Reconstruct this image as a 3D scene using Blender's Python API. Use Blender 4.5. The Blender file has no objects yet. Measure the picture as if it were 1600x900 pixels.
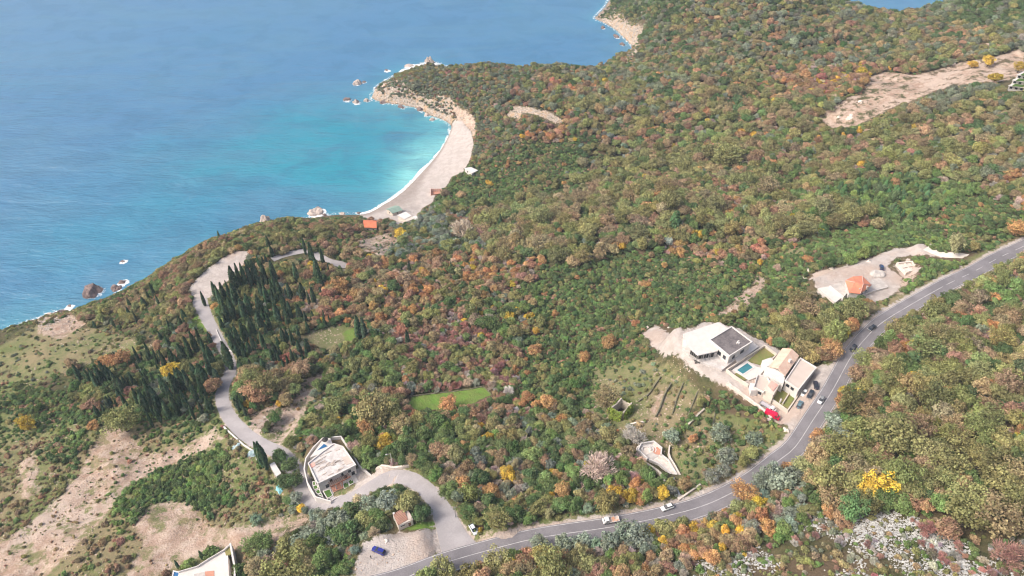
import bpy, bmesh, math, random
import numpy as np
from mathutils import Vector, Matrix

random.seed(7)
RNG = np.random.default_rng(7)
scene = bpy.context.scene
COLL = scene.collection
R = math.radians

# ------------------------------------------------------------------ camera
CAM_H = 300.0
PITCH = R(40.0)
FPX = 1142.0                      # focal length in photo pixels (1600 wide)
cam_d = bpy.data.cameras.new("camera")
cam_d.sensor_width = 36.0
cam_d.lens = 36.0 * FPX / 1600.0
cam_d.clip_start = 1.0
cam_d.clip_end = 20000.0
cam = bpy.data.objects.new("camera", cam_d)
COLL.objects.link(cam)
cam.location = (0, 0, CAM_H)
cam.rotation_euler = (R(90) - PITCH, 0, 0)
scene.camera = cam
CP, SP = math.cos(PITCH), math.sin(PITCH)


def ray(px, py):
    a = (px - 800.0) / FPX
    b = (450.0 - py) / FPX
    return np.array([a, CP + b * SP, -SP + b * CP])


def W(px, py, z=0.0):
    """The world point that stands at height z where the camera sees (px, py)."""
    d = ray(px, py)
    t = (CAM_H - z) / -d[2]
    return np.array([d[0] * t, d[1] * t, z])


def proj(P):
    P = np.atleast_2d(np.asarray(P, float))
    x, y, z = P[:, 0], P[:, 1], P[:, 2] - CAM_H
    fw = y * CP - z * SP
    up = y * SP + z * CP
    fw = np.where(fw < 1, 1, fw)
    return 800 + FPX * x / fw, 450 - FPX * up / fw, fw


# ------------------------------------------------------------------ numeric helpers
def value_noise(x, y, scale, seed):
    rng = np.random.default_rng(seed)
    n = 256
    tab = rng.random((n, n))
    u, v = x / scale, y / scale
    i, j = np.floor(u).astype(int), np.floor(v).astype(int)
    fu, fv = u - i, v - j
    fu, fv = fu * fu * (3 - 2 * fu), fv * fv * (3 - 2 * fv)
    g = lambda a, b: tab[a % n, b % n]
    return (g(i, j) * (1 - fu) + g(i + 1, j) * fu) * (1 - fv) + (g(i, j + 1) * (1 - fu) + g(i + 1, j + 1) * fu) * fv


def fbm(x, y, scale, seed, octaves=4):
    s, a, tot = 0, 1.0, 0
    for k in range(octaves):
        s = s + a * (value_noise(x, y, scale / 2 ** k, seed + k) - 0.5)
        tot += a
        a *= 0.5
    return s / tot * 2


def seg_dist(X, Y, poly, closed=True):
    """distance to a polyline, index of the segment and parameter on it"""
    P = np.asarray(poly, float)[:, :2]
    n = len(P)
    best = np.full(X.shape, 1e9)
    bi = np.zeros(X.shape, int)
    bt = np.zeros(X.shape)
    for i in range(n if closed else n - 1):
        a, b = P[i], P[(i + 1) % n]
        d = b - a
        L2 = max(d @ d, 1e-9)
        t = np.clip(((X - a[0]) * d[0] + (Y - a[1]) * d[1]) / L2, 0, 1)
        q = np.hypot(X - a[0] - t * d[0], Y - a[1] - t * d[1])
        m = q < best
        best = np.where(m, q, best)
        bi = np.where(m, i, bi)
        bt = np.where(m, t, bt)
    return best, bi, bt


def inside(X, Y, poly):
    P = np.asarray(poly, float)[:, :2]
    r = np.zeros(X.shape, bool)
    n = len(P)
    for i in range(n):
        (x1, y1), (x2, y2) = P[i], P[(i + 1) % n]
        if y1 == y2:
            continue
        c = ((y1 > Y) != (y2 > Y)) & (X < (x2 - x1) * (Y - y1) / (y2 - y1) + x1)
        r ^= c
    return r


def sdf(X, Y, poly, margin=14.0):
    """signed distance (+ inside), clamped to the margin"""
    P = np.asarray(poly, float)[:, :2]
    out = np.full(X.shape, -margin)
    lo, hi = P.min(0) - margin, P.max(0) + margin
    m = (X > lo[0]) & (X < hi[0]) & (Y > lo[1]) & (Y < hi[1])
    if m.any():
        d, _, _ = seg_dist(X[m], Y[m], P)
        s = np.where(inside(X[m], Y[m], P), d, -d)
        out[m] = np.clip(s, -margin, margin)
    return out


def smooth_line(pts, step=4.0):
    """Catmull-Rom through the points, resampled about every step metres"""
    P = np.asarray(pts, float)
    P = np.vstack([2 * P[0] - P[1], P, 2 * P[-1] - P[-2]])
    out = []
    for i in range(1, len(P) - 2):
        p0, p1, p2, p3 = P[i - 1], P[i], P[i + 1], P[i + 2]
        n = max(2, int(np.linalg.norm((p2 - p1)[:2]) / step))
        for k in range(n):
            t = k / n
            out.append(0.5 * (2 * p1 + (p2 - p0) * t + (2 * p0 - 5 * p1 + 4 * p2 - p3) * t * t + (3 * p1 - p0 - 3 * p2 + p3) * t ** 3))
    out.append(P[-2])
    return np.array(out)


# ------------------------------------------------------------------ mesh helpers
def obj_prop(o, label=None, cat=None, group=None, kind=None):
    if label:
        o["label"] = label
    if cat:
        o["category"] = cat
    if group:
        o["group"] = group
    if kind:
        o["kind"] = kind
    return o


def thing(name, label, cat, loc=(0, 0, 0), rotz=0.0, group=None):
    o = bpy.data.objects.new(name, None)
    o.empty_display_size = 0.5
    COLL.objects.link(o)
    o.location = loc
    o.rotation_euler = (0, 0, rotz)
    return obj_prop(o, label, cat, group)


def np_mesh(name, V, F, mats=(), smooth=False, attrs=None):
    """mesh out of numpy arrays; F is (n,4) or (n,3)"""
    me = bpy.data.meshes.new(name)
    V = np.asarray(V, np.float32)
    F = np.asarray(F, np.int32)
    k = F.shape[1]
    me.vertices.add(len(V))
    me.vertices.foreach_set("co", V.ravel())
    me.loops.add(F.size)
    me.loops.foreach_set("vertex_index", F.ravel())
    me.polygons.add(len(F))
    me.polygons.foreach_set("loop_start", np.arange(0, F.size, k, dtype=np.int32))
    if smooth:
        me.polygons.foreach_set("use_smooth", np.ones(len(F), bool))
    for m in mats:
        me.materials.append(m)
    for an, (typ, dom, data) in (attrs or {}).items():
        a = me.attributes.new(an, typ, dom)
        key = {"FLOAT": "value", "FLOAT_COLOR": "color", "FLOAT_VECTOR": "vector", "INT": "value"}[typ]
        a.data.foreach_set(key, np.asarray(data, np.int32 if typ == "INT" else np.float32).ravel())
    me.update(calc_edges=True)
    me.validate()
    return me


class MB:
    """collects faces; build() links them as ONE mesh object"""

    def __init__(self):
        self.v, self.f = [], []

    def add(self, vs, fs):
        n = len(self.v)
        self.v += [tuple(map(float, p)) for p in vs]
        self.f += [[i + n for i in f] for f in fs]
        return self

    def prism(self, poly, z0, z1, top=None):
        """poly: ground outline; top: outline at z1 (same count) if it differs; z may be per vertex"""
        n = len(poly)
        P = [tuple(p)[:2] for p in poly]
        T = [tuple(p)[:2] for p in (top or poly)]
        area = sum(P[i][0] * P[(i + 1) % n][1] - P[(i + 1) % n][0] * P[i][1] for i in range(n))
        zs1 = list(z1) if hasattr(z1, "__len__") else [z1] * n
        if area < 0:
            P, T, zs1 = P[::-1], T[::-1], zs1[::-1]
        vs = [(p[0], p[1], z0) for p in P] + [(t[0], t[1], z) for t, z in zip(T, zs1)]
        fs = [list(range(n))[::-1], list(range(n, 2 * n))]
        fs += [[i, (i + 1) % n, n + (i + 1) % n, n + i] for i in range(n)]
        return self.add(vs, fs)

    def box(self, c, s, rz=0.0):
        cx, cy, cz = c
        a, b = s[0] / 2, s[1] / 2
        co, si = math.cos(rz), math.sin(rz)
        q = [(cx + x * co - y * si, cy + x * si + y * co) for x, y in ((-a, -b), (a, -b), (a, b), (-a, b))]
        return self.prism(q, cz - s[2] / 2, cz + s[2] / 2)

    def wall(self, pts, z0, z1, t=0.3, closed=False):
        """an upright wall along a line; z0/z1 may be lists per point"""
        P = [np.asarray(p, float)[:2] for p in pts]
        n = len(P)
        za = z0 if hasattr(z0, "__len__") else [z0] * n
        zb = z1 if hasattr(z1, "__len__") else [z1] * n
        L, Rr = [], []
        for i in range(n):
            if closed:
                a, b = P[i - 1], P[(i + 1) % n]
                d1, d2 = P[i] - a, b - P[i]
            else:
                d1 = P[i] - P[max(i - 1, 0)]
                d2 = P[min(i + 1, n - 1)] - P[i]
                if i == 0:
                    d1 = d2
                if i == n - 1:
                    d2 = d1
            d1 = d1 / max(np.linalg.norm(d1), 1e-6)
            d2 = d2 / max(np.linalg.norm(d2), 1e-6)
            n1 = np.array([-d1[1], d1[0]])
            n2 = np.array([-d2[1], d2[0]])
            m = n1 + n2
            m = m / max(np.linalg.norm(m), 1e-6)
            s = t / 2 / max(m @ n1, 0.4)
            L.append(P[i] + m * s)
            Rr.append(P[i] - m * s)
        vs = []
        for i in range(n):
            vs += [(*L[i], za[i]), (*Rr[i], za[i]), (*Rr[i], zb[i]), (*L[i], zb[i])]
        fs = []
        for i in range(n if closed else n - 1):
            a, b = 4 * i, 4 * ((i + 1) % n)
            for k in range(4):
                fs.append([a + k, a + (k + 1) % 4, b + (k + 1) % 4, b + k])
        if not closed:
            fs += [[3, 2, 1, 0], [4 * n - 4, 4 * n - 3, 4 * n - 2, 4 * n - 1]]
        return self.add(vs, fs)

    def tube(self, p, q, r0, r1=None, n=8):
        p, q = Vector(p), Vector(q)
        r1 = r0 if r1 is None else r1
        d = (q - p).normalized()
        a = d.orthogonal().normalized()
        b = d.cross(a)
        vs = []
        for c, r in ((p, r0), (q, r1)):
            vs += [c + (a * math.cos(2 * math.pi * k / n) + b * math.sin(2 * math.pi * k / n)) * r for k in range(n)]
        fs = [[k, (k + 1) % n, n + (k + 1) % n, n + k] for k in range(n)] + [list(range(n))[::-1], list(range(n, 2 * n))]
        return self.add(vs, fs)

    def build(self, name, mat, parent=None, local=False, smooth=False, bevel=0.0):
        me = bpy.data.meshes.new(name)
        off = Vector((0, 0, 0)) if (parent is None or local) else world_loc(parent)
        me.from_pydata([(x - off.x, y - off.y, z - off.z) for x, y, z in self.v], [], self.f)
        bm = bmesh.new()
        bm.from_mesh(me)
        bmesh.ops.recalc_face_normals(bm, faces=bm.faces[:])
        if bevel:
            bmesh.ops.bevel(bm, geom=[e for e in bm.edges if e.calc_face_angle(0) > 0.5], offset=bevel, segments=2, affect="EDGES", profile=0.5)
        bm.to_mesh(me)
        bm.free()
        if smooth:
            for p in me.polygons:
                p.use_smooth = True
        if mat:
            me.materials.append(mat)
        o = bpy.data.objects.new(name, me)
        COLL.objects.link(o)
        if parent:
            o.parent = parent
        return o


def world_loc(o):
    v = Vector((0, 0, 0))
    while o:
        v += o.location
        o = o.parent
    return v


# ------------------------------------------------------------------ materials
def new_mat(name):
    m = bpy.data.materials.new(name)
    m.use_nodes = True
    nt = m.node_tree
    nt.nodes.clear()
    out = nt.nodes.new("ShaderNodeOutputMaterial")
    b = nt.nodes.new("ShaderNodeBsdfPrincipled")
    nt.links.new(b.outputs[0], out.inputs[0])
    return m, nt, b, out


def N(nt, typ, **kw):
    n = nt.nodes.new(typ)
    for k, v in kw.items():
        if k.startswith("i_"):
            n.inputs[k[2:].replace("_", " ")].default_value = v
        elif k.startswith("n_"):
            n.inputs[int(k[2:])].default_value = v
        else:
            setattr(n, k, v)
    return n


def L(nt, a, b):
    nt.links.new(a, b)


def math_n(nt, op, a, b=None, c=None, clamp=False):
    n = nt.nodes.new("ShaderNodeMath")
    n.operation = op
    n.use_clamp = clamp
    for i, s in enumerate((a, b, c)):
        if s is None:
            continue
        if isinstance(s, (int, float)):
            n.inputs[i].default_value = s
        else:
            nt.links.new(s, n.inputs[i])
    return n.outputs[0]


def mixc(nt, f, a, b, blend="MIX"):
    n = nt.nodes.new("ShaderNodeMix")
    n.data_type = "RGBA"
    n.blend_type = blend
    for s, k in ((f, 0), (a, 6), (b, 7)):
        if isinstance(s, (int, float)):
            n.inputs[k].default_value = s
        elif isinstance(s, tuple):
            n.inputs[k].default_value = (*s, 1) if len(s) == 3 else s
        else:
            nt.links.new(s, n.inputs[k])
    return n.outputs[2]


def maprange(nt, v, a, b, c=0.0, d=1.0, smooth=True):
    n = nt.nodes.new("ShaderNodeMapRange")
    n.interpolation_type = "SMOOTHSTEP" if smooth else "LINEAR"
    nt.links.new(v, n.inputs[0])
    for i, q in enumerate((a, b, c, d)):
        n.inputs[i + 1].default_value = q
    return n.outputs[0]


def attr(nt, name, typ="GEOMETRY"):
    n = nt.nodes.new("ShaderNodeAttribute")
    n.attribute_name = name
    n.attribute_type = typ
    return n


def noise(nt, scale, detail=4.0, rough=0.55, vec=None, dist=0.0):
    n = nt.nodes.new("ShaderNodeTexNoise")
    n.inputs["Scale"].default_value = scale
    n.inputs["Detail"].default_value = detail
    n.inputs["Roughness"].default_value = rough
    n.inputs["Distortion"].default_value = dist
    if vec is not None:
        nt.links.new(vec, n.inputs["Vector"])
    return n.outputs[0]


def geo_pos(nt):
    return nt.nodes.new("ShaderNodeNewGeometry").outputs["Position"]


def weathered(name, col, col2=None, scale=0.6, rough=0.8, amount=0.5, bump=0.0, fine=4.0, spec=0.3):
    """a surface of one colour with uneven wear of its own"""
    m, nt, b, out = new_mat(name)
    pos = geo_pos(nt)
    n1 = noise(nt, scale, 5, 0.6, pos)
    n2 = noise(nt, fine, 3, 0.6, pos)
    f = math_n(nt, "ADD", math_n(nt, "MULTIPLY", n1, 0.65), math_n(nt, "MULTIPLY", n2, 0.35))
    f = maprange(nt, f, 0.38, 0.62)
    f = math_n(nt, "MULTIPLY", f, amount)
    c2 = col2 or tuple(c * 0.7 for c in col)
    L(nt, mixc(nt, f, tuple(col), tuple(c2)), b.inputs["Base Color"])
    b.inputs["Roughness"].default_value = rough
    b.inputs["Specular IOR Level"].default_value = spec
    if bump:
        bp = N(nt, "ShaderNodeBump", i_Strength=bump, i_Distance=0.1)
        L(nt, n2, bp.inputs["Height"])
        L(nt, bp.outputs[0], b.inputs["Normal"])
    return m


def plain(name, col, rough=0.5, metal=0.0, spec=0.5, coat=0.0):
    m, nt, b, out = new_mat(name)
    pos = N(nt, "ShaderNodeTexCoord").outputs["Object"]
    f = noise(nt, 2.5, 3, 0.5, pos)
    L(nt, mixc(nt, math_n(nt, "MULTIPLY", f, 0.25), tuple(col), tuple(c * 0.6 for c in col)), b.inputs["Base Color"])
    b.inputs["Roughness"].default_value = rough
    b.inputs["Metallic"].default_value = metal
    b.inputs["Specular IOR Level"].default_value = spec
    b.inputs["Coat Weight"].default_value = coat
    return m

HAZE = 0.00012
EXPOSURE = 0.63

# ------------------------------------------------------------------ the lie of the land
# heights read along the photo: (photo x, photo y, height in metres above the sea)
LAND = [
 # highway
 (560,925,92),(640,897,92),(696,880,91),(787,855,90.5),(850,840,90),(943,824,90),(1044,806,90),(1125,778,90),(1174,753,90),(1243,697,89.5),(1271,655,89.5),
 (1300,611,89),(1329,560,89),(1353,528,89),(1378,505,89),(1419,479,89.5),(1479,444,90),(1560,404,90),(1600,384,90),(1660,355,90),(1800,290,92),
 # above the highway
 (1420,540,95),(1500,600,101),(1600,500,98),(1400,700,102),(1600,700,110),(1320,760,99),(1200,820,98),(1000,880,97),(1400,870,113),(1600,880,120),(1200,895,106),
 (850,890,95),(1700,600,112),(1000,1000,108),(1400,1000,125),(1800,900,140),(700,1000,98),(400,1000,80),
 # spur between highway and the side road
 (620,865,90),(700,815,88),(668,765,84.5),(600,745,80),(550,778,77),(500,797,74),(520,725,75),(470,745,71),(440,708,68.5),(400,690,66),(370,668,63),(350,640,59),(345,615,57),(363,580,53),
 (350,545,48),(335,520,45),(320,490,42),(310,465,40),(330,440,39),(350,425,38),(380,402,36),(440,398,34),(480,390,33),(525,412,35),(600,420,37),(590,375,20),(580,352,12),(545,360,19),(500,375,29),
 (430,480,44),(450,540,51),(250,560,42),(200,600,46),(150,640,50),(100,560,33),(50,560,27),(0,600,34),(150,520,26),(230,480,24),(0,560,22),(-100,700,40),
 (30,760,57),(150,700,56),(250,690,57),(250,800,66),(100,850,66),(320,880,69),(400,830,72),(450,810,73),(0,900,66),(440,880,78),(500,840,80),(560,850,85),(-100,950,66),(300,740,62),
 # valley and middle slopes
 (650,325,3),(700,300,5),(760,270,12),(700,350,13),(780,370,22),(850,330,22),(700,420,34),(800,450,39),(640,470,43),(560,520,49),(650,540,53),(700,625,62),(800,600,62),(900,640,70),
 (800,700,74),(900,740,81),(700,720,77),(1000,700,79),(950,560,60),(1000,480,52),(900,450,45),(1100,450,60),(1050,540,73),(1150,560,80),(1220,580,84),(1250,630,88),(1180,640,84),
 (1100,650,82),(1040,620,76),(1100,720,86),(1000,770,87),(620,640,62),(520,620,59),
 (1340,445,82),(1420,410,84),(1450,388,84),(1285,450,77),(1250,500,80),(1200,400,63),(1100,375,52),(1000,390,45),(950,292,26),(850,285,19),(1050,280,36),(900,350,37),(1000,338,47),(1100,328,55),(1180,318,60),(800,358,27),(1100,255,44),(1250,300,58),(1400,330,74),
 (1550,340,86),(1600,300,86),(1500,250,79),(1350,220,67),(1200,180,51),(1000,200,35),(850,200,27),(770,190,19),(800,150,27),(700,125,20),(640,130,14),(750,102,24),(850,110,26),(950,111,24),
 (900,150,32),(1050,120,44),(1150,100,54),(1250,80,63),(1350,130,70),(1450,120,80),(1550,95,90),(1600,110,92),(1600,60,90),(1500,50,78),(1400,27,70),(1335,24,71),(1470,20,75),
 (1250,-30,90),(1100,20,62),(1000,12,46),(980,42,26),(1560,-25,92),(1700,0,108),(1700,200,103),(1750,400,112),(1100,-30,76),
 # seaward sides that the crests hide
 (700,106,8),(750,107,10),(850,115,10),(930,116,10),(1335,33,40),(1400,35,34),(1470,30,40),
]
LP = np.array([W(*p) for p in LAND])
LP = np.vstack([LP, [[-500, 0, 70], [-200, -100, 95], [100, -100, 120], [500, 0, 170], [800, 200, 160], [900, 500, 150], [0, 60, 108], [250, 60, 140], [-120, 90, 75]]])


def tps_fit(P, lam=0.01):
    X = P[:, :2] / 100.0
    n = len(X)
    r2 = ((X[:, None] - X[None]) ** 2).sum(-1)
    K = 0.5 * r2 * np.log(r2 + 1e-12) + lam * np.eye(n)
    A = np.zeros((n + 3, n + 3))
    A[:n, :n] = K
    A[:n, n] = 1
    A[:n, n + 1:] = X
    A[n, :n] = 1
    A[n + 1:, :n] = X.T
    rhs = np.concatenate([P[:, 2], np.zeros(3)])
    return X, np.linalg.solve(A, rhs)


TX, TW = tps_fit(LP)


def tps_eval(x, y):
    q = np.stack([x, y], -1) / 100.0
    out = np.empty(len(q))
    for i in range(0, len(q), 40000):
        c = q[i:i + 40000]
        r2 = ((c[:, None] - TX[None]) ** 2).sum(-1)
        out[i:i + 40000] = (0.5 * r2 * np.log(r2 + 1e-12)) @ TW[:-3] + TW[-3] + c @ TW[-2:]
    return out


# waterline, walked with the land on the right hand
COAST_PX = [(-160,600),(-60,548),(0,521),(40,507),(60,500),(85,489),(110,492),(150,480),(200,464),(250,434),(300,401),(350,381),(380,370),(400,362),(440,352),(480,342),(520,336),(570,334),
 (600,319),(622,305),(640,289),(660,268),(674,253),(688,235),(697,220),(703,207),(705,196),(692,187),(672,180),(655,170),(640,166),(622,163),(600,160),(582,153),(586,142),(592,133),(610,122),(628,112),(648,105),(672,99),
 (700,107),(750,115),(850,119),(920,116),(960,106),(976,104),(986,98),(992,84),(990,74),(975,58),(962,46),(945,36),(930,29),(936,20),(945,11),(955,-4),(1000,-60),(1150,-120),(1280,-60),
 (1325,12),(1340,50),(1400,54),(1460,50),(1490,5),(1530,-60),(1700,-150)]
COAST = np.array([W(px, py, 0) for px, py in COAST_PX])[:, :2]
COAST = smooth_line(np.c_[COAST, np.zeros(len(COAST))], 3.0)[:, :2]
LANDPOLY = np.vstack([COAST, [[3000, 2500], [6500, 2500], [6500, -6500], [-6500, -6500], [-6500, -200], [-900, 120]]])

h = 2.0
core_x = np.arange(-430, 640.1, h)
core_y = np.arange(84, 940.1, h)


def grow(start, end, sign):
    out, s, p = [], 3.0, start
    while (p - end) * sign < 0:
        p += sign * s
        s *= 1.22
        out.append(p)
    return out


GX = np.array(grow(core_x[0], -6000, -1)[::-1] + list(core_x) + grow(core_x[-1], 6000, 1))
GY = np.array(grow(core_y[0], -6000, -1)[::-1] + list(core_y) + grow(core_y[-1], 6000, 1))
XX, YY = np.meshgrid(GX, GY)                # rows: y
flat = lambda a: a.ravel()
cx_, cy_ = np.clip(flat(XX), -620, 900), np.clip(flat(YY), -120, 1000)
ZT = tps_eval(cx_, cy_).reshape(XX.shape)
ZT = np.maximum(ZT, 1.5)
cd, _, _ = seg_dist(XX, YY, LANDPOLY)
cin = inside(XX, YY, LANDPOLY)
SHORE = np.where(cin, cd, -cd)

beach_mid = W(660, 290, 0)
bd = np.hypot(XX - beach_mid[0], (YY - beach_mid[1]) * 0.62)
beachy = np.clip(1 - (bd - 62) / 30, 0, 1)
Lc = 7.0 + 22 * beachy
amp = np.clip(SHORE / 25, 0, 1)
rough_n = fbm(XX, YY, 34, 11, 4) * 2.6 * amp
far_w = np.clip((YY - 290) / 80, 0, 1) * np.clip((XX + 60) / 60, 0, 1) * np.clip(SHORE / 60, 0, 1)
rough_n = rough_n + far_w * fbm(XX, YY, 75, 91, 3) * 7.0
Z = np.where(SHORE > 0, (ZT + rough_n) * (1 - np.exp(-np.clip(SHORE, 0, 400) / Lc)), -np.clip(-SHORE * 0.35, 0, 9) - 0.02)
# craggy cliffs near the water
crag = np.clip(1 - abs(SHORE - 9) / 11, 0, 1) * (1 - beachy)
Z = Z + np.where(SHORE > 0, crag * fbm(XX, YY, 9, 31, 3) * 3.4, 0)
Z = np.where(SHORE > 0.5, np.maximum(Z, 0.15), Z)


def height(x, y, grid=None):
    g = Z if grid is None else grid
    x, y = np.atleast_1d(np.asarray(x, float)), np.atleast_1d(np.asarray(y, float))
    i = np.clip(np.searchsorted(GX, x) - 1, 0, len(GX) - 2)
    j = np.clip(np.searchsorted(GY, y) - 1, 0, len(GY) - 2)
    u = np.clip((x - GX[i]) / (GX[i + 1] - GX[i]), 0, 1)
    v = np.clip((y - GY[j]) / (GY[j + 1] - GY[j]), 0, 1)
    return (g[j, i] * (1 - u) + g[j, i + 1] * u) * (1 - v) + (g[j + 1, i] * (1 - u) + g[j + 1, i + 1] * u) * v


def hit(px, py):
    """where the ray through a photo point first meets the ground"""
    d = ray(px, py)
    t = np.arange(90, 1500, 1.0)
    x, y, z = d[0] * t, d[1] * t, CAM_H + d[2] * t
    g = np.maximum(height(x, y), 0.0)
    below = np.nonzero(z < g)[0]
    if not len(below):
        return W(px, py, 0)
    k = max(below[0], 1)
    a, b = z[k - 1] - g[k - 1], z[k] - g[k]
    f = a / max(a - b, 1e-6)
    tt = t[k - 1] + f
    return np.array([d[0] * tt, d[1] * tt, CAM_H + d[2] * tt])


def hits(pts):
    return np.array([hit(*p[:2]) for p in pts])


# ------------------------------------------------------------------ roads: cut into the slope
ROADS = {}


def lay_road(name, px, width, smooth=9, blend=5.0, extra=0.0):
    """px: centre line in the photo, width: metres (one value or one per point)"""
    global Z
    P = hits(px)
    wd = np.full(len(P), width) if not hasattr(width, "__len__") else np.asarray(width, float)
    line = smooth_line(np.c_[P, wd], 2.5)
    z = line[:, 2].copy()
    for _ in range(smooth):
        zp = np.pad(z, 2, mode="edge")
        z = (zp[:-4] + zp[1:-3] + zp[2:-2] + zp[3:-1] + zp[4:]) / 5
    line[:, 2] = z
    flatten_line(line, blend)
    ROADS[name] = line
    return line


def flatten_line(line, blend):
    global Z
    lo, hi = line[:, :2].min(0) - 16, line[:, :2].max(0) + 16
    m = (XX > lo[0]) & (XX < hi[0]) & (YY > lo[1]) & (YY < hi[1])
    d, i, t = seg_dist(XX[m], YY[m], line, closed=False)
    i2 = np.minimum(i + 1, len(line) - 1)
    rz = line[i, 2] * (1 - t) + line[i2, 2] * t
    hw = (line[i, 3] * (1 - t) + line[i2, 3] * t) / 2
    k = np.clip((d - hw - 1.8) / blend, 0, 1)
    k = k * k * (3 - 2 * k)
    Z[m] = (rz - 0.12) * (1 - k) + Z[m] * k


def lay_pad(poly, z, blend=3.0, drop=0.1):
    """level the ground inside a world outline"""
    global Z
    P = np.asarray(poly)[:, :2]
    lo, hi = P.min(0) - 14, P.max(0) + 14
    m = (XX > lo[0]) & (XX < hi[0]) & (YY > lo[1]) & (YY < hi[1])
    s = sdf(XX[m], YY[m], P)
    k = np.clip((-s - 1.0) / blend, 0, 1)
    k = k * k * (3 - 2 * k)
    zz = z(XX[m], YY[m]) if callable(z) else z
    Z[m] = (zz - drop) * (1 - k) + Z[m] * k


HIGHWAY_PX = [(540,931),(620,903),(696,879.5),(787,855),(850,840),(943.5,824),(1000,814),(1043.7,806.5),(1085,794),(1125,778.5),(1174,753),(1215,722),(1243,697),(1271,655),(1300,611),(1328.7,559.6),(1353,528),(1378,504.7),
 (1418.6,479),(1479,444),(1520.5,424),(1560,404),(1600,384.5),(1670,350),(1760,306)]
hw = lay_road("highway", HIGHWAY_PX, 7.4, smooth=20, blend=6)
LANE_PX = [(722,862),(708,838),(697,812),(686,790),(668,766),(642,749),(612,745),(585,757),(550,778),(520,790),(500,792),(484,778),(470,752),(458,729),(440,709),(420,699),(400,689),(382,677),(364,659),(352,640),(347,620),(351,600),(360,580),(358,562),(348,543),(335,519),(322,494),(312,470)]
LANE_W = [12,9.4,7.4,6.4,6.0,6.2,5.8,5.4,5.2,6.5,8.0,7.5,6.5,6.0,5.8,5.6,5.6,5.8,5.8,5.6,5.4,5.2,5.0,4.8,4.8,5.4,6.0,7.5]
lane = lay_road("lane", LANE_PX, LANE_W, smooth=7, blend=4)
loop_a = lay_road("loop", [(425,404),(445,398),(468,394),(484,393),(498,401),(514,409),(535,413),(560,416),(590,420),(615,424)], [4.5,4.8,4.6,4.6,5.4,6.0,6.0,5.5,4.5,3.5], smooth=5, blend=3)
loop_b = lay_road("loop_top", [(408,394),(425,387),(445,384),(466,383),(482,386),(490,393)], 3.4, smooth=5, blend=2)
spur = lay_road("spur", [(1548,400),(1530,400.5),(1500,400),(1470,398),(1445,391)], 4.6, smooth=6, blend=3)

# level ground under lots and houses (photo outline, height)
def flatpx(px, z=None):
    P = hits(px)
    zz = float(np.median(P[:, 2])) if z is None else z
    return np.array([W(a, b, zz) for a, b in px]), zz


PARK_PX = [(296,452),(305,438),(325,420),(350,402),(372,392),(388,393),(382,408),(368,428),(354,440),(338,455),(322,468),(305,470)]
park_poly, park_z = flatpx(PARK_PX)
lay_pad(park_poly, park_z, 3)
LOT_PX = [(566,850),(590,838),(622,832),(655,828),(684,826),(690,855),(664,874),(640,888),(612,905),(560,915),(556,880)]
lot_poly, lot_z = flatpx(LOT_PX, 90.3)
lay_pad(lot_poly, lot_z, 3)
VL_PX = [(473,722),(480,700),(505,682),(534,680),(548,702),(566,728),(585,745),(560,762),(517,784),(492,778),(478,752)]     # terrace of the roadside villa
vl_poly, vl_z = flatpx(VL_PX, 74.6)
lay_pad(vl_poly, vl_z, 2.0)
VR_PX = [(1060,515),(1105,503),(1150,512),(1195,536),(1280,572),(1270,590),(1235,645),(1215,640),(1170,612),(1130,585),(1090,565),(1065,545)]
vr_poly, vr_z = flatpx(VR_PX, 84.3)
lay_pad(vr_poly, vr_z, 6)
PARKR_PX = [(1275,580),(1296,575),(1290,605),(1265,650),(1240,668),(1215,655),(1232,645),(1250,612)]
pr_poly, pr_z = flatpx(PARKR_PX, 86.5)


def pr_slope(x, y):
    d, _, _ = seg_dist(x, y, hw[::2], closed=False)
    return np.clip(89.0 - (d - 4.4) * 0.85, 84.2, 89.0)


lay_pad(pr_poly, pr_slope, 4)
OR_PX = [(1268,440),(1300,428),(1345,415),(1385,405),(1412,418),(1405,450),(1370,468),(1310,472),(1280,455)]
or_poly, or_z = flatpx(OR_PX, 81.5)
lay_pad(or_poly, or_z, 5)
hut_poly, hut_z = flatpx([(608,800),(632,790),(650,806),(652,822),(622,832)], 87.6)
lay_pad(hut_poly, hut_z, 3)
VB_PX = [(268,915),(275,895),(325,872),(358,852),(372,895),(372,925)]
vb_poly, vb_z = flatpx(VB_PX, 69.5)
lay_pad(vb_poly, vb_z, 2)
st_poly, st_z = flatpx([(994,700),(1003,690),(1022,687),(1036,698),(1034,712),(1046,718),(1058,742),(1040,735),(1015,720)], 80.5)
lay_pad(st_poly, st_z, 3)
flatten_line(hw, 5)
flatten_line(lane, 3)

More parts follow.
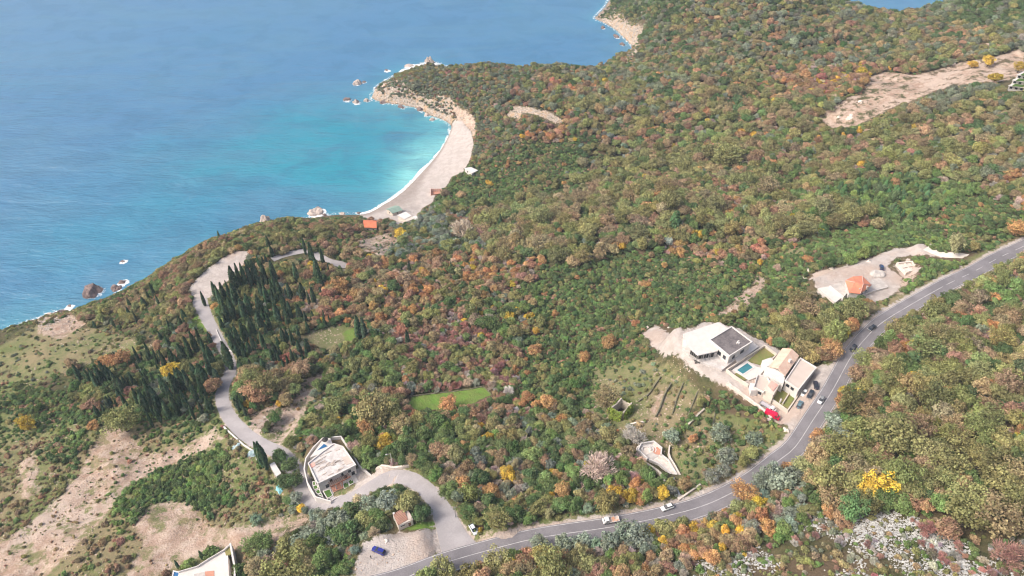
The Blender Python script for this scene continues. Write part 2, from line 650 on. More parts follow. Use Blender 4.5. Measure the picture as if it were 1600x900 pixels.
# ------------------------------------------------------------------ what covers the ground: signed distances to outlines
GROUND = {
 "sand": [[(560,338),(569,333),(600,318),(640,287),(674,252),(697,219),(704,200),(708,188),(722,188),(736,205),(740,225),(734,250),(724,268),(706,276),(697,292),(681,301),(676,316),(660,325),(652,338),(636,344),(612,338),(590,345)]],
 "rock": [[(574,153),(586,134),(612,121),(630,126),(640,142),(670,150),(700,150),(715,165),(740,182),(745,205),(735,222),(718,192),(700,196),(672,187),(640,173),(600,167)],
          [(924,30),(940,5),(962,10),(975,30),(992,55),(1000,80),(996,104),(976,110),(975,60),(945,45)],
          [(800,166),(830,168),(862,176),(882,190),(868,192),(840,180),(805,174)],[(795,172),(815,178),(812,186),(792,180)],
          [(62,498),(80,485),(115,485),(122,500),(95,520),(60,520)]],
 "gravel": [PARK_PX, LOT_PX, [(1003,522),(1025,508),(1068,517),(1105,503),(1150,512),(1200,538),(1275,572),(1302,578),(1284,622),(1258,657),(1234,676),(1214,662),(1180,632),(1130,602),(1080,577),(1040,557),(1015,537)],
            [(1262,437),(1275,425),(1320,415),(1360,403),(1400,388),(1440,381),(1458,392),(1470,396),(1500,400),(1470,402),(1420,399),(1398,404),(1386,414),(1395,425),(1412,432),(1405,452),(1375,470),(1330,463),(1305,473),(1275,457)],
            [(1398,414),(1420,404),(1440,420),(1432,428),(1408,430)],
            [(582,745),(590,732),(602,728),(618,738),(610,745)],[(512,786),(540,774),(556,758),(552,744),(560,730),(568,728),(586,744),(600,738),(606,744),(584,756),(556,774),(522,790)],
            [(392,680),(402,668),(410,650),(418,655),(408,675),(400,686)],[(600,330),(625,338),(650,336),(655,348),(620,352)]],
 "dirt": [[(1356,120),(1380,113),(1430,118),(1480,105),(1500,97),(1540,92),(1600,74),(1612,120),(1560,128),(1500,133),(1460,142),(1420,160),(1380,166),(1352,146)],[(1017,642),(1031,612),(1036,618),(1026,654),(1016,656)],[(708,168),(728,172),(743,190),(738,208),(722,196)],[(-20,860),(30,830),(80,790),(125,740),(150,690),(165,663),(190,662),(215,693),(232,710),(300,690),(335,668),(352,690),(300,712),(250,732),(205,755),(175,790),(140,835),(95,875),(60,910),(-20,910)],
          [(30,725),(55,702),(62,770),(35,785)],
          [(210,815),(245,785),(300,785),(312,812),(330,825),(400,822),(470,798),(484,812),(430,850),(370,860),(345,862),(310,872),(270,885),(235,905),(190,905),(228,855)],
          [(478,592),(510,580),(470,650),(455,685),(430,694),(415,690),(440,650)],
          [(1118,496),(1150,468),(1188,430),(1200,438),(1165,485)],
          [(385,672),(400,645),(430,630),(440,645),(415,665)],
          [(1278,184),(1330,150),(1385,144),(1402,164),(1340,196),(1300,202)],[(1420,128),(1450,122),(1500,116),(1510,126),(1450,138)],[(1524,70),(1548,67),(1545,80),(1530,80)],
          [(1400,455),(1412,425),(1440,428),(1420,440),(1408,462)],[(560,375),(610,362),(625,380),(600,405),(560,395)],
          [(1180,150),(1215,175),(1225,180),(1185,165)],[(690,864),(760,836),(840,815),(846,826),(770,848),(700,872)],
          [(60,520),(110,492),(135,505),(95,530)]],
 "lawn": [[(636,638),(643,620),(700,613),(757,604),(768,616),(735,632),(690,640),(650,643)],[(535,520),(552,512),(560,530),(540,534)],[(298,500),(314,488),(330,522),(312,516)],
          [(618,830),(650,818),(680,812),(684,826),(645,829)]],
 "dry": [[(1215,395),(1290,370),(1332,370),(1300,386),(1240,403)],[(1440,378),(1540,372),(1560,380),(1500,390)],[(600,400),(640,395),(650,408),(610,415)],[(540,366),(600,355),(590,385),(550,385)],[(-20,640),(150,660),(340,650),(440,720),(480,800),(440,830),(370,900),(-20,910)],[(465,522),(545,503),(562,537),(500,548),(462,542)],
         [(-10,545),(60,508),(150,512),(235,540),(205,560),(130,570),(60,600),(-10,640)],
         [(925,575),(1000,558),(1062,580),(1100,620),(1060,660),(1045,700),(1000,690),(960,690),(915,650)],[(1045,700),(1100,640),(1180,655),(1225,680),(1160,745),(1085,770),(1060,745)],
         [(520,640),(480,700),(420,690),(470,610),(520,590)]],
}
OUTCROP = hits([(1040,905),(1090,885),(1150,868),(1245,830),(1300,808),(1360,800),(1430,815),(1530,850),(1610,880),(1610,910)])[:, :2]
GROUND_W = {k: [hits(p)[:, :2] for p in v] for k, v in GROUND.items()}
SD = {k: np.max([sdf(XX, YY, p) for p in v], axis=0) for k, v in GROUND_W.items()}
EACH = {"gravel": [sdf(XX, YY, p) for p in GROUND_W["gravel"]], "dirt": [sdf(XX, YY, p) for p in GROUND_W["dirt"]], "lawn": [sdf(XX, YY, p) for p in GROUND_W["lawn"]]}
# waterline cliffs everywhere show bare rock, save at the beach
SD["rock"] = np.maximum(SD["rock"], np.where(beachy > 0.5, -14, 5.0 - np.abs(SHORE)))
SD["rock"] = np.where(SD["sand"] > -1, np.minimum(SD["rock"], -SD["sand"] - 1), SD["rock"])
# gravelly verges
d, i, t = seg_dist(XX, YY, hw[::2], closed=False)
HW_D = d
hl = hw[::2]
j = np.minimum(i + 1, len(hl) - 1)
LEFT = ((hl[j, 0] - hl[i, 0]) * (YY - hl[i, 1]) - (hl[j, 1] - hl[i, 1]) * (XX - hl[i, 0])) > 0
SD["gravel"] = np.maximum(SD["gravel"], np.clip(np.where(LEFT, 5.0, 4.1) - d, -14, 14))
SD["dry"] = np.maximum(SD["dry"], np.clip(np.where(LEFT, 7.5, 5.0) - d, -14, 14))
d2, i2, _ = seg_dist(XX, YY, lane[::2], closed=False)
LANE_D = d2 - lane[::2][i2, 3] / 2
SD["gravel"] = np.maximum(SD["gravel"], np.clip(0.15 - LANE_D, -14, 14))
SD["dry"] = np.maximum(SD["dry"], np.clip(2.6 - LANE_D, -14, 14))


def sd_at(kind, x, y):
    return height(x, y, SD[kind])


# ------------------------------------------------------------------ ground material
def ground_material():
    m, nt, b, out = new_mat("ground")
    pos = geo_pos(nt)
    n_big = noise(nt, 0.035, 4, 0.6, pos)
    n_mid = noise(nt, 0.25, 5, 0.65, pos)
    n_fine = noise(nt, 1.6, 5, 0.7, pos)
    n_edge = noise(nt, 0.45, 5, 0.7, pos)

    def mask(name, soft=0.7, wob=3.0):
        a = attr(nt, "sd_" + name).outputs["Fac"]
        w = math_n(nt, "MULTIPLY", math_n(nt, "SUBTRACT", n_edge, 0.5), wob * 2)
        return maprange(nt, math_n(nt, "ADD", a, w), -soft, soft)

    under = mixc(nt, maprange(nt, n_mid, 0.35, 0.65), (0.05, 0.062, 0.026), (0.115, 0.105, 0.05))
    under = mixc(nt, maprange(nt, n_big, 0.42, 0.62), under, (0.13, 0.095, 0.06))
    under = mixc(nt, math_n(nt, "MULTIPLY", maprange(nt, n_fine, 0.52, 0.7), 0.5), under, (0.2, 0.17, 0.12))
    dry = mixc(nt, maprange(nt, n_mid, 0.36, 0.62), (0.11, 0.155, 0.05), (0.215, 0.215, 0.1))
    dry = mixc(nt, maprange(nt, n_fine, 0.42, 0.66), dry, (0.24, 0.195, 0.12))
    dry = mixc(nt, math_n(nt, "MULTIPLY", maprange(nt, n_big, 0.5, 0.62), 0.6), dry, (0.125, 0.165, 0.05))
    dry = mixc(nt, math_n(nt, "MULTIPLY", maprange(nt, n_big, 0.5, 0.4), 0.55), dry, (0.29, 0.22, 0.14))
    dirt = mixc(nt, maprange(nt, n_mid, 0.35, 0.65), (0.34, 0.235, 0.18), (0.5, 0.4, 0.33))
    n_grit = noise(nt, 5.0, 4, 0.75, pos)
    mpd = N(nt, "ShaderNodeMapping")
    mpd.inputs["Rotation"].default_value = (0, 0, R(38))
    mpd.inputs["Scale"].default_value = (0.5, 1.0, 1)
    L(nt, pos, mpd.inputs["Vector"])
    rills = noise(nt, 0.45, 5, 0.7, mpd.outputs[0], 0.6)
    dirt = mixc(nt, maprange(nt, n_fine, 0.48, 0.66), dirt, (0.27, 0.185, 0.13))
    dirt = mixc(nt, math_n(nt, "MULTIPLY", maprange(nt, rills, 0.5, 0.66), 0.35), dirt, (0.25, 0.19, 0.12))
    dirt = mixc(nt, math_n(nt, "MULTIPLY", maprange(nt, n_grit, 0.56, 0.7), 0.6), dirt, (0.62, 0.55, 0.5))
    dirt = mixc(nt, math_n(nt, "MULTIPLY", maprange(nt, n_big, 0.45, 0.62), 0.55), dirt, (0.52, 0.43, 0.37))
    gravel = mixc(nt, maprange(nt, n_mid, 0.35, 0.65), (0.49, 0.445, 0.42), (0.4, 0.355, 0.33))
    gravel = mixc(nt, math_n(nt, "MULTIPLY", maprange(nt, n_fine, 0.5, 0.7), 0.5), gravel, (0.42, 0.35, 0.29))
    gravel = mixc(nt, math_n(nt, "MULTIPLY", maprange(nt, n_big, 0.48, 0.62), 0.6), gravel, (0.46, 0.35, 0.285))
    gravel = mixc(nt, math_n(nt, "MULTIPLY", maprange(nt, n_edge, 0.52, 0.7), 0.35), gravel, (0.62, 0.585, 0.56))
    sand = mixc(nt, maprange(nt, n_mid, 0.4, 0.6), (0.48, 0.435, 0.41), (0.42, 0.375, 0.35))
    rock = mixc(nt, maprange(nt, n_fine, 0.4, 0.6), (0.52, 0.46, 0.4), (0.2, 0.17, 0.145))
    rock = mixc(nt, maprange(nt, n_mid, 0.48, 0.62), rock, (0.42, 0.3, 0.2))
    lawn = mixc(nt, maprange(nt, n_mid, 0.35, 0.65), (0.15, 0.265, 0.05), (0.17, 0.22, 0.06))
    lawn = mixc(nt, maprange(nt, n_fine, 0.5, 0.75), lawn, (0.11, 0.2, 0.04))
    c = mixc(nt, mask("dry", 1.5, 5), under, dry)
    # bushy rock: only patches of stone
    rk = math_n(nt, "MULTIPLY", mask("rock", 0.8, 3), maprange(nt, n_edge, 0.36, 0.46))
    c = mixc(nt, rk, c, rock)
    # bare earth breaks up into grass
    dm = math_n(nt, "MULTIPLY", mask("dirt", 1.2, 6), maprange(nt, noise(nt, 0.12, 6, 0.75, pos), 0.4, 0.5))
    c = mixc(nt, dm, c, dirt)
    c = mixc(nt, mask("lawn", 0.5, 1.6), c, lawn)
    c = mixc(nt, mask("gravel", 0.5, 3.0), c, gravel)
    c = mixc(nt, mask("sand", 0.5, 1.5), c, sand)
    # wet rim at the waterline
    sep = N(nt, "ShaderNodeSeparateXYZ")
    L(nt, pos, sep.inputs[0])
    wet = maprange(nt, sep.outputs[2], 0.35, 1.1, 1, 0)
    c = mixc(nt, math_n(nt, "MULTIPLY", wet, 0.45), c, (0.16, 0.12, 0.095))
    L(nt, c, b.inputs["Base Color"])
    b.inputs["Roughness"].default_value = 0.95
    b.inputs["Specular IOR Level"].default_value = 0.1
    bp = N(nt, "ShaderNodeBump", i_Strength=0.7, i_Distance=0.8)
    L(nt, math_n(nt, "ADD", n_fine, math_n(nt, "MULTIPLY", n_mid, 1.5)), bp.inputs["Height"])
    L(nt, bp.outputs[0], b.inputs["Normal"])
    return m


# cut earth: banks and ledges
cut = np.clip(SD["dirt"] / 3, 0, 1)
steps = fbm(XX, YY, 16, 44, 4) * 3.2
Z = Z + cut * (0.55 * (np.floor(steps * 2) / 2) + 0.45 * steps) * 0.9
GROUND_MAT = ground_material()


def build_ground():
    ny, nx = Z.shape
    idx = np.arange(ny * nx).reshape(ny, nx)
    F = np.stack([idx[:-1, :-1], idx[:-1, 1:], idx[1:, 1:], idx[1:, :-1]], -1).reshape(-1, 4)
    V = np.c_[flat(XX), flat(YY), flat(Z)]
    cell = lambda a: flat((a[:-1, :-1] + a[1:, 1:] + a[:-1, 1:] + a[1:, :-1]) / 4)
    owner = np.zeros(len(F), int)
    jobs = [("hillside", None)]
    for nm, key in (("bare_earth", "dirt"), ("meadow", "lawn"), ("gravel_ground", "gravel")):
        for q, s in enumerate(EACH[key]):
            jobs.append((nm if key != "gravel" else ("parking_lot" if q == 0 else "gravel_lot" if q == 1 else nm), s))
    jobs.append(("beach", SD["sand"]))
    for k, (nm, s) in enumerate(jobs):
        if s is not None:
            owner[cell(s) > 0] = k
    A = {"sd_" + k: flat(v) for k, v in SD.items()}
    for k, (nm, s) in enumerate(jobs):
        f = F[owner == k]
        if not len(f):
            continue
        used, inv = np.unique(f, return_inverse=True)
        me = np_mesh(nm, V[used], inv.reshape(-1, 4), [GROUND_MAT], True, {an: ("FLOAT", "POINT", a[used]) for an, a in A.items()})
        o = bpy.data.objects.new(nm, me)
        COLL.objects.link(o)
        o["kind"] = "structure"


build_ground()


# ------------------------------------------------------------------ the sea
ROCKS_PX = [  # rocks in the water: photo x, y, width px, height m, colour
 (145,456,26,4.2,"dark"),(182,452,15,2.6,"dark"),(191,441,12,1.6,"dark"),(190,458,8,1.0,"dark"),(193,408,8,0.8,"wet"),(107,479,9,0.7,"wet"),(414,347,16,5.5,"pale"),(454,348,9,2.0,"dark"),(495,332,22,3.4,"pale"),(385,366,20,2.2,"pale"),
 (557,130,13,4.0,"pale"),(569,128,7,1.0,"dark"),(541,156,14,2.6,"dark"),(556,160,13,4.2,"pale"),(573,157,9,3.2,"pale"),(675,187,8,2.2,"pale"),(671,98,13,7,"pale"),(640,103,14,1.2,"pale"),(604,110,9,0.7,"wet"),(303,408,9,0.8,"wet"),
 (590,139,8,2.0,"dark"),(598,161,8,2.6,"dark"),(628,168,10,3.0,"dark"),(656,172,10,3.2,"dark"),(666,180,8,2.4,"pale"),(95,492,22,4.0,"dark"),(1004,0,1,1,"skip"),(52,503,8,1.2,"dark"),(70,497,10,1.6,"pale"),(120,488,9,1.5,"dark"),(132,484,7,1.0,"pale"),(158,476,8,1.3,"dark"),(214,457,8,1.2,"dark"),(238,442,9,1.4,"pale"),(262,424,8,1.2,"dark"),(284,411,7,1.0,"pale"),(322,391,8,1.4,"dark"),(345,381,9,1.4,"pale"),(366,373,9,1.6,"dark"),(404,359,9,1.8,"pale"),(428,353,8,1.2,"dark"),(470,343,8,1.3,"pale"),(508,336,8,1.2,"dark"),(535,334,8,1.2,"pale"),(560,333,7,1.0,"dark"),(22,513,8,1.2,"dark"),(942,44,7,2.5,"dark"),(963,58,9,3,"dark"),(973,70,8,3,"dark"),(990,92,9,4,"dark")]


def sea_grid():
    core_x = np.arange(-470, 160, 2.5)
    core_y = np.arange(280, 960, 2.5)
    gx = np.array(grow(core_x[0], -6000, -1)[::-1] + list(core_x) + grow(core_x[-1], 6000, 1))
    gy = np.array(grow(core_y[0], -6000, -1)[::-1] + list(core_y) + grow(core_y[-1], 6000, 1))
    X, Y = np.meshgrid(gx, gy)
    x, y = X.ravel(), Y.ravel()
    d, _, _ = seg_dist(x, y, LANDPOLY)
    off = np.where(inside(x, y, LANDPOLY), -d, d)
    px, py, fw = proj(np.c_[x, y, np.zeros(len(x))])

    def blob(cx, cy, rx, ry):
        return np.exp(-((px - cx) / rx) ** 2 - ((py - cy) / ry) ** 2)

    warp = fbm(x, y, 60, 77, 4)
    turq = 1.1 * blob(620, 285, 85, 60) + 0.85 * blob(560, 250, 150, 60) + 0.75 * blob(640, 200, 90, 40) + 0.5 * blob(400, 250, 170, 60) + 0.42 * blob(250, 300, 170, 70) + 0.5 * blob(130, 400, 160, 60) + 0.4 * blob(500, 180, 140, 40) + 0.35 * blob(20, 490, 90, 40) + 0.2 * blob(300, 350, 200, 50) + 0.15 * blob(20, 350, 120, 80)
    turq = turq + 0.55 * np.exp(-np.clip(off, 0, 900) / 16) + warp * 0.28
    shallow = np.exp(-np.clip(off, 0, 900) / 15) * (0.12 + 1.15 * blob(660, 270, 90, 90)) + 0.55 * blob(655, 262, 36, 50)
    dark = 0.9 * blob(430, 312, 75, 17) + 0.7 * blob(350, 345, 90, 16) + 0.55 * blob(590, 212, 60, 14) + 0.5 * blob(210, 385, 120, 24) + 0.5 * blob(60, 440, 60, 14) + 0.45 * blob(540, 320, 40, 8) + 0.4 * blob(300, 300, 60, 10) + 0.35 * blob(100, 330, 80, 12) + 0.7 * blob(640, 178, 36, 8)
    dark = np.clip(1.25 * dark * (0.8 + 1.5 * warp) + np.clip(warp - 0.25, 0, 1) * 0.6 * np.clip(turq, 0, 1), 0, 1)
    foam = np.clip(1 - np.abs(off - 1.5) / 4.5, 0, 1) * 0.62
    foam = np.where(blob(0, 510, 250, 45) > 0.3, np.maximum(foam, 0.62 * np.clip(1 - off / 12, 0, 1)), foam)
    surf = blob(640, 275, 95, 75) > 0.25
    foam = np.where(surf, np.clip(1.05 - np.abs(off - 0.5 + 1.6 * fbm(x, y, 14, 5, 3)) / (3.2 + 2.2 * fbm(x, y, 30, 6, 2)), 0, 1), foam)
    foam = np.where((off > 0) & (blob(690, 110, 60, 16) > 0.3), np.maximum(foam, np.clip(0.8 - off / 16, 0, 1)), foam)
    for qx, qy, wpx, hm, c in ROCKS_PX:
        if c == "skip":
            continue
        p = W(qx, qy + 1, 0)
        r = wpx / FPX * np.linalg.norm(p - np.array([0, 0, CAM_H])) * 0.5
        e = np.hypot(x - p[0] - r * 0.25, (y - p[1]) * 0.9)
        k = {"wet": 1.0, "pale": 0.75, "dark": 0.7}[c]
        if (qx, qy) in ((495, 332), (191, 441), (640, 103), (193, 408), (95, 492)):
            k = 1.1
        foam = np.maximum(foam, k * 0.85 * np.clip(1 - np.clip(e - r * 0.8, 0, 99) / (1.4 + r * 0.35), 0, 1))
    return gx, gy, x, y, np.clip(turq, 0, 1.3), np.clip(shallow, 0, 1), dark, foam


def sea_material():
    m, nt, b, out = new_mat("sea_water")
    pos = geo_pos(nt)
    mp = N(nt, "ShaderNodeMapping")
    mp.inputs["Rotation"].default_value = (0, 0, R(-9))
    mp.inputs["Scale"].default_value = (0.35, 1.0, 1.0)
    L(nt, pos, mp.inputs["Vector"])
    swell = noise(nt, 0.055, 3, 0.55, mp.outputs[0], 0.4)
    chop = noise(nt, 0.3, 5, 0.62, mp.outputs[0], 0.3)
    ripple = noise(nt, 1.1, 4, 0.65, mp.outputs[0])
    t = attr(nt, "turq").outputs["Fac"]
    s = attr(nt, "shallow").outputs["Fac"]
    dk = attr(nt, "weed").outputs["Fac"]
    fo = attr(nt, "foam").outputs["Fac"]
    patch = noise(nt, 0.03, 5, 0.6, pos, 0.6)
    c = mixc(nt, maprange(nt, t, 0.0, 1.1), (0.055, 0.175, 0.325), (0.02, 0.235, 0.325))
    c = mixc(nt, s, c, (0.19, 0.51, 0.53))
    c = mixc(nt, math_n(nt, "MULTIPLY", dk, 0.95), c, (0.025, 0.125, 0.24))
    c = mixc(nt, math_n(nt, "MULTIPLY", maprange(nt, patch, 0.42, 0.65), 0.4), c, (0.03, 0.125, 0.225))
    drift = noise(nt, 0.018, 6, 0.62, mp.outputs[0], 0.8)
    c = mixc(nt, math_n(nt, "MULTIPLY", maprange(nt, drift, 0.42, 0.62), 0.4), c, (0.075, 0.2, 0.31))
    fn = noise(nt, 0.5, 6, 0.72, pos, 0.5)
    fm = maprange(nt, math_n(nt, "ADD", fo, math_n(nt, "MULTIPLY", math_n(nt, "SUBTRACT", fn, 0.5), 1.3)), 0.42, 0.72)
    c = mixc(nt, fm, c, (0.78, 0.8, 0.8))
    L(nt, c, b.inputs["Base Color"])
    L(nt, mixc(nt, fm, (0.12, 0.12, 0.12), (0.8, 0.8, 0.8)), b.inputs["Roughness"])
    b.inputs["IOR"].default_value = 1.4
    hsum = math_n(nt, "ADD", math_n(nt, "MULTIPLY", swell, 3.6), math_n(nt, "ADD", math_n(nt, "MULTIPLY", chop, 1.0), math_n(nt, "MULTIPLY", ripple, 0.35)))
    bp = N(nt, "ShaderNodeBump", i_Strength=1.0, i_Distance=1.0)
    L(nt, hsum, bp.inputs["Height"])
    sp = N(nt, "ShaderNodeSeparateXYZ")
    L(nt, pos, sp.inputs[0])
    L(nt, maprange(nt, sp.outputs[1], 450, 850, 1.0, 0.1), bp.inputs["Strength"])      # bump flattened farther out so the distant water mirrors more bright sky
    L(nt, bp.outputs[0], b.inputs["Normal"])
    return m


def build_sea():
    gx, gy, x, y, turq, shallow, dark, foam = sea_grid()
    ny, nx = len(gy), len(gx)
    idx = np.arange(ny * nx).reshape(ny, nx)
    F = np.stack([idx[:-1, :-1], idx[:-1, 1:], idx[1:, 1:], idx[1:, :-1]], -1).reshape(-1, 4)
    me = np_mesh("sea", np.c_[x, y, np.zeros(len(x))], F, [sea_material()], True,
                 {"turq": ("FLOAT", "POINT", turq), "shallow": ("FLOAT", "POINT", shallow), "weed": ("FLOAT", "POINT", dark), "foam": ("FLOAT", "POINT", foam)})
    o = bpy.data.objects.new("sea", me)
    COLL.objects.link(o)
    o["kind"] = "structure"


build_sea()

# ------------------------------------------------------------------ road surfaces and paint
ASPHALT = weathered("asphalt", (0.22, 0.21, 0.225), (0.15, 0.143, 0.155), 0.09, 0.9, 0.9, 0.2, 2.5, 0.2)
ASPHALT_OLD = weathered("old_asphalt", (0.36, 0.34, 0.35), (0.28, 0.265, 0.27), 0.15, 0.92, 0.8, 0.2, 2.0, 0.2)
PAINT = weathered("road_paint", (0.6, 0.59, 0.59), (0.34, 0.33, 0.34), 0.5, 0.7, 0.9)
CHALK = weathered("crushed_stone", (0.7, 0.65, 0.6), (0.52, 0.46, 0.4), 0.4, 0.95, 0.7, 0.3, 3)


def strip(name, line, off0, off1, dz, mat, thick=0.3, t0=None, t1=None):
    """a band along a road between two sideways offsets (left is +); offsets in metres or 'w' fractions of the half width"""
    ln = line if t0 is None else line[t0:t1]
    d = np.gradient(ln[:, :2], axis=0)
    d /= np.linalg.norm(d, axis=1)[:, None]
    nrm = np.c_[-d[:, 1], d[:, 0]]
    o0 = ln[:, 3] / 2 * off0[1] + off0[0]
    o1 = ln[:, 3] / 2 * off1[1] + off1[0]
    A, B = ln[:, :2] + nrm * o0[:, None], ln[:, :2] + nrm * o1[:, None]
    z = ln[:, 2] + dz
    n = len(ln)
    V = np.r_[np.c_[A, z], np.c_[B, z], np.c_[A, z - thick], np.c_[B, z - thick]]
    F = []
    for i in range(n - 1):
        F += [[i, i + 1, n + i + 1, n + i], [2 * n + i, 2 * n + i + 1, i + 1, i], [n + i, n + i + 1, 3 * n + i + 1, 3 * n + i]]
    mb = MB().add(V, F)
    o = mb.build(name, mat)
    o["kind"] = "structure"
    return o


strip("highway_road", hw, (0, -1), (0, 1), 0.0, ASPHALT)
strip("side_road", lane, (0, -1), (0, 1), -0.03, ASPHALT_OLD)
strip("side_road", loop_a, (0, -1), (0, 1), 0.0, ASPHALT_OLD)
strip("side_road", loop_b, (0, -1), (0, 1), 0.0, ASPHALT_OLD)
strip("gravel_road", spur, (0, -1), (0, 1), 0.0, CHALK)


def markings():
    mb = MB()
    d = np.gradient(hw[:, :2], axis=0)
    d /= np.linalg.norm(d, axis=1)[:, None]
    nrm = np.c_[-d[:, 1], d[:, 0]]
    px, py, _ = proj(hw[:, :3])

    def band(i, j, o, w):
        for k in range(i, j):
            vs = []
            for q, s in ((k, -1), (k + 1, -1), (k + 1, 1), (k, 1)):
                p = hw[q, :2] + nrm[q] * (o + s * w / 2)
                vs.append((p[0], p[1], hw[q, 2] + 0.006))
            mb.add(vs, [[0, 1, 2, 3]])
    n = len(hw)
    for k in range(0, n - 1):
        band(k, k + 1, 3.36, 0.17)
        band(k, k + 1, -3.36, 0.15)
        if px[k] < 1470 or (k % 4) < 2:
            band(k, k + 1, 0.0, 0.18)
    o = mb.build("road_markings", PAINT)
    o["kind"] = "structure"


markings()

# ------------------------------------------------------------------ foliage meshes (unit: crown radius 1 for broad crowns, height 1 for cypresses)
def leaf_mesh(name, C, Nn, size, var, aspect=1.0, mat=None, axis=None):
    """many small leaf-spray faces at points C facing Nn"""
    n = len(C)
    rng = np.random.default_rng(len(name) * 131 + n)
    Nn = Nn / np.maximum(np.linalg.norm(Nn, axis=1), 1e-6)[:, None]
    ref = rng.normal(size=(n, 3)) if axis is None else axis
    A = np.cross(Nn, ref)
    A /= np.maximum(np.linalg.norm(A, axis=1), 1e-6)[:, None]
    B = np.cross(Nn, A)
    s = np.broadcast_to(np.asarray(size), (n,))[:, None] * rng.uniform(0.7, 1.3, (n, 1)) * 0.5
    a2 = s * aspect
    bend = Nn * s * 0.35
    V = np.stack([C - A * s - B * a2 - bend, C + A * s * 0.8 - B * a2 + bend * 0.4, C + A * s + B * a2 - bend, C - A * s * 0.8 + B * a2 + bend * 0.4], 1).reshape(-1, 3)
    F = np.arange(4 * n).reshape(n, 4)
    return np_mesh(name, V, F, [mat], False, {"var": ("FLOAT", "POINT", np.repeat(var, 4))})


def sph(rng, n):
    v = rng.normal(size=(n, 3))
    return v / np.linalg.norm(v, axis=1)[:, None]


def leaf_material():
    m = bpy.data.materials.new("foliage")
    m.use_nodes = True
    nt = m.node_tree
    nt.nodes.clear()
    out = nt.nodes.new("ShaderNodeOutputMaterial")
    tint = attr(nt, "tint", "INSTANCER").outputs["Color"]
    var = attr(nt, "var").outputs["Fac"]
    rnd = nt.nodes.new("ShaderNodeObjectInfo").outputs["Random"]
    f = maprange(nt, var, 0, 1, 0.5, 1.5, False)
    f = math_n(nt, "MULTIPLY", f, maprange(nt, rnd, 0, 1, 0.82, 1.18, False))
    cmb = nt.nodes.new("ShaderNodeCombineColor")
    for i in range(3):
        L(nt, f, cmb.inputs[i])
    c = mixc(nt, 1.0, tint, cmb.outputs[0], "MULTIPLY")
    hs = nt.nodes.new("ShaderNodeHueSaturation")
    L(nt, maprange(nt, var, 0, 1, 0.485, 0.515, False), hs.inputs["Hue"])
    pos = geo_pos(nt)
    drift = maprange(nt, noise(nt, 0.55, 3, 0.6, pos), 0.5, 0.68)
    c = mixc(nt, math_n(nt, "MULTIPLY", drift, 0.5), c, (0.22, 0.25, 0.115))
    warm = maprange(nt, noise(nt, 0.3, 2, 0.5, pos, 0.5), 0.56, 0.7)
    c = mixc(nt, math_n(nt, "MULTIPLY", warm, 0.18), c, (0.38, 0.27, 0.16))
    L(nt, c, hs.inputs["Color"])
    d = nt.nodes.new("ShaderNodeBsdfDiffuse")
    t = nt.nodes.new("ShaderNodeBsdfTranslucent")
    L(nt, hs.outputs[0], d.inputs[0])
    L(nt, hs.outputs[0], t.inputs[0])
    mx = nt.nodes.new("ShaderNodeMixShader")
    mx.inputs[0].default_value = 0.25
    L(nt, d.outputs[0], mx.inputs[1])
    L(nt, t.outputs[0], mx.inputs[2])
    L(nt, mx.outputs[0], out.inputs[0])
    return m


LEAF = leaf_material()
BARK = weathered("bark", (0.13, 0.1, 0.075), (0.07, 0.055, 0.04), 2, 0.95, 0.8)
PALEBARK = weathered("pale_bark", (0.24, 0.2, 0.175), (0.15, 0.12, 0.1), 2, 0.95, 0.8)


def lobed(name, seed, lobes, per, leaf, zc=1.1, flat_=0.8, lobe_r=(0.3, 0.5), spread=0.62, inner=0.25):
    rng = np.random.default_rng(seed)
    Cs, Ns, Vs = [], [], []
    dirs = []
    while len(dirs) < lobes:                     # lobes spread over the upper crown
        d = sph(rng, 1)[0]
        if d[2] < -0.45:
            continue
        if all(np.dot(d, q) < 0.80 for q in dirs) or rng.random() < 0.05:
            dirs.append(d)
    for d in dirs:
        r = rng.uniform(*lobe_r)
        c = d * spread * rng.uniform(0.7, 1.3)
        c = np.array([c[0], c[1], c[2] * flat_ + zc])
        n = int(per * (r / 0.4) ** 2)
        u = sph(rng, n)
        u[:, 2] = np.where(u[:, 2] < -0.3, -u[:, 2], u[:, 2])
        Cs.append(c + u * r * (rng.uniform(0.55, 1.08, (n, 1)) + 0.25 * (rng.random((n, 1)) < 0.1)) * np.array([1, 1, 0.85]))
        Ns.append(u + rng.normal(size=(n, 3)) * 0.6 + np.array([0, 0, 0.3]))
        lb = rng.uniform(0.25, 0.75)
        Vs.append(np.clip(lb + rng.normal(size=n) * 0.2, 0, 1))
    n = int(per * lobes * inner)
    u = sph(rng, n) * rng.uniform(0.2, 1.0, (n, 1)) ** 0.5
    Cs.append(u * np.array([0.8, 0.8, 0.6]) + np.array([0, 0, zc - 0.08]))
    Ns.append(u + rng.normal(size=(n, 3)) * 0.6)
    Vs.append(np.clip(0.35 + rng.normal(size=n) * 0.15, 0, 1))
    C = np.vstack(Cs)
    C[:, :2] *= rng.uniform(0.85, 1.18, (1, 2))
    return leaf_mesh(name, C, np.vstack(Ns), leaf, np.concatenate(Vs), 0.8, LEAF)


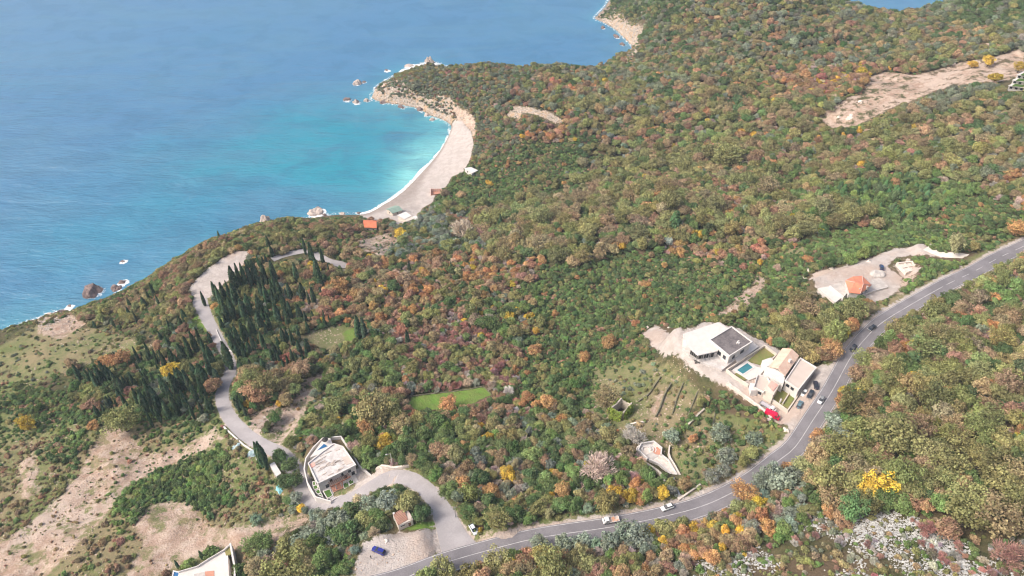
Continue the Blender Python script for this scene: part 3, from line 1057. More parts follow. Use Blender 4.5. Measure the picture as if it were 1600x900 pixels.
def twiggy(name, seed, n=1900):
    """a leafless crown: short fine twigs in loose tufts at the limb ends"""
    rng = np.random.default_rng(seed)
    tufts = sph(rng, 26)
    tufts[:, 2] = np.abs(tufts[:, 2]) * 0.9
    cen = np.array([0, 0, 0.55]) + tufts * rng.uniform(0.35, 0.85, (26, 1))
    k = rng.integers(0, 26, n)
    d = sph(rng, n)
    C = cen[k] + d * rng.uniform(0.1, 0.32, (n, 1))
    ax = tufts[k] * 0.8 + d * 0.8 + np.array([0, 0, 0.5]) + rng.normal(size=(n, 3)) * 0.35
    ax /= np.linalg.norm(ax, axis=1)[:, None]
    nn = tufts[k] + np.array([0, 0, 0.8]) + rng.normal(size=(n, 3)) * 0.35
    B = np.cross(nn, ax)
    B /= np.maximum(np.linalg.norm(B, axis=1), 1e-5)[:, None]
    ln = rng.uniform(0.04, 0.11, n)[:, None]
    wd = rng.uniform(0.012, 0.026, n)[:, None]
    V = np.stack([C - ax * ln - B * wd, C - ax * ln + B * wd, C + ax * ln + B * wd * 0.5, C + ax * ln - B * wd * 0.5], 1).reshape(-1, 3)
    F = np.arange(4 * n).reshape(n, 4)
    lb = rng.uniform(0.35, 0.75, 26)
    var = np.clip(lb[k] + rng.normal(size=n) * 0.2, 0, 1)
    return np_mesh(name, V, F, [LEAF], False, {"var": ("FLOAT", "POINT", np.repeat(var, 4))})


def spindle(name, seed, n=760, rad=0.1, base=0.05):
    rng = np.random.default_rng(seed)
    z = base + (1 - base) * rng.random(n) ** 0.85
    t = (z - base) / (1 - base)
    prof = np.sin(np.pi * np.clip(t * 0.86 + 0.14, 0, 1)) ** 0.75 * (1 - 0.25 * t)
    th = rng.uniform(0, 2 * np.pi, n)
    ridge = 1 + 0.16 * np.sin(th * 3 + seed) + rng.normal(size=n) * 0.09
    r = rad * prof * ridge
    C = np.c_[np.cos(th) * r, np.sin(th) * r, z]
    Nn = np.c_[np.cos(th), np.sin(th), 0.35 + 0 * th] + rng.normal(size=(n, 3)) * 0.35
    ax = np.tile(np.array([[0, 0, 1.0]]), (n, 1)) + rng.normal(size=(n, 3)) * 0.15
    var = np.clip(0.5 + rng.normal(size=n) * 0.22 + 0.12 * np.sin(th * 3 + seed), 0, 1)
    return leaf_mesh(name, C, Nn, 0.045, var, 1.7, LEAF, ax)


def conifer(name, seed, n=900):
    rng = np.random.default_rng(seed)
    tier = rng.integers(0, 8, n)
    z = 0.35 + tier * 0.24 + rng.normal(size=n) * 0.04
    R0 = 0.95 * (1 - tier / 9.5)
    q = rng.random(n) ** 0.6
    arms = rng.integers(0, 7, n)
    th = arms * 2 * np.pi / 7 + tier * 0.5 + rng.normal(size=n) * 0.22
    r = R0 * q
    C = np.c_[np.cos(th) * r, np.sin(th) * r, z - r * 0.22]
    Nn = np.c_[np.cos(th) * 0.5, np.sin(th) * 0.5, 1 + 0 * th] + rng.normal(size=(n, 3)) * 0.4
    return leaf_mesh(name, C, Nn, 0.15, np.clip(0.35 + 0.4 * q + rng.normal(size=n) * 0.15, 0, 1), 0.8, LEAF)


BANK = bpy.data.collections.new("foliage_shapes")      # not linked to the scene: only the far masses draw on it
CROWNS = {"broadleaf": [], "olive": [], "bare": [], "cypress": [], "pine": [], "shrub": []}
for s in range(10):
    CROWNS["broadleaf"].append(lobed("broadleaf_crown", 10 + s, 13 + s % 5 * 3, 110, 0.115, 1.05, 0.75, (0.22, 0.5), 0.66))
for s in range(3):
    CROWNS["olive"].append(lobed("olive_crown", 40 + s, 20, 85, 0.11, 1.0, 0.75, (0.24, 0.36), 0.66))
for s in range(4):
    CROWNS["bare"].append(twiggy("bare_crown", 60 + s))
for s in range(4):
    CROWNS["cypress"].append(spindle("cypress_crown", 80 + s, 760, 0.085 + 0.014 * s))
for s in range(3):
    CROWNS["pine"].append(conifer("pine_crown", 90 + s))
for s in range(5):
    CROWNS["shrub"].append(lobed("shrub_crown", 100 + s, 8 + s, 62, 0.2, 0.45, 0.6, (0.34, 0.5), 0.58, 0.2))
GRAND = []
for s in range(3):
    GRAND.append(len(CROWNS["broadleaf"]))
    CROWNS["broadleaf"].append(lobed("broadleaf_crown", 130 + s, 34, 105, 0.075, 1.0, 0.72, (0.16, 0.32), 0.72))
SHAPE_ID = {}
for k, ms in CROWNS.items():
    for q, me in enumerate(ms):
        o = bpy.data.objects.new("%03d_%s" % (len(SHAPE_ID), k), me)
        BANK.objects.link(o)
        SHAPE_ID[(k, q)] = len(SHAPE_ID)


def trunk_mesh(name, h, r, limbs, mat, seed, spread=0.5):
    rnd = random.Random(seed)
    mb = MB()
    mb.tube((0, 0, -0.12), (0.02, 0.01, h), r * 1.25, r * 0.75, 7)
    for k in range(limbs):
        a = 2 * math.pi * (k + rnd.random() * 0.5) / max(limbs, 1)
        q = (math.cos(a) * spread, math.sin(a) * spread, h + rnd.uniform(0.3, 0.55))
        mb.tube((0.02, 0.01, h * rnd.uniform(0.75, 0.98)), q, r * 0.6, r * 0.2, 5)
    o = mb.build(name, mat)
    me = o.data
    bpy.data.objects.remove(o)
    return me


TRUNKS = {"broadleaf": trunk_mesh("trunk", 0.6, 0.09, 4, BARK, 1), "olive": trunk_mesh("trunk", 0.45, 0.12, 3, BARK, 2, 0.4),
          "bare": trunk_mesh("trunk", 0.45, 0.06, 6, PALEBARK, 3, 0.55), "cypress": trunk_mesh("trunk", 0.5, 0.018, 0, BARK, 4), "pine": trunk_mesh("trunk", 1.9, 0.06, 0, BARK, 5)}

# ------------------------------------------------------------------ leaf colours (base colours)
TINT = {"olive": (0.3, 0.3, 0.13), "tan": (0.38, 0.3, 0.18), "dark": (0.13, 0.2, 0.085), "green": (0.185, 0.27, 0.1), "lime": (0.255, 0.345, 0.115), "orange": (0.54, 0.315, 0.155),
        "rust": (0.43, 0.275, 0.185), "yellow": (0.64, 0.45, 0.085), "pink": (0.56, 0.45, 0.4), "mauve": (0.46, 0.265, 0.235), "grey": (0.54, 0.51, 0.47), "silver": (0.285, 0.34, 0.265),
        "cypress": (0.075, 0.135, 0.078), "red": (0.46, 0.22, 0.17), "pine": (0.12, 0.22, 0.095), "sage": (0.25, 0.28, 0.2)}
TINT_WORD = {"olive": "olive green", "tan": "tan brown", "dark": "dark green", "green": "mid green", "lime": "bright green", "orange": "orange", "rust": "rust brown", "yellow": "yellow", "pink": "pinkish grey",
             "mauve": "mauve brown", "grey": "pale grey", "silver": "silvery green", "cypress": "blackish green", "red": "reddish", "pine": "deep green", "sage": "grey green"}
# style: (share, kind, colour, smallest crown radius, largest)
STYLE = {
 "oak": [(.38, "broadleaf", "olive", 2.6, 5.2), (.18, "broadleaf", "tan", 2.4, 4.8), (.1, "broadleaf", "dark", 2, 3.5), (0.021, "broadleaf", "orange", 1.8, 3.4), (.1, "broadleaf", "rust", 2, 3.8), (0.014, "broadleaf", "yellow", 1.6, 3), (.1, "broadleaf", "green", 2, 3.6), (.05, "bare", "pink", 2, 3.4), (.05, "olive", "silver", 1.8, 3)],
 "bigoak": [(.46, "broadleaf", "olive", 3.4, 6.4), (.22, "broadleaf", "tan", 3.2, 6.0), (.1, "broadleaf", "dark", 2, 3.8), (0.018, "broadleaf", "orange", 1.8, 3.2), (.06, "broadleaf", "rust", 2, 3.8), (0.015, "broadleaf", "yellow", 1.6, 3), (.08, "broadleaf", "green", 2, 3.4), (.05, "bare", "grey", 2, 3.6)],
 "maquis": [(.34, "shrub", "dark", .6, 1.5), (.32, "shrub", "green", .6, 1.6), (.08, "broadleaf", "dark", 1.1, 2.1), (.12, "shrub", "olive", .6, 1.5), (.05, "broadleaf", "olive", 1.1, 2.2), (.04, "shrub", "rust", .8, 1.4), (0.007, "broadleaf", "orange", 1.1, 1.8), (.04, "shrub", "lime", .8, 1.5)],
 "rustwood": [(.2, "broadleaf", "rust", 1.8, 3.4), (0.124, "broadleaf", "orange", 1.7, 3.2), (.1, "bare", "pink", 1.8, 3.2), (.16, "broadleaf", "olive", 1.8, 3.6), (.1, "broadleaf", "dark", 1.5, 2.8), (.15, "broadleaf", "tan", 1.8, 3.4), (0.031, "broadleaf", "yellow", 1.5, 2.6), (0.025, "broadleaf", "red", 1.4, 2.4)],
 "mauvewood": [(.3, "bare", "mauve", 1.3, 2.6), (.08, "bare", "pink", 1.4, 2.6), (.06, "bare", "grey", 1.6, 2.6), (.08, "broadleaf", "green", 1.3, 2.4), (.08, "broadleaf", "tan", 1.4, 2.6), (.12, "broadleaf", "rust", 1.4, 2.6), (0.030, "shrub", "red", 1, 1.8), (.1, "broadleaf", "olive", 1.6, 2.8), (.08, "broadleaf", "dark", 1.4, 2.4), (0.030, "broadleaf", "orange", 1.4, 2.6)],
 "mixed": [(.24, "broadleaf", "dark", 1.6, 3.0), (.22, "broadleaf", "green", 1.6, 3.0), (.22, "broadleaf", "olive", 1.8, 3.6), (0.024, "broadleaf", "yellow", 1.3, 2.6), (0.024, "broadleaf", "orange", 1.4, 2.6), (.1, "broadleaf", "tan", 1.6, 3.0), (.05, "olive", "silver", 1.6, 2.6), (.05, "bare", "pink", 1.5, 2.6)],
 "head": [(.26, "shrub", "sage", 1.0, 2.0), (.2, "broadleaf", "sage", 1.2, 2.2), (.12, "shrub", "rust", 1.1, 2.2), (.16, "broadleaf", "olive", 1.2, 2.3), (.14, "shrub", "dark", 1.1, 2.2), (.06, "bare", "mauve", 1.2, 2.0), (.06, "broadleaf", "tan", 1.2, 2.2)],
 "far": [(.28, "broadleaf", "sage", 2, 3.8), (.3, "broadleaf", "olive", 2, 4.0), (.16, "broadleaf", "tan", 2, 3.6), (.14, "broadleaf", "dark", 1.8, 3.4), (.08, "broadleaf", "rust", 1.8, 3.4), (0.020, "broadleaf", "orange", 1.6, 2.8)],
 "fardark": [(.5, "broadleaf", "dark", 1.8, 3.4), (.3, "broadleaf", "sage", 1.8, 3.4), (.2, "broadleaf", "olive", 1.8, 3.4)],
 "cyp": [(.2, "cypress", "cypress", 5.5, 10), (.2, "broadleaf", "dark", 1.5, 2.6), (.18, "broadleaf", "olive", 1.5, 2.8), (.12, "broadleaf", "rust", 1.4, 2.4), (.1, "shrub", "dark", 1.0, 1.8), (.06, "olive", "silver", 1.4, 2.2)],
 "cypmix": [(.1, "cypress", "cypress", 5.5, 10), (.22, "broadleaf", "dark", 1.3, 2.6), (.22, "broadleaf", "olive", 1.4, 3.0), (.14, "broadleaf", "tan", 1.3, 2.6), (.12, "shrub", "green", 1.0, 1.8), (.08, "olive", "silver", 1.3, 2.2), (.06, "broadleaf", "orange", 1.2, 2.2), (.06, "broadleaf", "rust", 1.2, 2.2)],
 "silver": [(.55, "olive", "silver", 1.7, 3.0), (.2, "broadleaf", "dark", 1.6, 3.0), (.15, "broadleaf", "olive", 1.6, 3.2), (.1, "broadleaf", "tan", 1.5, 2.5)],
 "pines": [(.22, "pine", "pine", 1.5, 2.8), (.16, "broadleaf", "lime", 1.2, 2.4), (.3, "broadleaf", "green", 1.4, 3.0), (.22, "broadleaf", "dark", 1.6, 3.0), (.1, "shrub", "green", 1, 2)],
 "coast": [(.3, "broadleaf", "olive", 1.5, 2.8), (.2, "broadleaf", "tan", 1.4, 2.6), (.14, "broadleaf", "rust", 1.3, 2.4), (.16, "shrub", "green", 1, 1.8), (.2, "shrub", "dark", 1, 2.0)],
 "grass": [(.34, "shrub", "olive", .4, 1.0), (.26, "shrub", "green", .4, 1.1), (.2, "shrub", "tan", .4, .9), (.2, "shrub", "sage", .4, 1.0)],
 "scree": [(.45, "shrub", "tan", .3, .8), (.2, "shrub", "olive", .3, 1.0), (.12, "shrub", "green", .4, 1.2), (.23, "shrub", "rust", .3, .7)],
 "greens": [(.5, "shrub", "green", .9, 1.7), (.3, "shrub", "dark", .9, 1.8), (.2, "shrub", "lime", .7, 1.3)],
 "rocky": [(.24, "shrub", "tan", .4, 1.1), (.14, "shrub", "sage", .4, 1.0), (.14, "bare", "grey", .8, 1.5), (.08, "bare", "mauve", .8, 1.5), (.2, "shrub", "green", .4, 1.1), (.2, "shrub", "olive", .4, 1.1)],
 "fall": [(0.096, "broadleaf", "orange", 1.3, 2.6), (0.072, "broadleaf", "yellow", 1.2, 2.3), (.16, "broadleaf", "olive", 1.6, 3.0), (.14, "broadleaf", "rust", 1.4, 2.6), (.12, "broadleaf", "tan", 1.5, 2.8), (.1, "broadleaf", "green", 1.3, 2.4), (.1, "olive", "silver", 1.5, 2.5), (.1, "bare", "pink", 1.3, 2.3)],
}
FILL = {"grass": 0.17, "scree": 0.6, "rocky": 0.25}
# where each style grows: photo x, y, half-width, half-height, weight, style
ZONES = [
 (690,130,110,35,1.4,"head"),(760,200,60,45,1,"head"),(950,160,130,40,1.2,"far"),(900,140,70,14,1.2,"rustwood"),(860,190,120,30,.7,"rustwood"),(1000,40,60,40,1.6,"fardark"),(1050,80,120,40,.9,"far"),
 (1200,60,160,60,1,"far"),(1250,130,120,30,.8,"rustwood"),(1400,60,130,30,1,"far"),(1560,20,70,22,2,"fardark"),(1340,4,50,14,2,"fardark"),(1150,200,150,60,1,"oak"),(1350,240,150,50,1,"oak"),(1550,200,100,70,1,"far"),
 (870,265,110,36,1.2,"maquis"),(1000,280,150,40,.9,"oak"),(830,310,100,30,1,"maquis"),(1390,245,60,14,1.2,"silver"),
 (900,355,120,45,1.4,"bigoak"),(1050,340,110,40,1.6,"bigoak"),(1180,320,90,40,1.4,"oak"),(1150,390,90,40,1.2,"rustwood"),(1250,350,90,26,1.2,"bigoak"),(1390,305,80,24,2,"pines"),(1360,375,90,20,1.6,"greens"),(1540,345,70,30,1.2,"maquis"),(1590,300,40,30,1,"rustwood"),
 (960,470,130,55,1.8,"maquis"),(1080,450,140,50,1.8,"maquis"),(1220,430,60,60,1.5,"maquis"),(1180,520,50,22,1.8,"maquis"),(860,560,50,60,1.2,"maquis"),(950,550,60,40,1.3,"maquis"),
 (640,440,110,40,1.6,"rustwood"),(750,430,80,26,1.3,"rustwood"),(560,460,70,40,1.2,"rustwood"),(680,370,60,26,1.2,"silver"),(740,355,40,12,1.2,"mauvewood"),(650,390,90,20,.8,"silver"),
 (710,540,80,36,1.5,"mauvewood"),(690,590,80,26,1.7,"mauvewood"),(770,565,50,34,1,"mauvewood"),(640,490,80,30,.8,"rustwood"),(780,510,70,30,.8,"rustwood"),(800,500,60,40,.8,"mixed"),
 (570,600,70,60,1.3,"mixed"),(590,650,70,40,1,"oak"),(520,660,70,40,1.2,"mixed"),(700,680,110,40,1.2,"mixed"),(760,640,60,18,1.2,"mauvewood"),(820,740,150,60,1.3,"mixed"),(900,690,90,50,.8,"mixed"),(860,780,130,30,.9,"mixed"),(930,740,50,35,1,"mauvewood"),(960,770,70,16,1.0,"fall"),
 (900,620,60,30,.8,"maquis"),(1020,620,60,60,2.4,"grass"),(1120,690,80,50,1.2,"maquis"),(1150,660,50,30,1.0,"grass"),
 (1300,500,60,40,2,"bigoak"),(1240,520,40,30,1.2,"oak"),(1320,480,50,20,1.2,"oak"),(1460,430,50,20,1.8,"greens"),
 (1430,600,150,90,1.4,"bigoak"),(1550,500,90,60,1.3,"oak"),(1560,650,90,70,1.4,"bigoak"),(1380,700,120,50,1.2,"bigoak"),(1480,520,60,40,.8,"rustwood"),(1530,760,100,50,1.5,"bigoak"),(1330,740,80,50,1.3,"bigoak"),(1290,660,40,40,1.2,"silver"),(1190,750,50,25,2,"silver"),(1390,650,90,26,.6,"mixed"),
 (1430,862,170,40,4.5,"rocky"),(1250,875,90,30,3.5,"rocky"),(1120,895,60,14,1.6,"rocky"),(1060,840,120,40,1.6,"fall"),(1180,810,80,40,1.5,"fall"),(920,880,110,30,1.2,"fall"),(830,885,100,26,1.0,"oak"),(940,850,80,14,1.6,"silver"),(1060,820,40,12,1.4,"fall"),
 (400,470,70,60,2.2,"cypmix"),(460,520,60,40,1.6,"cypmix"),(300,560,60,40,2.2,"cyp"),(260,610,90,40,2.2,"cyp"),(180,600,50,30,1.6,"cyp"),(420,560,50,40,1.4,"cypmix"),(500,480,40,40,1,"rustwood"),(430,600,50,25,1.2,"oak"),
 (480,380,100,26,1.3,"coast"),(300,430,120,40,1.2,"coast"),(540,370,60,25,1.2,"coast"),(200,480,100,20,1.2,"coast"),(330,400,60,20,1,"coast"),
 (60,570,110,50,2.0,"grass"),(170,535,80,22,2.2,"grass"),(40,640,70,40,1.3,"maquis"),(150,580,50,16,1.0,"rustwood"),(230,660,110,22,1.2,"maquis"),(20,600,60,30,.8,"coast"),
 (120,800,160,90,2.6,"scree"),(255,765,80,30,6,"greens"),(310,735,40,26,5,"greens"),(210,790,30,30,4,"greens"),(110,720,40,40,1.0,"greens"),(370,740,70,40,1.6,"scree"),(400,800,60,14,1.4,"scree"),(0,800,26,60,1.2,"maquis"),(300,860,120,40,2,"scree"),
 (520,830,80,40,2,"silver"),(600,780,70,22,2,"silver"),(470,870,50,30,1.6,"oak"),(520,880,40,24,1.4,"greens"),(560,800,60,30,1,"oak"),
]
ZX = np.array([z[:5] for z in ZONES], float)
ZS = [z[5] for z in ZONES]

# photo regions that no crown in front may cover
KEEP = [LOT_PX, PARK_PX, [(470,524),(500,514),(545,507),(556,530),(505,543)], [(472,722),(482,700),(505,682),(536,680),(566,730),(600,738),(612,748),(560,770),(517,786),(490,782)], [(606,806),(630,793),(640,806),(650,822),(622,836)],
        [(1000,520),(1025,508),(1068,515),(1105,502),(1150,508),(1200,538),(1275,570),(1300,578),(1284,622),(1258,657),(1234,672),(1214,660),(1180,634),(1130,604),(1080,577),(1040,557)],
        [(1260,437),(1275,423),(1320,412),(1360,400),(1400,386),(1440,379),(1462,392),(1500,398),(1470,404),(1445,402),(1420,399),(1396,404),(1386,416),(1398,420),(1402,412),(1424,406),(1438,416),(1436,428),(1412,434),(1405,452),(1375,470),(1345,458),(1305,476),(1275,459)],
        [(992,702),(1003,688),(1022,685),(1036,697),(1046,694),(1066,744),(1058,748),(1015,728)], [(262,905),(275,888),(320,868),(358,845),(372,893),(372,905)], [(640,638),(643,619),(700,611),(757,602),(769,616),(735,632),(690,640)],
        [(950,648),(954,630),(972,618),(992,626),(990,650),(970,665)], [(416,728),(428,718),(442,740),(436,750)],[(568,360),(568,343),(592,343),(592,360)],[(566,336),(600,316),(640,286),(676,252),(700,216),(706,196),(738,200),(740,228),(730,256),(700,280),(676,312),(640,342),(600,340)],
        [(1356,122),(1380,111),(1430,116),(1480,103),(1500,95),(1540,90),(1610,74),(1610,142),(1575,142),(1560,126),(1500,132),(1460,142),(1420,160),(1380,166),(1345,150)],
        [(1282,184),(1330,150),(1385,146),(1400,166),(1340,194),(1300,200)],[(800,165),(830,167),(862,175),(884,189),(868,193),(838,181),(804,175)],[(795,171),(815,177),(812,187),(792,181)],[(708,166),(728,170),(743,190),(738,208),(720,196)],[(424,769),(436,752),(452,768),(440,778)],[(376,690),(392,690),(408,716),(392,718)],
        [(215,818),(245,787),(300,787),(310,830),(400,826),(470,800),(484,814),(430,848),(350,860),(270,884),(225,870)]]
KEEP_LINES = [([(560,920),(620,900),(696,874),(787,850),(850,835),(943.5,819),(1000,809),(1043.7,801),(1085,789),(1125,772),(1174,747),(1215,717),(1243,692)], 11), ([(p[0] - 1, p[1] - 2) for p in HIGHWAY_PX[11:]], 13),
              (LANE_PX[:8], 11), (LANE_PX[11:], 9), ([(425,404),(468,394),(498,401),(535,413)], 6), ([(600,740),(584,757),(550,776),(518,790)], 5), ([(1590,390),(1540,399),(1470,398),(1445,391)], 6)]
kx, ky = np.meshgrid(np.arange(0, 1600, 2.0), np.arange(0, 900, 2.0))
KEEP_MASK = np.zeros(kx.shape, bool)
for p in KEEP:
    KEEP_MASK |= inside(kx, ky, p)
for p, w in KEEP_LINES:
    dd, _, _ = seg_dist(kx, ky, p, closed=False)
    KEEP_MASK |= dd < w


def covered(px, py):
    i, j = int(py / 2), int(px / 2)
    return 0 <= i < KEEP_MASK.shape[0] and 0 <= j < KEEP_MASK.shape[1] and KEEP_MASK[i, j]


PLANTS = []          # dict per plant: kind, colour, x, y, z, r (crown radius or cypress height), shape, rot, tall
CELL = {}


def room(x, y, r, k):
    ci, cj = int(x // 5), int(y // 5)
    for a in range(ci - 2, ci + 3):
        for b in range(cj - 2, cj + 3):
            for (qx, qy, qr) in CELL.get((a, b), ()):
                if (qx - x) ** 2 + (qy - y) ** 2 < (k * (qr + r)) ** 2:
                    return False
    return True


def put(kind, colour, x, y, r, rng, force=False, k=0.7, label=None, sz=None, jitter=0.12, mark=None):
    foot = r * 0.09 if kind == "cypress" else r
    if not force and not room(x, y, foot, k):
        return None
    z = float(height(x, y)[0])
    hgt = {"cypress": r, "broadleaf": 1.9 * r, "olive": 1.75 * r, "bare": 1.5 * r, "pine": 2.3 * r, "shrub": 1.0 * r}[kind]
    if sz:
        hgt *= sz
    if not force:
        for f in (0.25, 0.6, 0.92):
            p = proj((x, y, z + hgt * f))
            wpx = foot * 0.5 * FPX / p[2][0]
            if covered(p[0][0], p[1][0]) or covered(p[0][0] - wpx, p[1][0]) or covered(p[0][0] + wpx, p[1][0]):
                return None
    t = 0.98 * np.array(TINT[colour]) * (1 + rng.normal(size=3) * jitter * 0.5) * (1 + rng.normal() * jitter)
    u1, u2 = rng.uniform(0.8, 1.25, 2) if kind != "cypress" else rng.uniform(0.6, 1.15) * np.array([1.0, rng.uniform(0.85, 1.15)])
    u1, u2 = float(u1), float(u2)
    if sz is None and kind != "cypress" and not mark:
        sz = float(rng.uniform(0.72, 1.32))
    d = dict(ux=u1, uy=u2, tx=float(rng.normal() * 0.1), ty=float(rng.normal() * 0.1), kind=kind, colour=colour, x=x, y=y, z=z, r=r, h=hgt, sz=sz or 1.0, shape=GRAND[int(rng.integers(3))] if kind == "broadleaf" and r > 4.2 else int(rng.integers(len(CROWNS[kind]) - (3 if kind == "broadleaf" else 0))), rot=float(rng.uniform(0, 6.283)), tint=np.clip(t, 0.01, 0.9), label=label, mark=mark)
    PLANTS.append(d)
    CELL.setdefault((int(x // 5), int(y // 5)), []).append((x, y, foot))
    return d


def crown_at(px, py, hgt):
    """ground point under a crown whose middle the photo shows at px, py"""
    p = hit(px, py)
    for _ in range(4):
        g = float(height(p[0], p[1])[0]) + hgt * 0.6
        q = W(px, py, g)
        p = q
    return p[0], p[1]


# trees that stand out in the photo: kind, colour, photo x, y, crown width in photo px, label
MARKED = [
 ("broadleaf","yellow",1378,760,44,"golden yellow tree beside the rocky clearing above the road"),("broadleaf","yellow",1360,766,30,None),
 ("broadleaf","olive",1296,748,64,"largest olive green oak, between the silvery olives and golden tree"),("broadleaf","olive",1320,700,56,None),("broadleaf","olive",1400,680,60,None),("broadleaf","olive",1518,800,58,"broad olive green tree at the upper edge of the white rocks"),("broadleaf","tan",1566,806,56,"broad tan tree at the upper edge of the white rocks"),("broadleaf","olive",1590,780,50,None),
 ("broadleaf","orange",1163,768,38,"orange tree overhanging the highway below the silvery olives"),("broadleaf","orange",1234,732,18,"small orange tree among the silvery olives by the highway"),
 ("broadleaf","orange",1282,684,22,"orange bush at the highway edge below the bend"),("broadleaf","orange",1300,540,26,"orange tree behind the tiled villa"),
 ("olive","silver",1208,738,36,"silvery olive nearest the highway bend"),("olive","silver",1222,752,40,None),("olive","silver",1240,742,34,None),("olive","silver",1192,752,30,None),("olive","silver",1310,664,34,None),("olive","silver",1318,682,36,None),
 ("olive","silver",1050,680,26,"silvery tree beside the stone terrace"),("olive","silver",1127,676,28,None),("olive","silver",1180,686,28,None),("olive","silver",1134,712,34,"silver olive on the slope below the twin villas"),
 ("olive","silver",1000,838,40,None),("olive","silver",975,832,36,None),("olive","silver",955,845,34,None),("olive","silver",842,850,32,None),("olive","silver",880,848,34,None),("olive","silver",910,850,30,None),
 ("broadleaf","olive",865,885,64,None),("broadleaf","olive",690,888,44,None),("broadleaf","orange",755,890,24,None),
 ("bare","pink",932,726,52,"large pinkish leafless tree below the stone terrace"),("bare","grey",990,676,40,"leafless grey tree between ivy ruin and stone terrace"),("bare","pink",722,354,42,"pinkish leafless grove tree behind the beach"),("bare","mauve",748,362,26,None),
 ("broadleaf","orange",855,628,28,"rounded orange tree beside the ditch under the lawn"),("broadleaf","yellow",794,740,24,"lemon yellow tree in the wood below the stone wall"),("broadleaf","orange",769,767,28,"orange tree below the lemon yellow tree"),("broadleaf","orange",724,758,26,None),
 ("broadleaf","orange",648,650,20,"reddish orange tree under the grassy lawn"),("broadleaf","red",643,652,16,None),("broadleaf","yellow",599,690,22,"bright yellow tree behind the roadside villa"),("broadleaf","orange",572,670,32,"amber tree in the wood above the roadside villa"),
 ("broadleaf","olive",585,640,60,"largest olive crown left of the grassy lawn"),("broadleaf","green",575,722,22,None),("broadleaf","lime",572,705,22,None),
 ("broadleaf","dark",625,706,32,"dark bushy tree beside the street lamp"),("broadleaf","orange",700,630,24,None),("broadleaf","orange",712,655,18,None),("broadleaf","yellow",762,684,18,None),("broadleaf","orange",880,767,26,None),
 ("broadleaf","yellow",960,770,22,"yellow bush by the highway verge"),("broadleaf","yellow",985,775,24,None),("broadleaf","lime",1010,775,20,None),("broadleaf","yellow",1035,770,20,None),
 ("broadleaf","orange",952,535,22,"lone orange tree in dark scrub below the pale driveway"),("broadleaf","orange",836,546,18,None),("broadleaf","orange",915,557,18,None),("broadleaf","tan",948,620,40,"tan tree above the ivy ruin"),
 ("broadleaf","red",447,559,18,"bright coral tree among cypresses by the side road"),("broadleaf","olive",415,600,48,None),("broadleaf","rust",400,612,40,"rust brown tree beside the side road bend"),("broadleaf","red",512,458,20,"crimson tree between cypresses"),
 ("broadleaf","orange",530,445,30,None),("broadleaf","yellow",40,660,26,"yellow tree beside the bare earth slope"),("broadleaf","orange",145,665,16,"small orange bush above the bare earth slope"),("broadleaf","olive",190,655,44,None),
 ("broadleaf","orange",186,560,30,"orange thicket above the cypress rows"),("broadleaf","orange",165,565,20,None),("broadleaf","yellow",268,578,24,None),("broadleaf","orange",1590,355,26,"flame orange tree near the highway at the frame edge"),
 ("broadleaf","lime",1350,395,20,None),("broadleaf","lime",1330,405,20,None),("broadleaf","lime",1355,385,16,None),("broadleaf","olive",1335,482,46,"olive oak between orange house and highway"),("broadleaf","tan",1262,482,36,None),("broadleaf","olive",1300,505,40,None),
 ("broadleaf","olive",1140,240,40,None),("broadleaf","olive",1110,235,34,None),("broadleaf","yellow",625,365,18,None),("pine","pine",1055,345,34,"dark green pine among pale oaks"),
 ("broadleaf","green",400,850,36,"round evergreen beside the gravel track"),("broadleaf","dark",412,846,26,None),("broadleaf","dark",376,892,24,"dark green tree at the white villa's corner"),("broadleaf","olive",445,885,60,None),
 ("olive","silver",462,776,18,"silver olive at the side road elbow"),("broadleaf","dark",460,748,26,None),("broadleaf","dark",446,752,22,None),("broadleaf","dark",436,712,24,None),("broadleaf","dark",452,726,24,None),("broadleaf","yellow",470,794,14,"small yellow bush at the side road elbow"),
 ("olive","silver",486,838,34,None),("olive","silver",506,824,32,None),("olive","silver",528,812,34,None),("broadleaf","dark",552,800,32,None),("olive","silver",576,790,30,None),("olive","silver",604,784,38,None),("broadleaf","olive",640,784,32,None),("broadleaf","dark",656,802,26,None),("olive","silver",470,855,34,None),("broadleaf","dark",538,836,34,None),("broadleaf","olive",572,812,30,None),
 ("broadleaf","lime",1382,630,20,None),("broadleaf","lime",1400,735,22,None),("broadleaf","orange",1316,628,20,None),("broadleaf","yellow",1345,615,20,None),("broadleaf","yellow",1320,610,20,None),("broadleaf","rust",1480,825,30,None),("bare","mauve",1580,858,50,None),("bare","mauve",1450,822,34,None),
 ("broadleaf","yellow",1520,100,11,"yellow bush on the pale earthworks"),("broadleaf","yellow",1546,95,14,None),("broadleaf","yellow",1556,121,13,None),("broadleaf","yellow",1594,103,16,None),
]
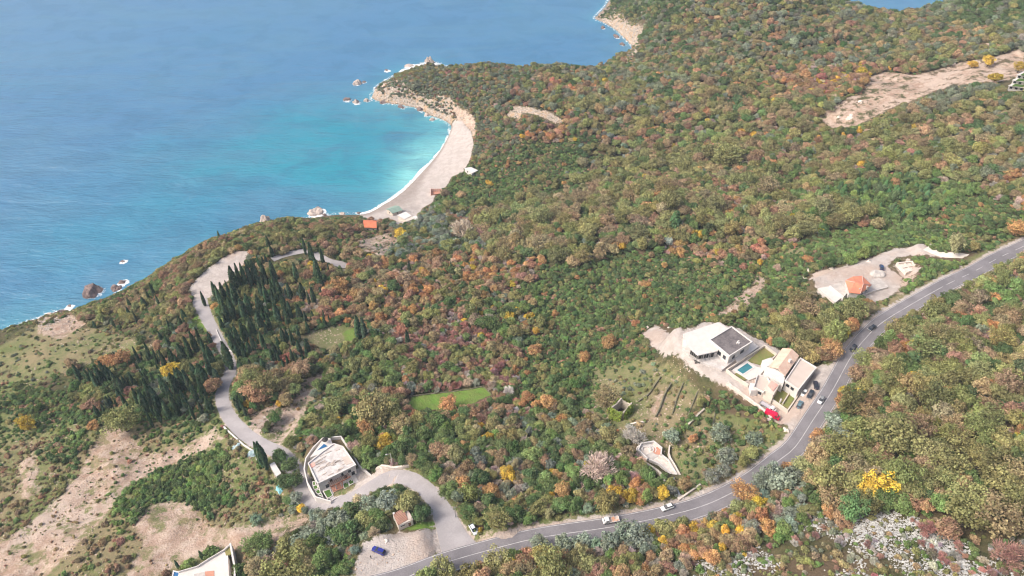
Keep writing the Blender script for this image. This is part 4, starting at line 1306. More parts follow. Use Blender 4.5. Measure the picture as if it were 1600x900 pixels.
CYP_PX = [  # cypresses one can tell apart: foot x, y, height px
 (321,478,27),(361,576,54),(563,533,48),(571,533,44),(638,540,30),(498,437,42),(507,420,38),(478,398,34),(490,415,44),(502,450,40),(782,362,34),(716,402,22),(705,424,20),(641,430,26),(340,470,36),(346,478,40),(352,470,34),(362,472,40),(370,455,50),(378,450,54),(386,450,52),(394,448,50),(402,445,46),
 (372,480,44),(384,500,40),(366,500,42),(357,505,36),(352,490,40),(392,492,40),(412,470,38),(420,478,40),(408,490,36),(428,462,34),(440,470,40),(448,490,38),(456,500,36),(436,505,40),(424,520,40),(410,520,42),(398,530,44),(386,538,46),(376,545,46),(368,552,44),(400,555,40),(414,548,36),(446,540,34),
 (460,545,36),(470,556,30),(482,552,28),(414,728,44),(418,735,40),(408,724,40),(250,480,24),(243,466,28),(236,474,26),(228,482,22),(206,484,22),(180,512,18),(150,513,14),(204,496,20),(215,505,22),(220,570,34),(236,560,32),(262,580,40),(275,575,38),(290,570,40),(300,560,42),(310,555,44),(318,548,44),(326,565,44),
 (335,575,44),(332,590,44),(322,605,44),(310,600,40),(300,615,44),(290,610,42),(280,620,44),(270,630,44),(262,620,40),(250,640,44),(240,630,40),(232,645,42),(222,640,40),(180,605,40),(172,600,42),(164,605,40),(156,610,36),(188,612,40),(196,618,36),(150,600,30),(142,598,26),(310,630,40),(322,625,40),(294,640,36),
 (280,650,36),(266,655,36),(252,660,36),(240,668,30),(318,650,30),(304,655,30),(330,645,30),(342,600,30),(200,640,30),(210,655,30),(468,530,26),(482,520,22),(455,470,34),(430,440,40),(415,440,40),(465,440,36),(475,470,34),(485,480,30),(470,500,30),(492,478,36),(515,430,22),(532,402,16)]


def grow_all():
    rng = np.random.default_rng(21)
    for kind, colr, px, py, w, lab in MARKED:
        p = hit(px, py)
        dist = np.linalg.norm(p - np.array([0, 0, CAM_H]))
        r = w / 2 / FPX * dist
        hgt = r * 1.8
        x, y = crown_at(px, py, hgt)
        put(kind, colr, x, y, r, rng, force=True, label=lab, jitter=0.06, mark=True)
    for px, py, hp in CYP_PX:
        p = hit(px, py)
        dist = np.linalg.norm(p - np.array([0, 0, CAM_H]))
        dep = math.atan2(CAM_H - p[2], math.hypot(p[0], p[1]))
        hh = min(hp / FPX * dist / math.cos(dep) * 0.78, 17)
        put("cypress", "cypress", p[0], p[1], hh, rng, force=True, jitter=0.1, mark=True)
    for (px, py, w, c) in [(293.8, 882, 22, "lime"), (328, 866, 22, "green")]:
        p = hit(px, py)
        r = w / 2 / FPX * np.linalg.norm(p - np.array([0, 0, CAM_H]))
        x, y = crown_at(px, py, r)
        put("shrub", c, x, y, r, rng, force=True, label="clipped round bush by the white villa terrace, " + ("below the slim cypress" if c == "green" else "nearer the pool corner"), jitter=0.03, mark=True)
    for px, py, hp in [(280, 889, 15), (317.5, 874, 14)]:
        p = hit(px, py)
        put("cypress", "cypress", p[0], p[1], 5.4, rng, force=True, label="slim young cypress by the white villa terrace, " + ("at its pool corner" if px < 300 else "between the round bushes"), mark=True)

    # the rest of the wood: candidates all over the slopes in view
    n = 840000
    X = rng.uniform(-470, 640, n)
    Y = rng.uniform(70, 950, n)
    Zc = height(X, Y)
    px, py, fw = proj(np.c_[X, Y, Zc])
    shore = height(X, Y, SHORE)
    ok = (px > -330) & (px < 1930) & (py > -60) & (py < 1130) & (shore > np.where(px < 560, 6.5, 4)) & (height(X, Y, HW_D) > 5.2) & (height(X, Y, LANE_D) > 1.2)
    for k, lim in (("sand", -1.5), ("gravel", -1.0), ("lawn", -1.5)):
        ok &= sd_at(k, X, Y) < lim
    cliff = sd_at("rock", X, Y)
    dirt = sd_at("dirt", X, Y)
    dryd = sd_at("dry", X, Y)
    steep = np.hypot(height(X + 2, Y) - height(X - 2, Y), height(X, Y + 2) - height(X, Y - 2)) / 4
    ok &= (steep < 1.5) | ((py < 200) & (steep < 3.0))
    I = np.nonzero(ok)[0]
    wv = np.zeros((len(I), len(ZONES)), np.float32)
    for q, (cx, cy, rx, ry, w) in enumerate(ZX):
        wv[:, q] = w * np.exp(-((px[I] - cx) / rx) ** 2 - ((py[I] - cy) / ry) ** 2)
    wv += 1e-7 * np.exp(-(np.hypot(px[I][:, None] - ZX[None, :, 0], py[I][:, None] - ZX[None, :, 1]) / 120))
    pw = wv ** 2.6
    cum = np.cumsum(pw, 1)
    u = rng.random(len(I)) * cum[:, -1]
    zi = np.minimum((cum < u[:, None]).sum(1), len(ZONES) - 1)
    gap = fbm(X, Y, 26, 201, 3)
    half = int(len(I) * 0.55)
    drift = fbm(X, Y, 30, 303, 4)
    rank = np.empty(n)
    rank[np.argsort(drift)] = np.arange(n) / n
    order = np.arange(len(I))
    for pos in order:
        i = I[pos]
        st = ZS[zi[pos]]
        big = pos < half
        fill = FILL.get(st, 1.0)
        if fill < 1 and rng.random() > fill * (0.35 + 1.2 * max(gap[i] + 0.4, 0)):
            continue
        ent = STYLE[st]
        q = rng.random() if rng.random() < 0.3 else (rank[i] * 1.7 + zi[pos] * 0.37 + rng.normal() * 0.05) % 1.0
        q *= sum(e[0] for e in ent)
        for e in ent:
            q -= e[0]
            if q <= 0:
                break
        _, kind, colr, r0, r1 = e
        r = r0 + (r1 - r0) * rng.random() ** 1.5
        kk = 0.46 if "oak" in st else 0.54
        if kind == "broadleaf" and rng.random() < 0.06:
            r *= 1.4
        if st == "cyp" and kind == "cypress":
            kk = 0.85
        if not big:                       # second round: undergrowth in the gaps that are left
            if kind in ("cypress", "pine") or st in ("grass", "scree") and rng.random() < 0.5:
                continue
            kind, r, kk = ("shrub", rng.uniform(0.6, 1.5), 0.45)
            if colr in ("orange", "yellow") and rng.random() < 0.6:
                colr = "olive" if rng.random() < 0.5 else "dark"
            if colr in ("mauve", "pink"):
                kind = "bare"
            if fw[i] > 620 and rng.random() < 0.4:
                continue
        if dirt[i] > -0.5:
            if rng.random() > (0.22 if py[i] > 300 else 0.06):
                continue
            kind, r = "shrub", rng.uniform(0.2, 0.5) if rng.random() < 0.85 else rng.uniform(0.5, 1.0)
        if cliff[i] > -0.5:
            if rng.random() > (0.3 if py[i] < 300 else 0.7):
                continue
            kind = "shrub" if kind != "bare" else kind
            r = min(r, 1.3)
        if dryd[i] > 0.6 and st not in ("scree", "greens", "silver", "cyp"):
            if rng.random() < (0.62 if st != "grass" else 0.15):
                continue
            if rng.random() < 0.75:
                kind, r = "shrub", rng.uniform(0.3, 1.1)
        if shore[i] < 26 and px[i] < 560 and kind not in ("cypress",):
            kind, r = "shrub", min(r, 0.5 + 0.05 * shore[i])
        put(kind, colr, X[i], Y[i], r, rng, k=kk)


grow_all()

# ------------------------------------------------------------------ single trees and the mass behind them
NAME = {"broadleaf": "broadleaf_tree", "olive": "olive_tree", "bare": "leafless_tree", "cypress": "cypress_tree", "pine": "pine_tree", "shrub": "shrub"}
CATEGORY = {"shrub": "shrub"}
MOST = {"broadleaf": 300, "olive": 130, "bare": 120, "cypress": 230, "pine": 40, "shrub": 150}
PLACES = [  # photo x, y and words for the place
 (1400,840,"among the white rocks"),(1250,860,"at the lower edge of the white rocks"),(1360,765,"around the golden tree above the highway"),(1210,745,"in the olive clump by the highway"),(1100,830,"on the bank above the white pickup"),(930,870,"below the highway opposite the pickup"),(780,885,"at the near edge of the highway"),
 (1460,600,"on the slope right of the highway bend"),(1560,470,"above the straight stretch of highway"),(1540,660,"on the high slope above the highway bend"),(1380,620,"just above the highway bend"),(1560,780,"on the slope above the white rocks"),(1330,690,"inside the highway's upper bank below the bend"),
 (1300,500,"between the orange roofed house and the highway"),(1230,480,"in the scrub beside the orange roofed house"),(1180,520,"behind the dark roofed villa"),(1420,350,"behind the gravel drive"),(1460,430,"between the gravel drive and the highway"),(1330,380,"above the orange roofed house"),
 (1120,690,"on the terraces below the twin villas"),(1040,620,"around the dry stone terraces"),(960,650,"around the ivy covered ruin"),(940,740,"below the stone terrace building"),(1010,770,"beside the highway verge near the white car"),
 (850,760,"in the wood above the highway"),(740,750,"beside the side road junction"),(720,680,"between the long stone wall and the lawn"),(620,690,"behind the roadside villa"),(560,640,"in the wood above the roadside villa"),(700,590,"above the grassy lawn"),(840,600,"beside the ditch under the scrub"),
 (1000,490,"in the dark scrub below the oaks"),(880,470,"in the scrub left of the pale driveway"),(1100,440,"in the scrub above the dark roofed villa"),(960,350,"on the oak ridge in mid slope"),(1180,330,"on the ridge above the scrub"),(1300,280,"in the far wood below the earthworks"),(1500,220,"in the wood right of the earthworks"),
 (760,330,"behind the beach"),(640,380,"around the red roofed beach house"),(640,450,"in the orange wood inland of the beach"),(720,520,"in the mauve wood on the mid slope"),(540,450,"between the road loop and the orange wood"),(540,560,"on the slope below the dry meadow"),
 (500,390,"by the coastal road loop"),(400,470,"below the paved car park"),(430,560,"right of the side road"),(300,570,"left of the side road"),(240,630,"in the cypress rows above the bare earth"),(170,600,"in the cypress rows beside the orange thicket"),(250,480,"on the shore slope above the sea stacks"),(350,400,"on the sea edge of the car park"),
 (80,560,"on the grassy point by the sea"),(60,650,"above the bare earth at the frame edge"),(120,740,"on the bare earth slope"),(260,750,"in the green strip across the bare earth"),(380,730,"below the white shed"),(420,650,"beside the side track"),(340,850,"around the white flat roofed villa"),
 (500,820,"in the olive grove below the side road"),(600,785,"behind the brown roofed hut"),(450,880,"beside the concrete track"),(530,880,"left of the gravel lot"),(690,130,"on the headland"),(860,170,"on the headland neck"),(820,260,"on the slope above the beach"),(1050,80,"on the far hillside"),(1250,120,"on the far hillside left of the earthworks"),(1530,30,"on the far right ridge"),
]
PLX = np.array([p[:2] for p in PLACES], float)


def place_of(px, py):
    return PLACES[int(np.argmin(np.hypot((PLX[:, 0] - px), (PLX[:, 1] - py) * 1.3)))][2]


def describe(d, px, py):
    k = d["kind"]
    c = TINT_WORD[d["colour"]]
    if k == "cypress":
        size = "tall" if d["r"] > 13.5 else "short" if d["r"] < 9.5 else "slender"
        return f"{size} {c} cypress {place_of(px, py)}"
    size = "broad" if d["r"] > 3.6 else "small" if d["r"] < 2.2 else "medium sized"
    noun = {"broadleaf": "leafy tree", "olive": "olive tree", "bare": "leafless tree", "pine": "pine", "shrub": "bush"}[k]
    if k == "shrub":
        size = "broad" if d["r"] > 1.8 else "low"
    return f"{size} {c} {noun} {place_of(px, py)}"


def make_single(d, px, py):
    k = d["kind"]
    lab = d["label"] or describe(d, px, py)
    grp = None if d["label"] else lab.replace("leafy tree", "leafy trees").replace(" cypress ", " cypresses ", 1)
    cat = CATEGORY.get(k, "tree")
    s = d["r"]
    crown_me = CROWNS[k][d["shape"]]
    if k == "shrub":
        o = bpy.data.objects.new(NAME[k], crown_me)
        COLL.objects.link(o)
        o.location = (d["x"], d["y"], d["z"])
        o.rotation_euler = (0, 0, d["rot"])
        o.scale = (s * d["ux"], s * d["uy"], s)
        o["tint"] = [float(v) for v in d["tint"]]
        obj_prop(o, lab, cat, grp)
        return
    t = thing(NAME[k], lab, cat, (d["x"], d["y"], d["z"]), d["rot"], grp)
    t.scale = (s * d["ux"], s * d["uy"], s * d["sz"])
    for nm, me in (("trunk", TRUNKS[k]), ("crown", crown_me)):
        c = bpy.data.objects.new(nm, me)
        COLL.objects.link(c)
        c.parent = t
        if nm == "crown":
            c["tint"] = [float(v) for v in d["tint"]]


def gn_scatter():
    g = bpy.data.node_groups.new("mass_of_plants", "GeometryNodeTree")
    g.interface.new_socket("Geometry", in_out="INPUT", socket_type="NodeSocketGeometry")
    g.interface.new_socket("Geometry", in_out="OUTPUT", socket_type="NodeSocketGeometry")
    gi, go = g.nodes.new("NodeGroupInput"), g.nodes.new("NodeGroupOutput")
    ci = g.nodes.new("GeometryNodeCollectionInfo")
    ci.inputs["Collection"].default_value = BANK
    ci.inputs["Separate Children"].default_value = True
    ci.inputs["Reset Children"].default_value = True
    ip = g.nodes.new("GeometryNodeInstanceOnPoints")
    ip.inputs["Pick Instance"].default_value = True

    def named(n, typ):
        a = g.nodes.new("GeometryNodeInputNamedAttribute")
        a.data_type = typ
        a.inputs["Name"].default_value = n
        return a.outputs["Attribute"]
    g.links.new(gi.outputs[0], ip.inputs["Points"])
    g.links.new(ci.outputs[0], ip.inputs["Instance"])
    g.links.new(named("shape", "INT"), ip.inputs["Instance Index"])
    e2r = g.nodes.new("FunctionNodeEulerToRotation")
    g.links.new(named("turn", "FLOAT_VECTOR"), e2r.inputs[0])
    g.links.new(e2r.outputs[0], ip.inputs["Rotation"])
    g.links.new(named("size", "FLOAT_VECTOR"), ip.inputs["Scale"])
    g.links.new(ip.outputs[0], go.inputs[0])
    return g


GN = gn_scatter()


def mass(name, plants):
    n = len(plants)
    me = bpy.data.meshes.new(name)
    me.vertices.add(n)
    me.vertices.foreach_set("co", np.array([(d["x"], d["y"], d["z"]) for d in plants], np.float32).ravel())
    a = me.attributes.new("shape", "INT", "POINT")
    a.data.foreach_set("value", np.array([SHAPE_ID[(d["kind"], d["shape"])] for d in plants], np.int32))
    a = me.attributes.new("turn", "FLOAT_VECTOR", "POINT")
    a.data.foreach_set("vector", np.array([(d["tx"], d["ty"], d["rot"]) if d["kind"] != "cypress" else (d["tx"] * 0.35, d["ty"] * 0.35, d["rot"]) for d in plants], np.float32).ravel())
    a = me.attributes.new("size", "FLOAT_VECTOR", "POINT")
    a.data.foreach_set("vector", np.array([(d["r"] * d["ux"], d["r"] * d["uy"], d["r"] * d["sz"]) for d in plants], np.float32).ravel())
    a = me.attributes.new("tint", "FLOAT_COLOR", "POINT")
    a.data.foreach_set("color", np.array([(*d["tint"], 1) for d in plants], np.float32).ravel())
    o = bpy.data.objects.new(name, me)
    COLL.objects.link(o)
    o["kind"] = "stuff"
    md = o.modifiers.new("plants", "NODES")
    md.node_group = GN
    return o


def plant_all():
    P = np.array([(d["x"], d["y"], d["z"] + d["h"] * 0.5) for d in PLANTS])
    px, py, fw = proj(P)
    rest = {"woodland": [], "undergrowth": []}
    by = {}
    for i, d in enumerate(PLANTS):
        d["px"], d["py"] = px[i], py[i]
        size = (d["r"] if d["kind"] != "cypress" else d["r"] * 0.35) / fw[i]
        vis = -10 < px[i] < 1610 and -5 < py[i] < 910
        by.setdefault(d["kind"], []).append((-(size * (50 if d["mark"] else 1)) if vis else 1, i))
    for k, lst in by.items():
        lst.sort()
        for n, (s, i) in enumerate(lst):
            d = PLANTS[i]
            if s < 0 and n < MOST[k]:
                make_single(d, px[i], py[i])
            else:
                rest["undergrowth" if k == "shrub" else "woodland"].append(d)
    print("plants", len(PLANTS), {k: len(v) for k, v in by.items()})
    for nm, pl in rest.items():
        mass(nm, pl)


plant_all()

# ------------------------------------------------------------------ materials of the built things
WHITE = weathered("white_render", (0.614, 0.591, 0.577), (0.521, 0.493, 0.474), 0.35, 0.85, 0.6, 0, 2.0, 0.25)
CREAM = weathered("cream_render", (0.586, 0.535, 0.474), (0.484, 0.428, 0.372), 0.35, 0.85, 0.6, 0, 2.0, 0.25)
ROUGHWHITE = weathered("unfinished_render", (0.577, 0.553, 0.539), (0.400, 0.372, 0.358), 0.45, 0.9, 0.8, 0.2, 2.2, 0.2)
CONCRETE = weathered("concrete", (0.5, 0.47, 0.44), (0.36, 0.33, 0.31), 0.5, 0.9, 0.8, 0.1, 3)
BITUMEN = weathered("dark_roof_felt", (0.1, 0.088, 0.092), (0.2, 0.18, 0.18), 0.22, 0.85, 0.9, 0.1, 1.2)
BEIGE = weathered("beige_terrace", (0.521, 0.451, 0.405), (0.456, 0.386, 0.339), 0.3, 0.85, 0.7)
PALETILE_DECK = weathered("pale_stone_deck", (0.595, 0.563, 0.539), (0.502, 0.465, 0.437), 0.6, 0.7, 0.5)
DULLSTONE = weathered("mossy_stone", (0.2, 0.185, 0.13), (0.12, 0.12, 0.07), 1.1, 0.95, 0.9, 0.4, 3.5)
STONE = weathered("dry_stone", (0.5, 0.45, 0.38), (0.3, 0.265, 0.22), 1.1, 0.95, 0.9, 0.4, 3.5)
PALESTONE = weathered("pale_masonry", (0.68, 0.62, 0.56), (0.5, 0.43, 0.38), 0.8, 0.9, 0.8, 0.3, 3.0)
BROWNWOOD = weathered("stained_timber", (0.2, 0.085, 0.055), (0.13, 0.06, 0.04), 1.5, 0.7, 0.7)
GLASS = plain("window_glass", (0.03, 0.035, 0.045), 0.12, 0, 0.6)
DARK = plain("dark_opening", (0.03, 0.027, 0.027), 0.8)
FRAME = plain("window_frame_paint", (0.7, 0.68, 0.66), 0.5)
POOLWATER = weathered("pool_water", (0.05, 0.2, 0.23), (0.035, 0.15, 0.19), 0.3, 0.06, 0.6, 0, 1, 0.5)
BLUEPOOL = weathered("blue_pool_water", (0.03, 0.13, 0.3), (0.02, 0.09, 0.22), 0.3, 0.06, 0.6, 0, 1, 0.5)
GRASSY = weathered("garden_grass", (0.16, 0.2, 0.06), (0.24, 0.2, 0.09), 0.35, 0.95, 0.9, 0.3, 2.5, 0.1)
GREENBED = weathered("garden_bed", (0.06, 0.13, 0.03), (0.1, 0.17, 0.05), 0.8, 0.95, 0.9, 0.4, 3, 0.1)
TERRACOTTA = weathered("terracotta_floor", (0.5, 0.25, 0.18), (0.42, 0.2, 0.14), 0.8, 0.8, 0.7)
METALGREY = plain("galvanised_metal", (0.45, 0.46, 0.47), 0.4, 0.8)
TARP = weathered("turquoise_sheet", (0.12, 0.42, 0.5), (0.3, 0.55, 0.58), 1.2, 0.5, 0.9)
PALEBLUE = weathered("pale_blue_sheet", (0.42, 0.52, 0.55), (0.3, 0.42, 0.42), 1.2, 0.6, 0.9)


def tiles(name, col, col2, spacing=0.9):
    """rows of roof tiles: colour changes from tile to tile, ridged by bump"""
    m, nt, b, out = new_mat(name)
    pos = geo_pos(nt)
    n1 = noise(nt, 0.5, 4, 0.6, pos)
    n2 = noise(nt, 3.0, 3, 0.7, pos)
    wv = N(nt, "ShaderNodeTexWave", i_Scale=spacing, i_Distortion=0.4)
    wv.bands_direction = "DIAGONAL"
    L(nt, pos, wv.inputs["Vector"])
    c = mixc(nt, maprange(nt, n1, 0.35, 0.65), col, col2)
    c = mixc(nt, math_n(nt, "MULTIPLY", maprange(nt, n2, 0.5, 0.7), 0.5), c, tuple(q * 0.7 for q in col2))
    L(nt, c, b.inputs["Base Color"])
    b.inputs["Roughness"].default_value = 0.85
    bp = N(nt, "ShaderNodeBump", i_Strength=0.6, i_Distance=0.15)
    L(nt, wv.outputs[1], bp.inputs["Height"])
    L(nt, bp.outputs[0], b.inputs["Normal"])
    return m


TILE_PALE = tiles("pale_clay_tiles", (0.66, 0.44, 0.34), (0.72, 0.54, 0.43))
TILE_ORANGE = tiles("orange_clay_tiles", (0.66, 0.25, 0.14), (0.56, 0.2, 0.13))
TILE_RED = tiles("red_clay_tiles", (0.55, 0.15, 0.075), (0.62, 0.2, 0.1))
TILE_PINK = tiles("pink_clay_tiles", (0.6, 0.32, 0.27), (0.66, 0.4, 0.34))
TILE_BROWN = tiles("rusty_brown_tiles", (0.27, 0.14, 0.1), (0.36, 0.2, 0.15), 0.7)


def site(z):
    """(photo x, photo y, metres above the site) -> world"""
    return lambda px, py, h=0.0: W(px, py, z + h)


def quadbox(name, U, px, h0, h1, mat, parent, **kw):
    """block whose TOP outline the photo shows at px; from h0 up to h1"""
    pts = [U(x, y, h1) for x, y in px]
    base = U(px[0][0], px[0][1], 0)[2]
    return MB().prism(pts, base + h0, base + h1).build(name, mat, parent, **kw)


def inset(pts, k):
    c = np.mean(pts, axis=0)
    return [c + (np.asarray(p) - c) * k for p in pts]


def parapet(name, U, px, h0, h1, t, mat, parent):
    pts = [U(x, y, h1) for x, y in px]
    base = U(px[0][0], px[0][1], 0)[2]
    return MB().wall(pts, base + h0, base + h1, t, closed=True).build(name, mat, parent)


def opening(parent, name, A, B, t, zc, w, hgt, mat, frame=True):
    """a window or door in the wall that runs A->B (world points); t along it; the room lies on the left of A->B"""
    A, B = np.asarray(A)[:2], np.asarray(B)[:2]
    d = (B - A) / np.linalg.norm(B - A)
    n = np.array([d[1], -d[0]])
    c = A + (B - A) * t
    rz = math.atan2(d[1], d[0])
    if frame:
        f = MB()
        for s in (-1, 1):
            q = c + d * s * (w / 2 + 0.05) + n * 0.03
            f.box((q[0], q[1], zc), (0.1, 0.14, hgt + 0.2), rz)
            q2 = c + n * 0.03
            f.box((q2[0], q2[1], zc + s * (hgt / 2 + 0.05)), (w, 0.14, 0.1), rz)
        fo = f.build(name, FRAME, parent)
        p = c + n * 0.02
        MB().box((p[0], p[1], zc), (w, 0.06, hgt), rz).build("pane", mat, fo, local=True).location = [-v for v in world_loc(parent)]
    else:
        p = c + n * 0.02
        MB().box((p[0], p[1], zc), (w, 0.08, hgt), rz).build(name, mat, parent)


def center(pts, z):
    c = np.mean(np.asarray(pts)[:, :2], axis=0)
    return (float(c[0]), float(c[1]), float(z))


def gable(name, parent, pts, eave, ridge_h, mat, over=0.35, thick=0.22):
    """a gable roof over a quad a-b-c-d (world), its ridge parallel to a->b"""
    a, b, c, d = [np.asarray(p)[:2] for p in pts]
    u = (b - a) / np.linalg.norm(b - a)
    v = (d - a) / np.linalg.norm(d - a)
    a, b, c, d = a - (u + v) * over, b + (u - v) * over, c + (u + v) * over, d + (v - u) * over
    r0, r1 = (a + d) / 2, (b + c) / 2
    P = lambda q, z: (q[0], q[1], z)
    top = [P(a, eave), P(b, eave), P(r1, ridge_h), P(r0, ridge_h), P(c, eave), P(d, eave)]
    bot = [(x, y, z - thick) for x, y, z in top]
    vs = top + bot
    fs = [[0, 1, 2, 3], [3, 2, 4, 5], [6, 9, 8, 7], [9, 11, 10, 8], [0, 6, 7, 1], [4, 10, 11, 5], [1, 7, 8, 2], [2, 8, 10, 4], [3, 9, 6, 0], [5, 11, 9, 3]]
    return MB().add(vs, fs).build(name, mat, parent)


# ------------------------------------------------------------------ villa under construction with the dark flat roof
def dark_roof_villa():
    U = site(vr_z)
    roof = [(1109.5, 530.5), (1143.5, 510), (1175, 533.5), (1140, 555.5)]
    t = thing("villa", "white unfinished villa with a dark flat roof and pale terraces", "villa", center([U(x, y, 6.5) for x, y in roof], vr_z))
    quadbox("podium", U, [(1068, 521), (1124, 503), (1182, 538), (1128, 578), (1082, 560), (1066, 545)], -1.5, 1.0, ROUGHWHITE, t)
    quadbox("lower_storey", U, [(1072, 520), (1120, 505.5), (1147, 522), (1120, 549), (1092, 553), (1080, 545)], 0.9, 4.2, ROUGHWHITE, t)
    quadbox("terrace_slab", U, [(1070.5, 520.5), (1121, 503.5), (1150, 520), (1121, 548.5), (1090, 555.5), (1073, 540)], 4.2, 4.5, PALETILE_DECK, t)
    walls = quadbox("wall", U, [(1111.5, 531.5), (1143.5, 512), (1173, 533.5), (1140, 554)], 0.9, 6.2, WHITE, t)
    quadbox("roof", U, roof, 6.2, 6.55, BITUMEN, t)
    parapet("parapet", U, roof, 6.2, 7.0, 0.4, WHITE, t)
    pts = [U(x, y, 6.2) for x, y in [(1111.5, 531.5), (1143.5, 512), (1173, 533.5), (1140, 554)]]
    for k, w in ((0.2, 1.6), (0.5, 2.2), (0.8, 1.6)):
        opening(t, "window", pts[0], pts[3], k, vr_z + 3.0, w, 2.1, GLASS)
    for k, w in ((0.25, 1.8), (0.65, 2.4)):
        opening(t, "window", pts[3], pts[2], k, vr_z + 3.0, w, 2.1, GLASS)
    low = [U(x, y, 4.2) for x, y in [(1080, 545), (1092, 553), (1120, 549)]]
    for k in (0.2, 0.5, 0.8):
        opening(t, "window", low[0], low[1], k, vr_z + 2.4, 1.5, 2.2, DARK, False)
    for k in (0.15, 0.45, 0.75):
        opening(t, "window", low[1], low[2], k, vr_z + 2.4, 1.8, 2.2, DARK, False)
    quadbox("side_annex", U, [(1144, 553), (1172, 534.5), (1186, 541), (1152, 566)], 0.9, 1.5, PALETILE_DECK, t)
    for (a, b) in ((1153.5, 534), (1152, 536.5), (1154.5, 537)):
        p = U(a, b, 6.6)
        MB().box((p[0], p[1], vr_z + 6.8), (0.9, 0.5, 0.5), 0.5).build("roof_vent", WHITE, t)
    # scaffold along the unfinished lower terrace
    sc = [U(x, y, 4.3) for x, y in [(1079, 548), (1090, 557.5), (1121, 551)]]
    for q in range(2):
        a, b = sc[q], sc[q + 1]
        for k in range(5):
            p = a + (b - a) * k / 4.5
            MB().tube((p[0], p[1], vr_z + 0.9), (p[0], p[1], vr_z + 4.9), 0.09, 0.09, 6).build("prop", METALGREY, t)
        MB().tube((a[0], a[1], vr_z + 4.85), (b[0], b[1], vr_z + 4.85), 0.07, 0.07, 6).build("rail", METALGREY, t)
    # building rubbish around it
    rr = random.Random(4)
    for k, (a, b) in enumerate([(1088, 566), (1092, 564.5), (1118, 560), (1126, 562), (1109, 566), (1100, 560)]):
        p = hit(a, b)
        mb = MB()
        for q in range(5):
            mb.box((p[0] + rr.uniform(-.8, .8), p[1] + rr.uniform(-.8, .8), p[2] + 0.25 + q * 0.1), (rr.uniform(.4, 1.3), rr.uniform(.3, .9), 0.4), rr.uniform(0, 3))
        o = mb.build("material_pile", DARK if k < 2 else CONCRETE)
        obj_prop(o, ["black heap of building sacks on the pale drive", "smaller black heap of sacks beside the drive", "grey pile of blocks below the dark roofed villa, nearest the pool wall", "grey pile of blocks at the corner of the dark roofed villa", "grey pile of blocks on the pale drive's edge", "grey pile of blocks under the villa's window row"][k], "rubble pile", "building material piles by the unfinished villa")


dark_roof_villa()


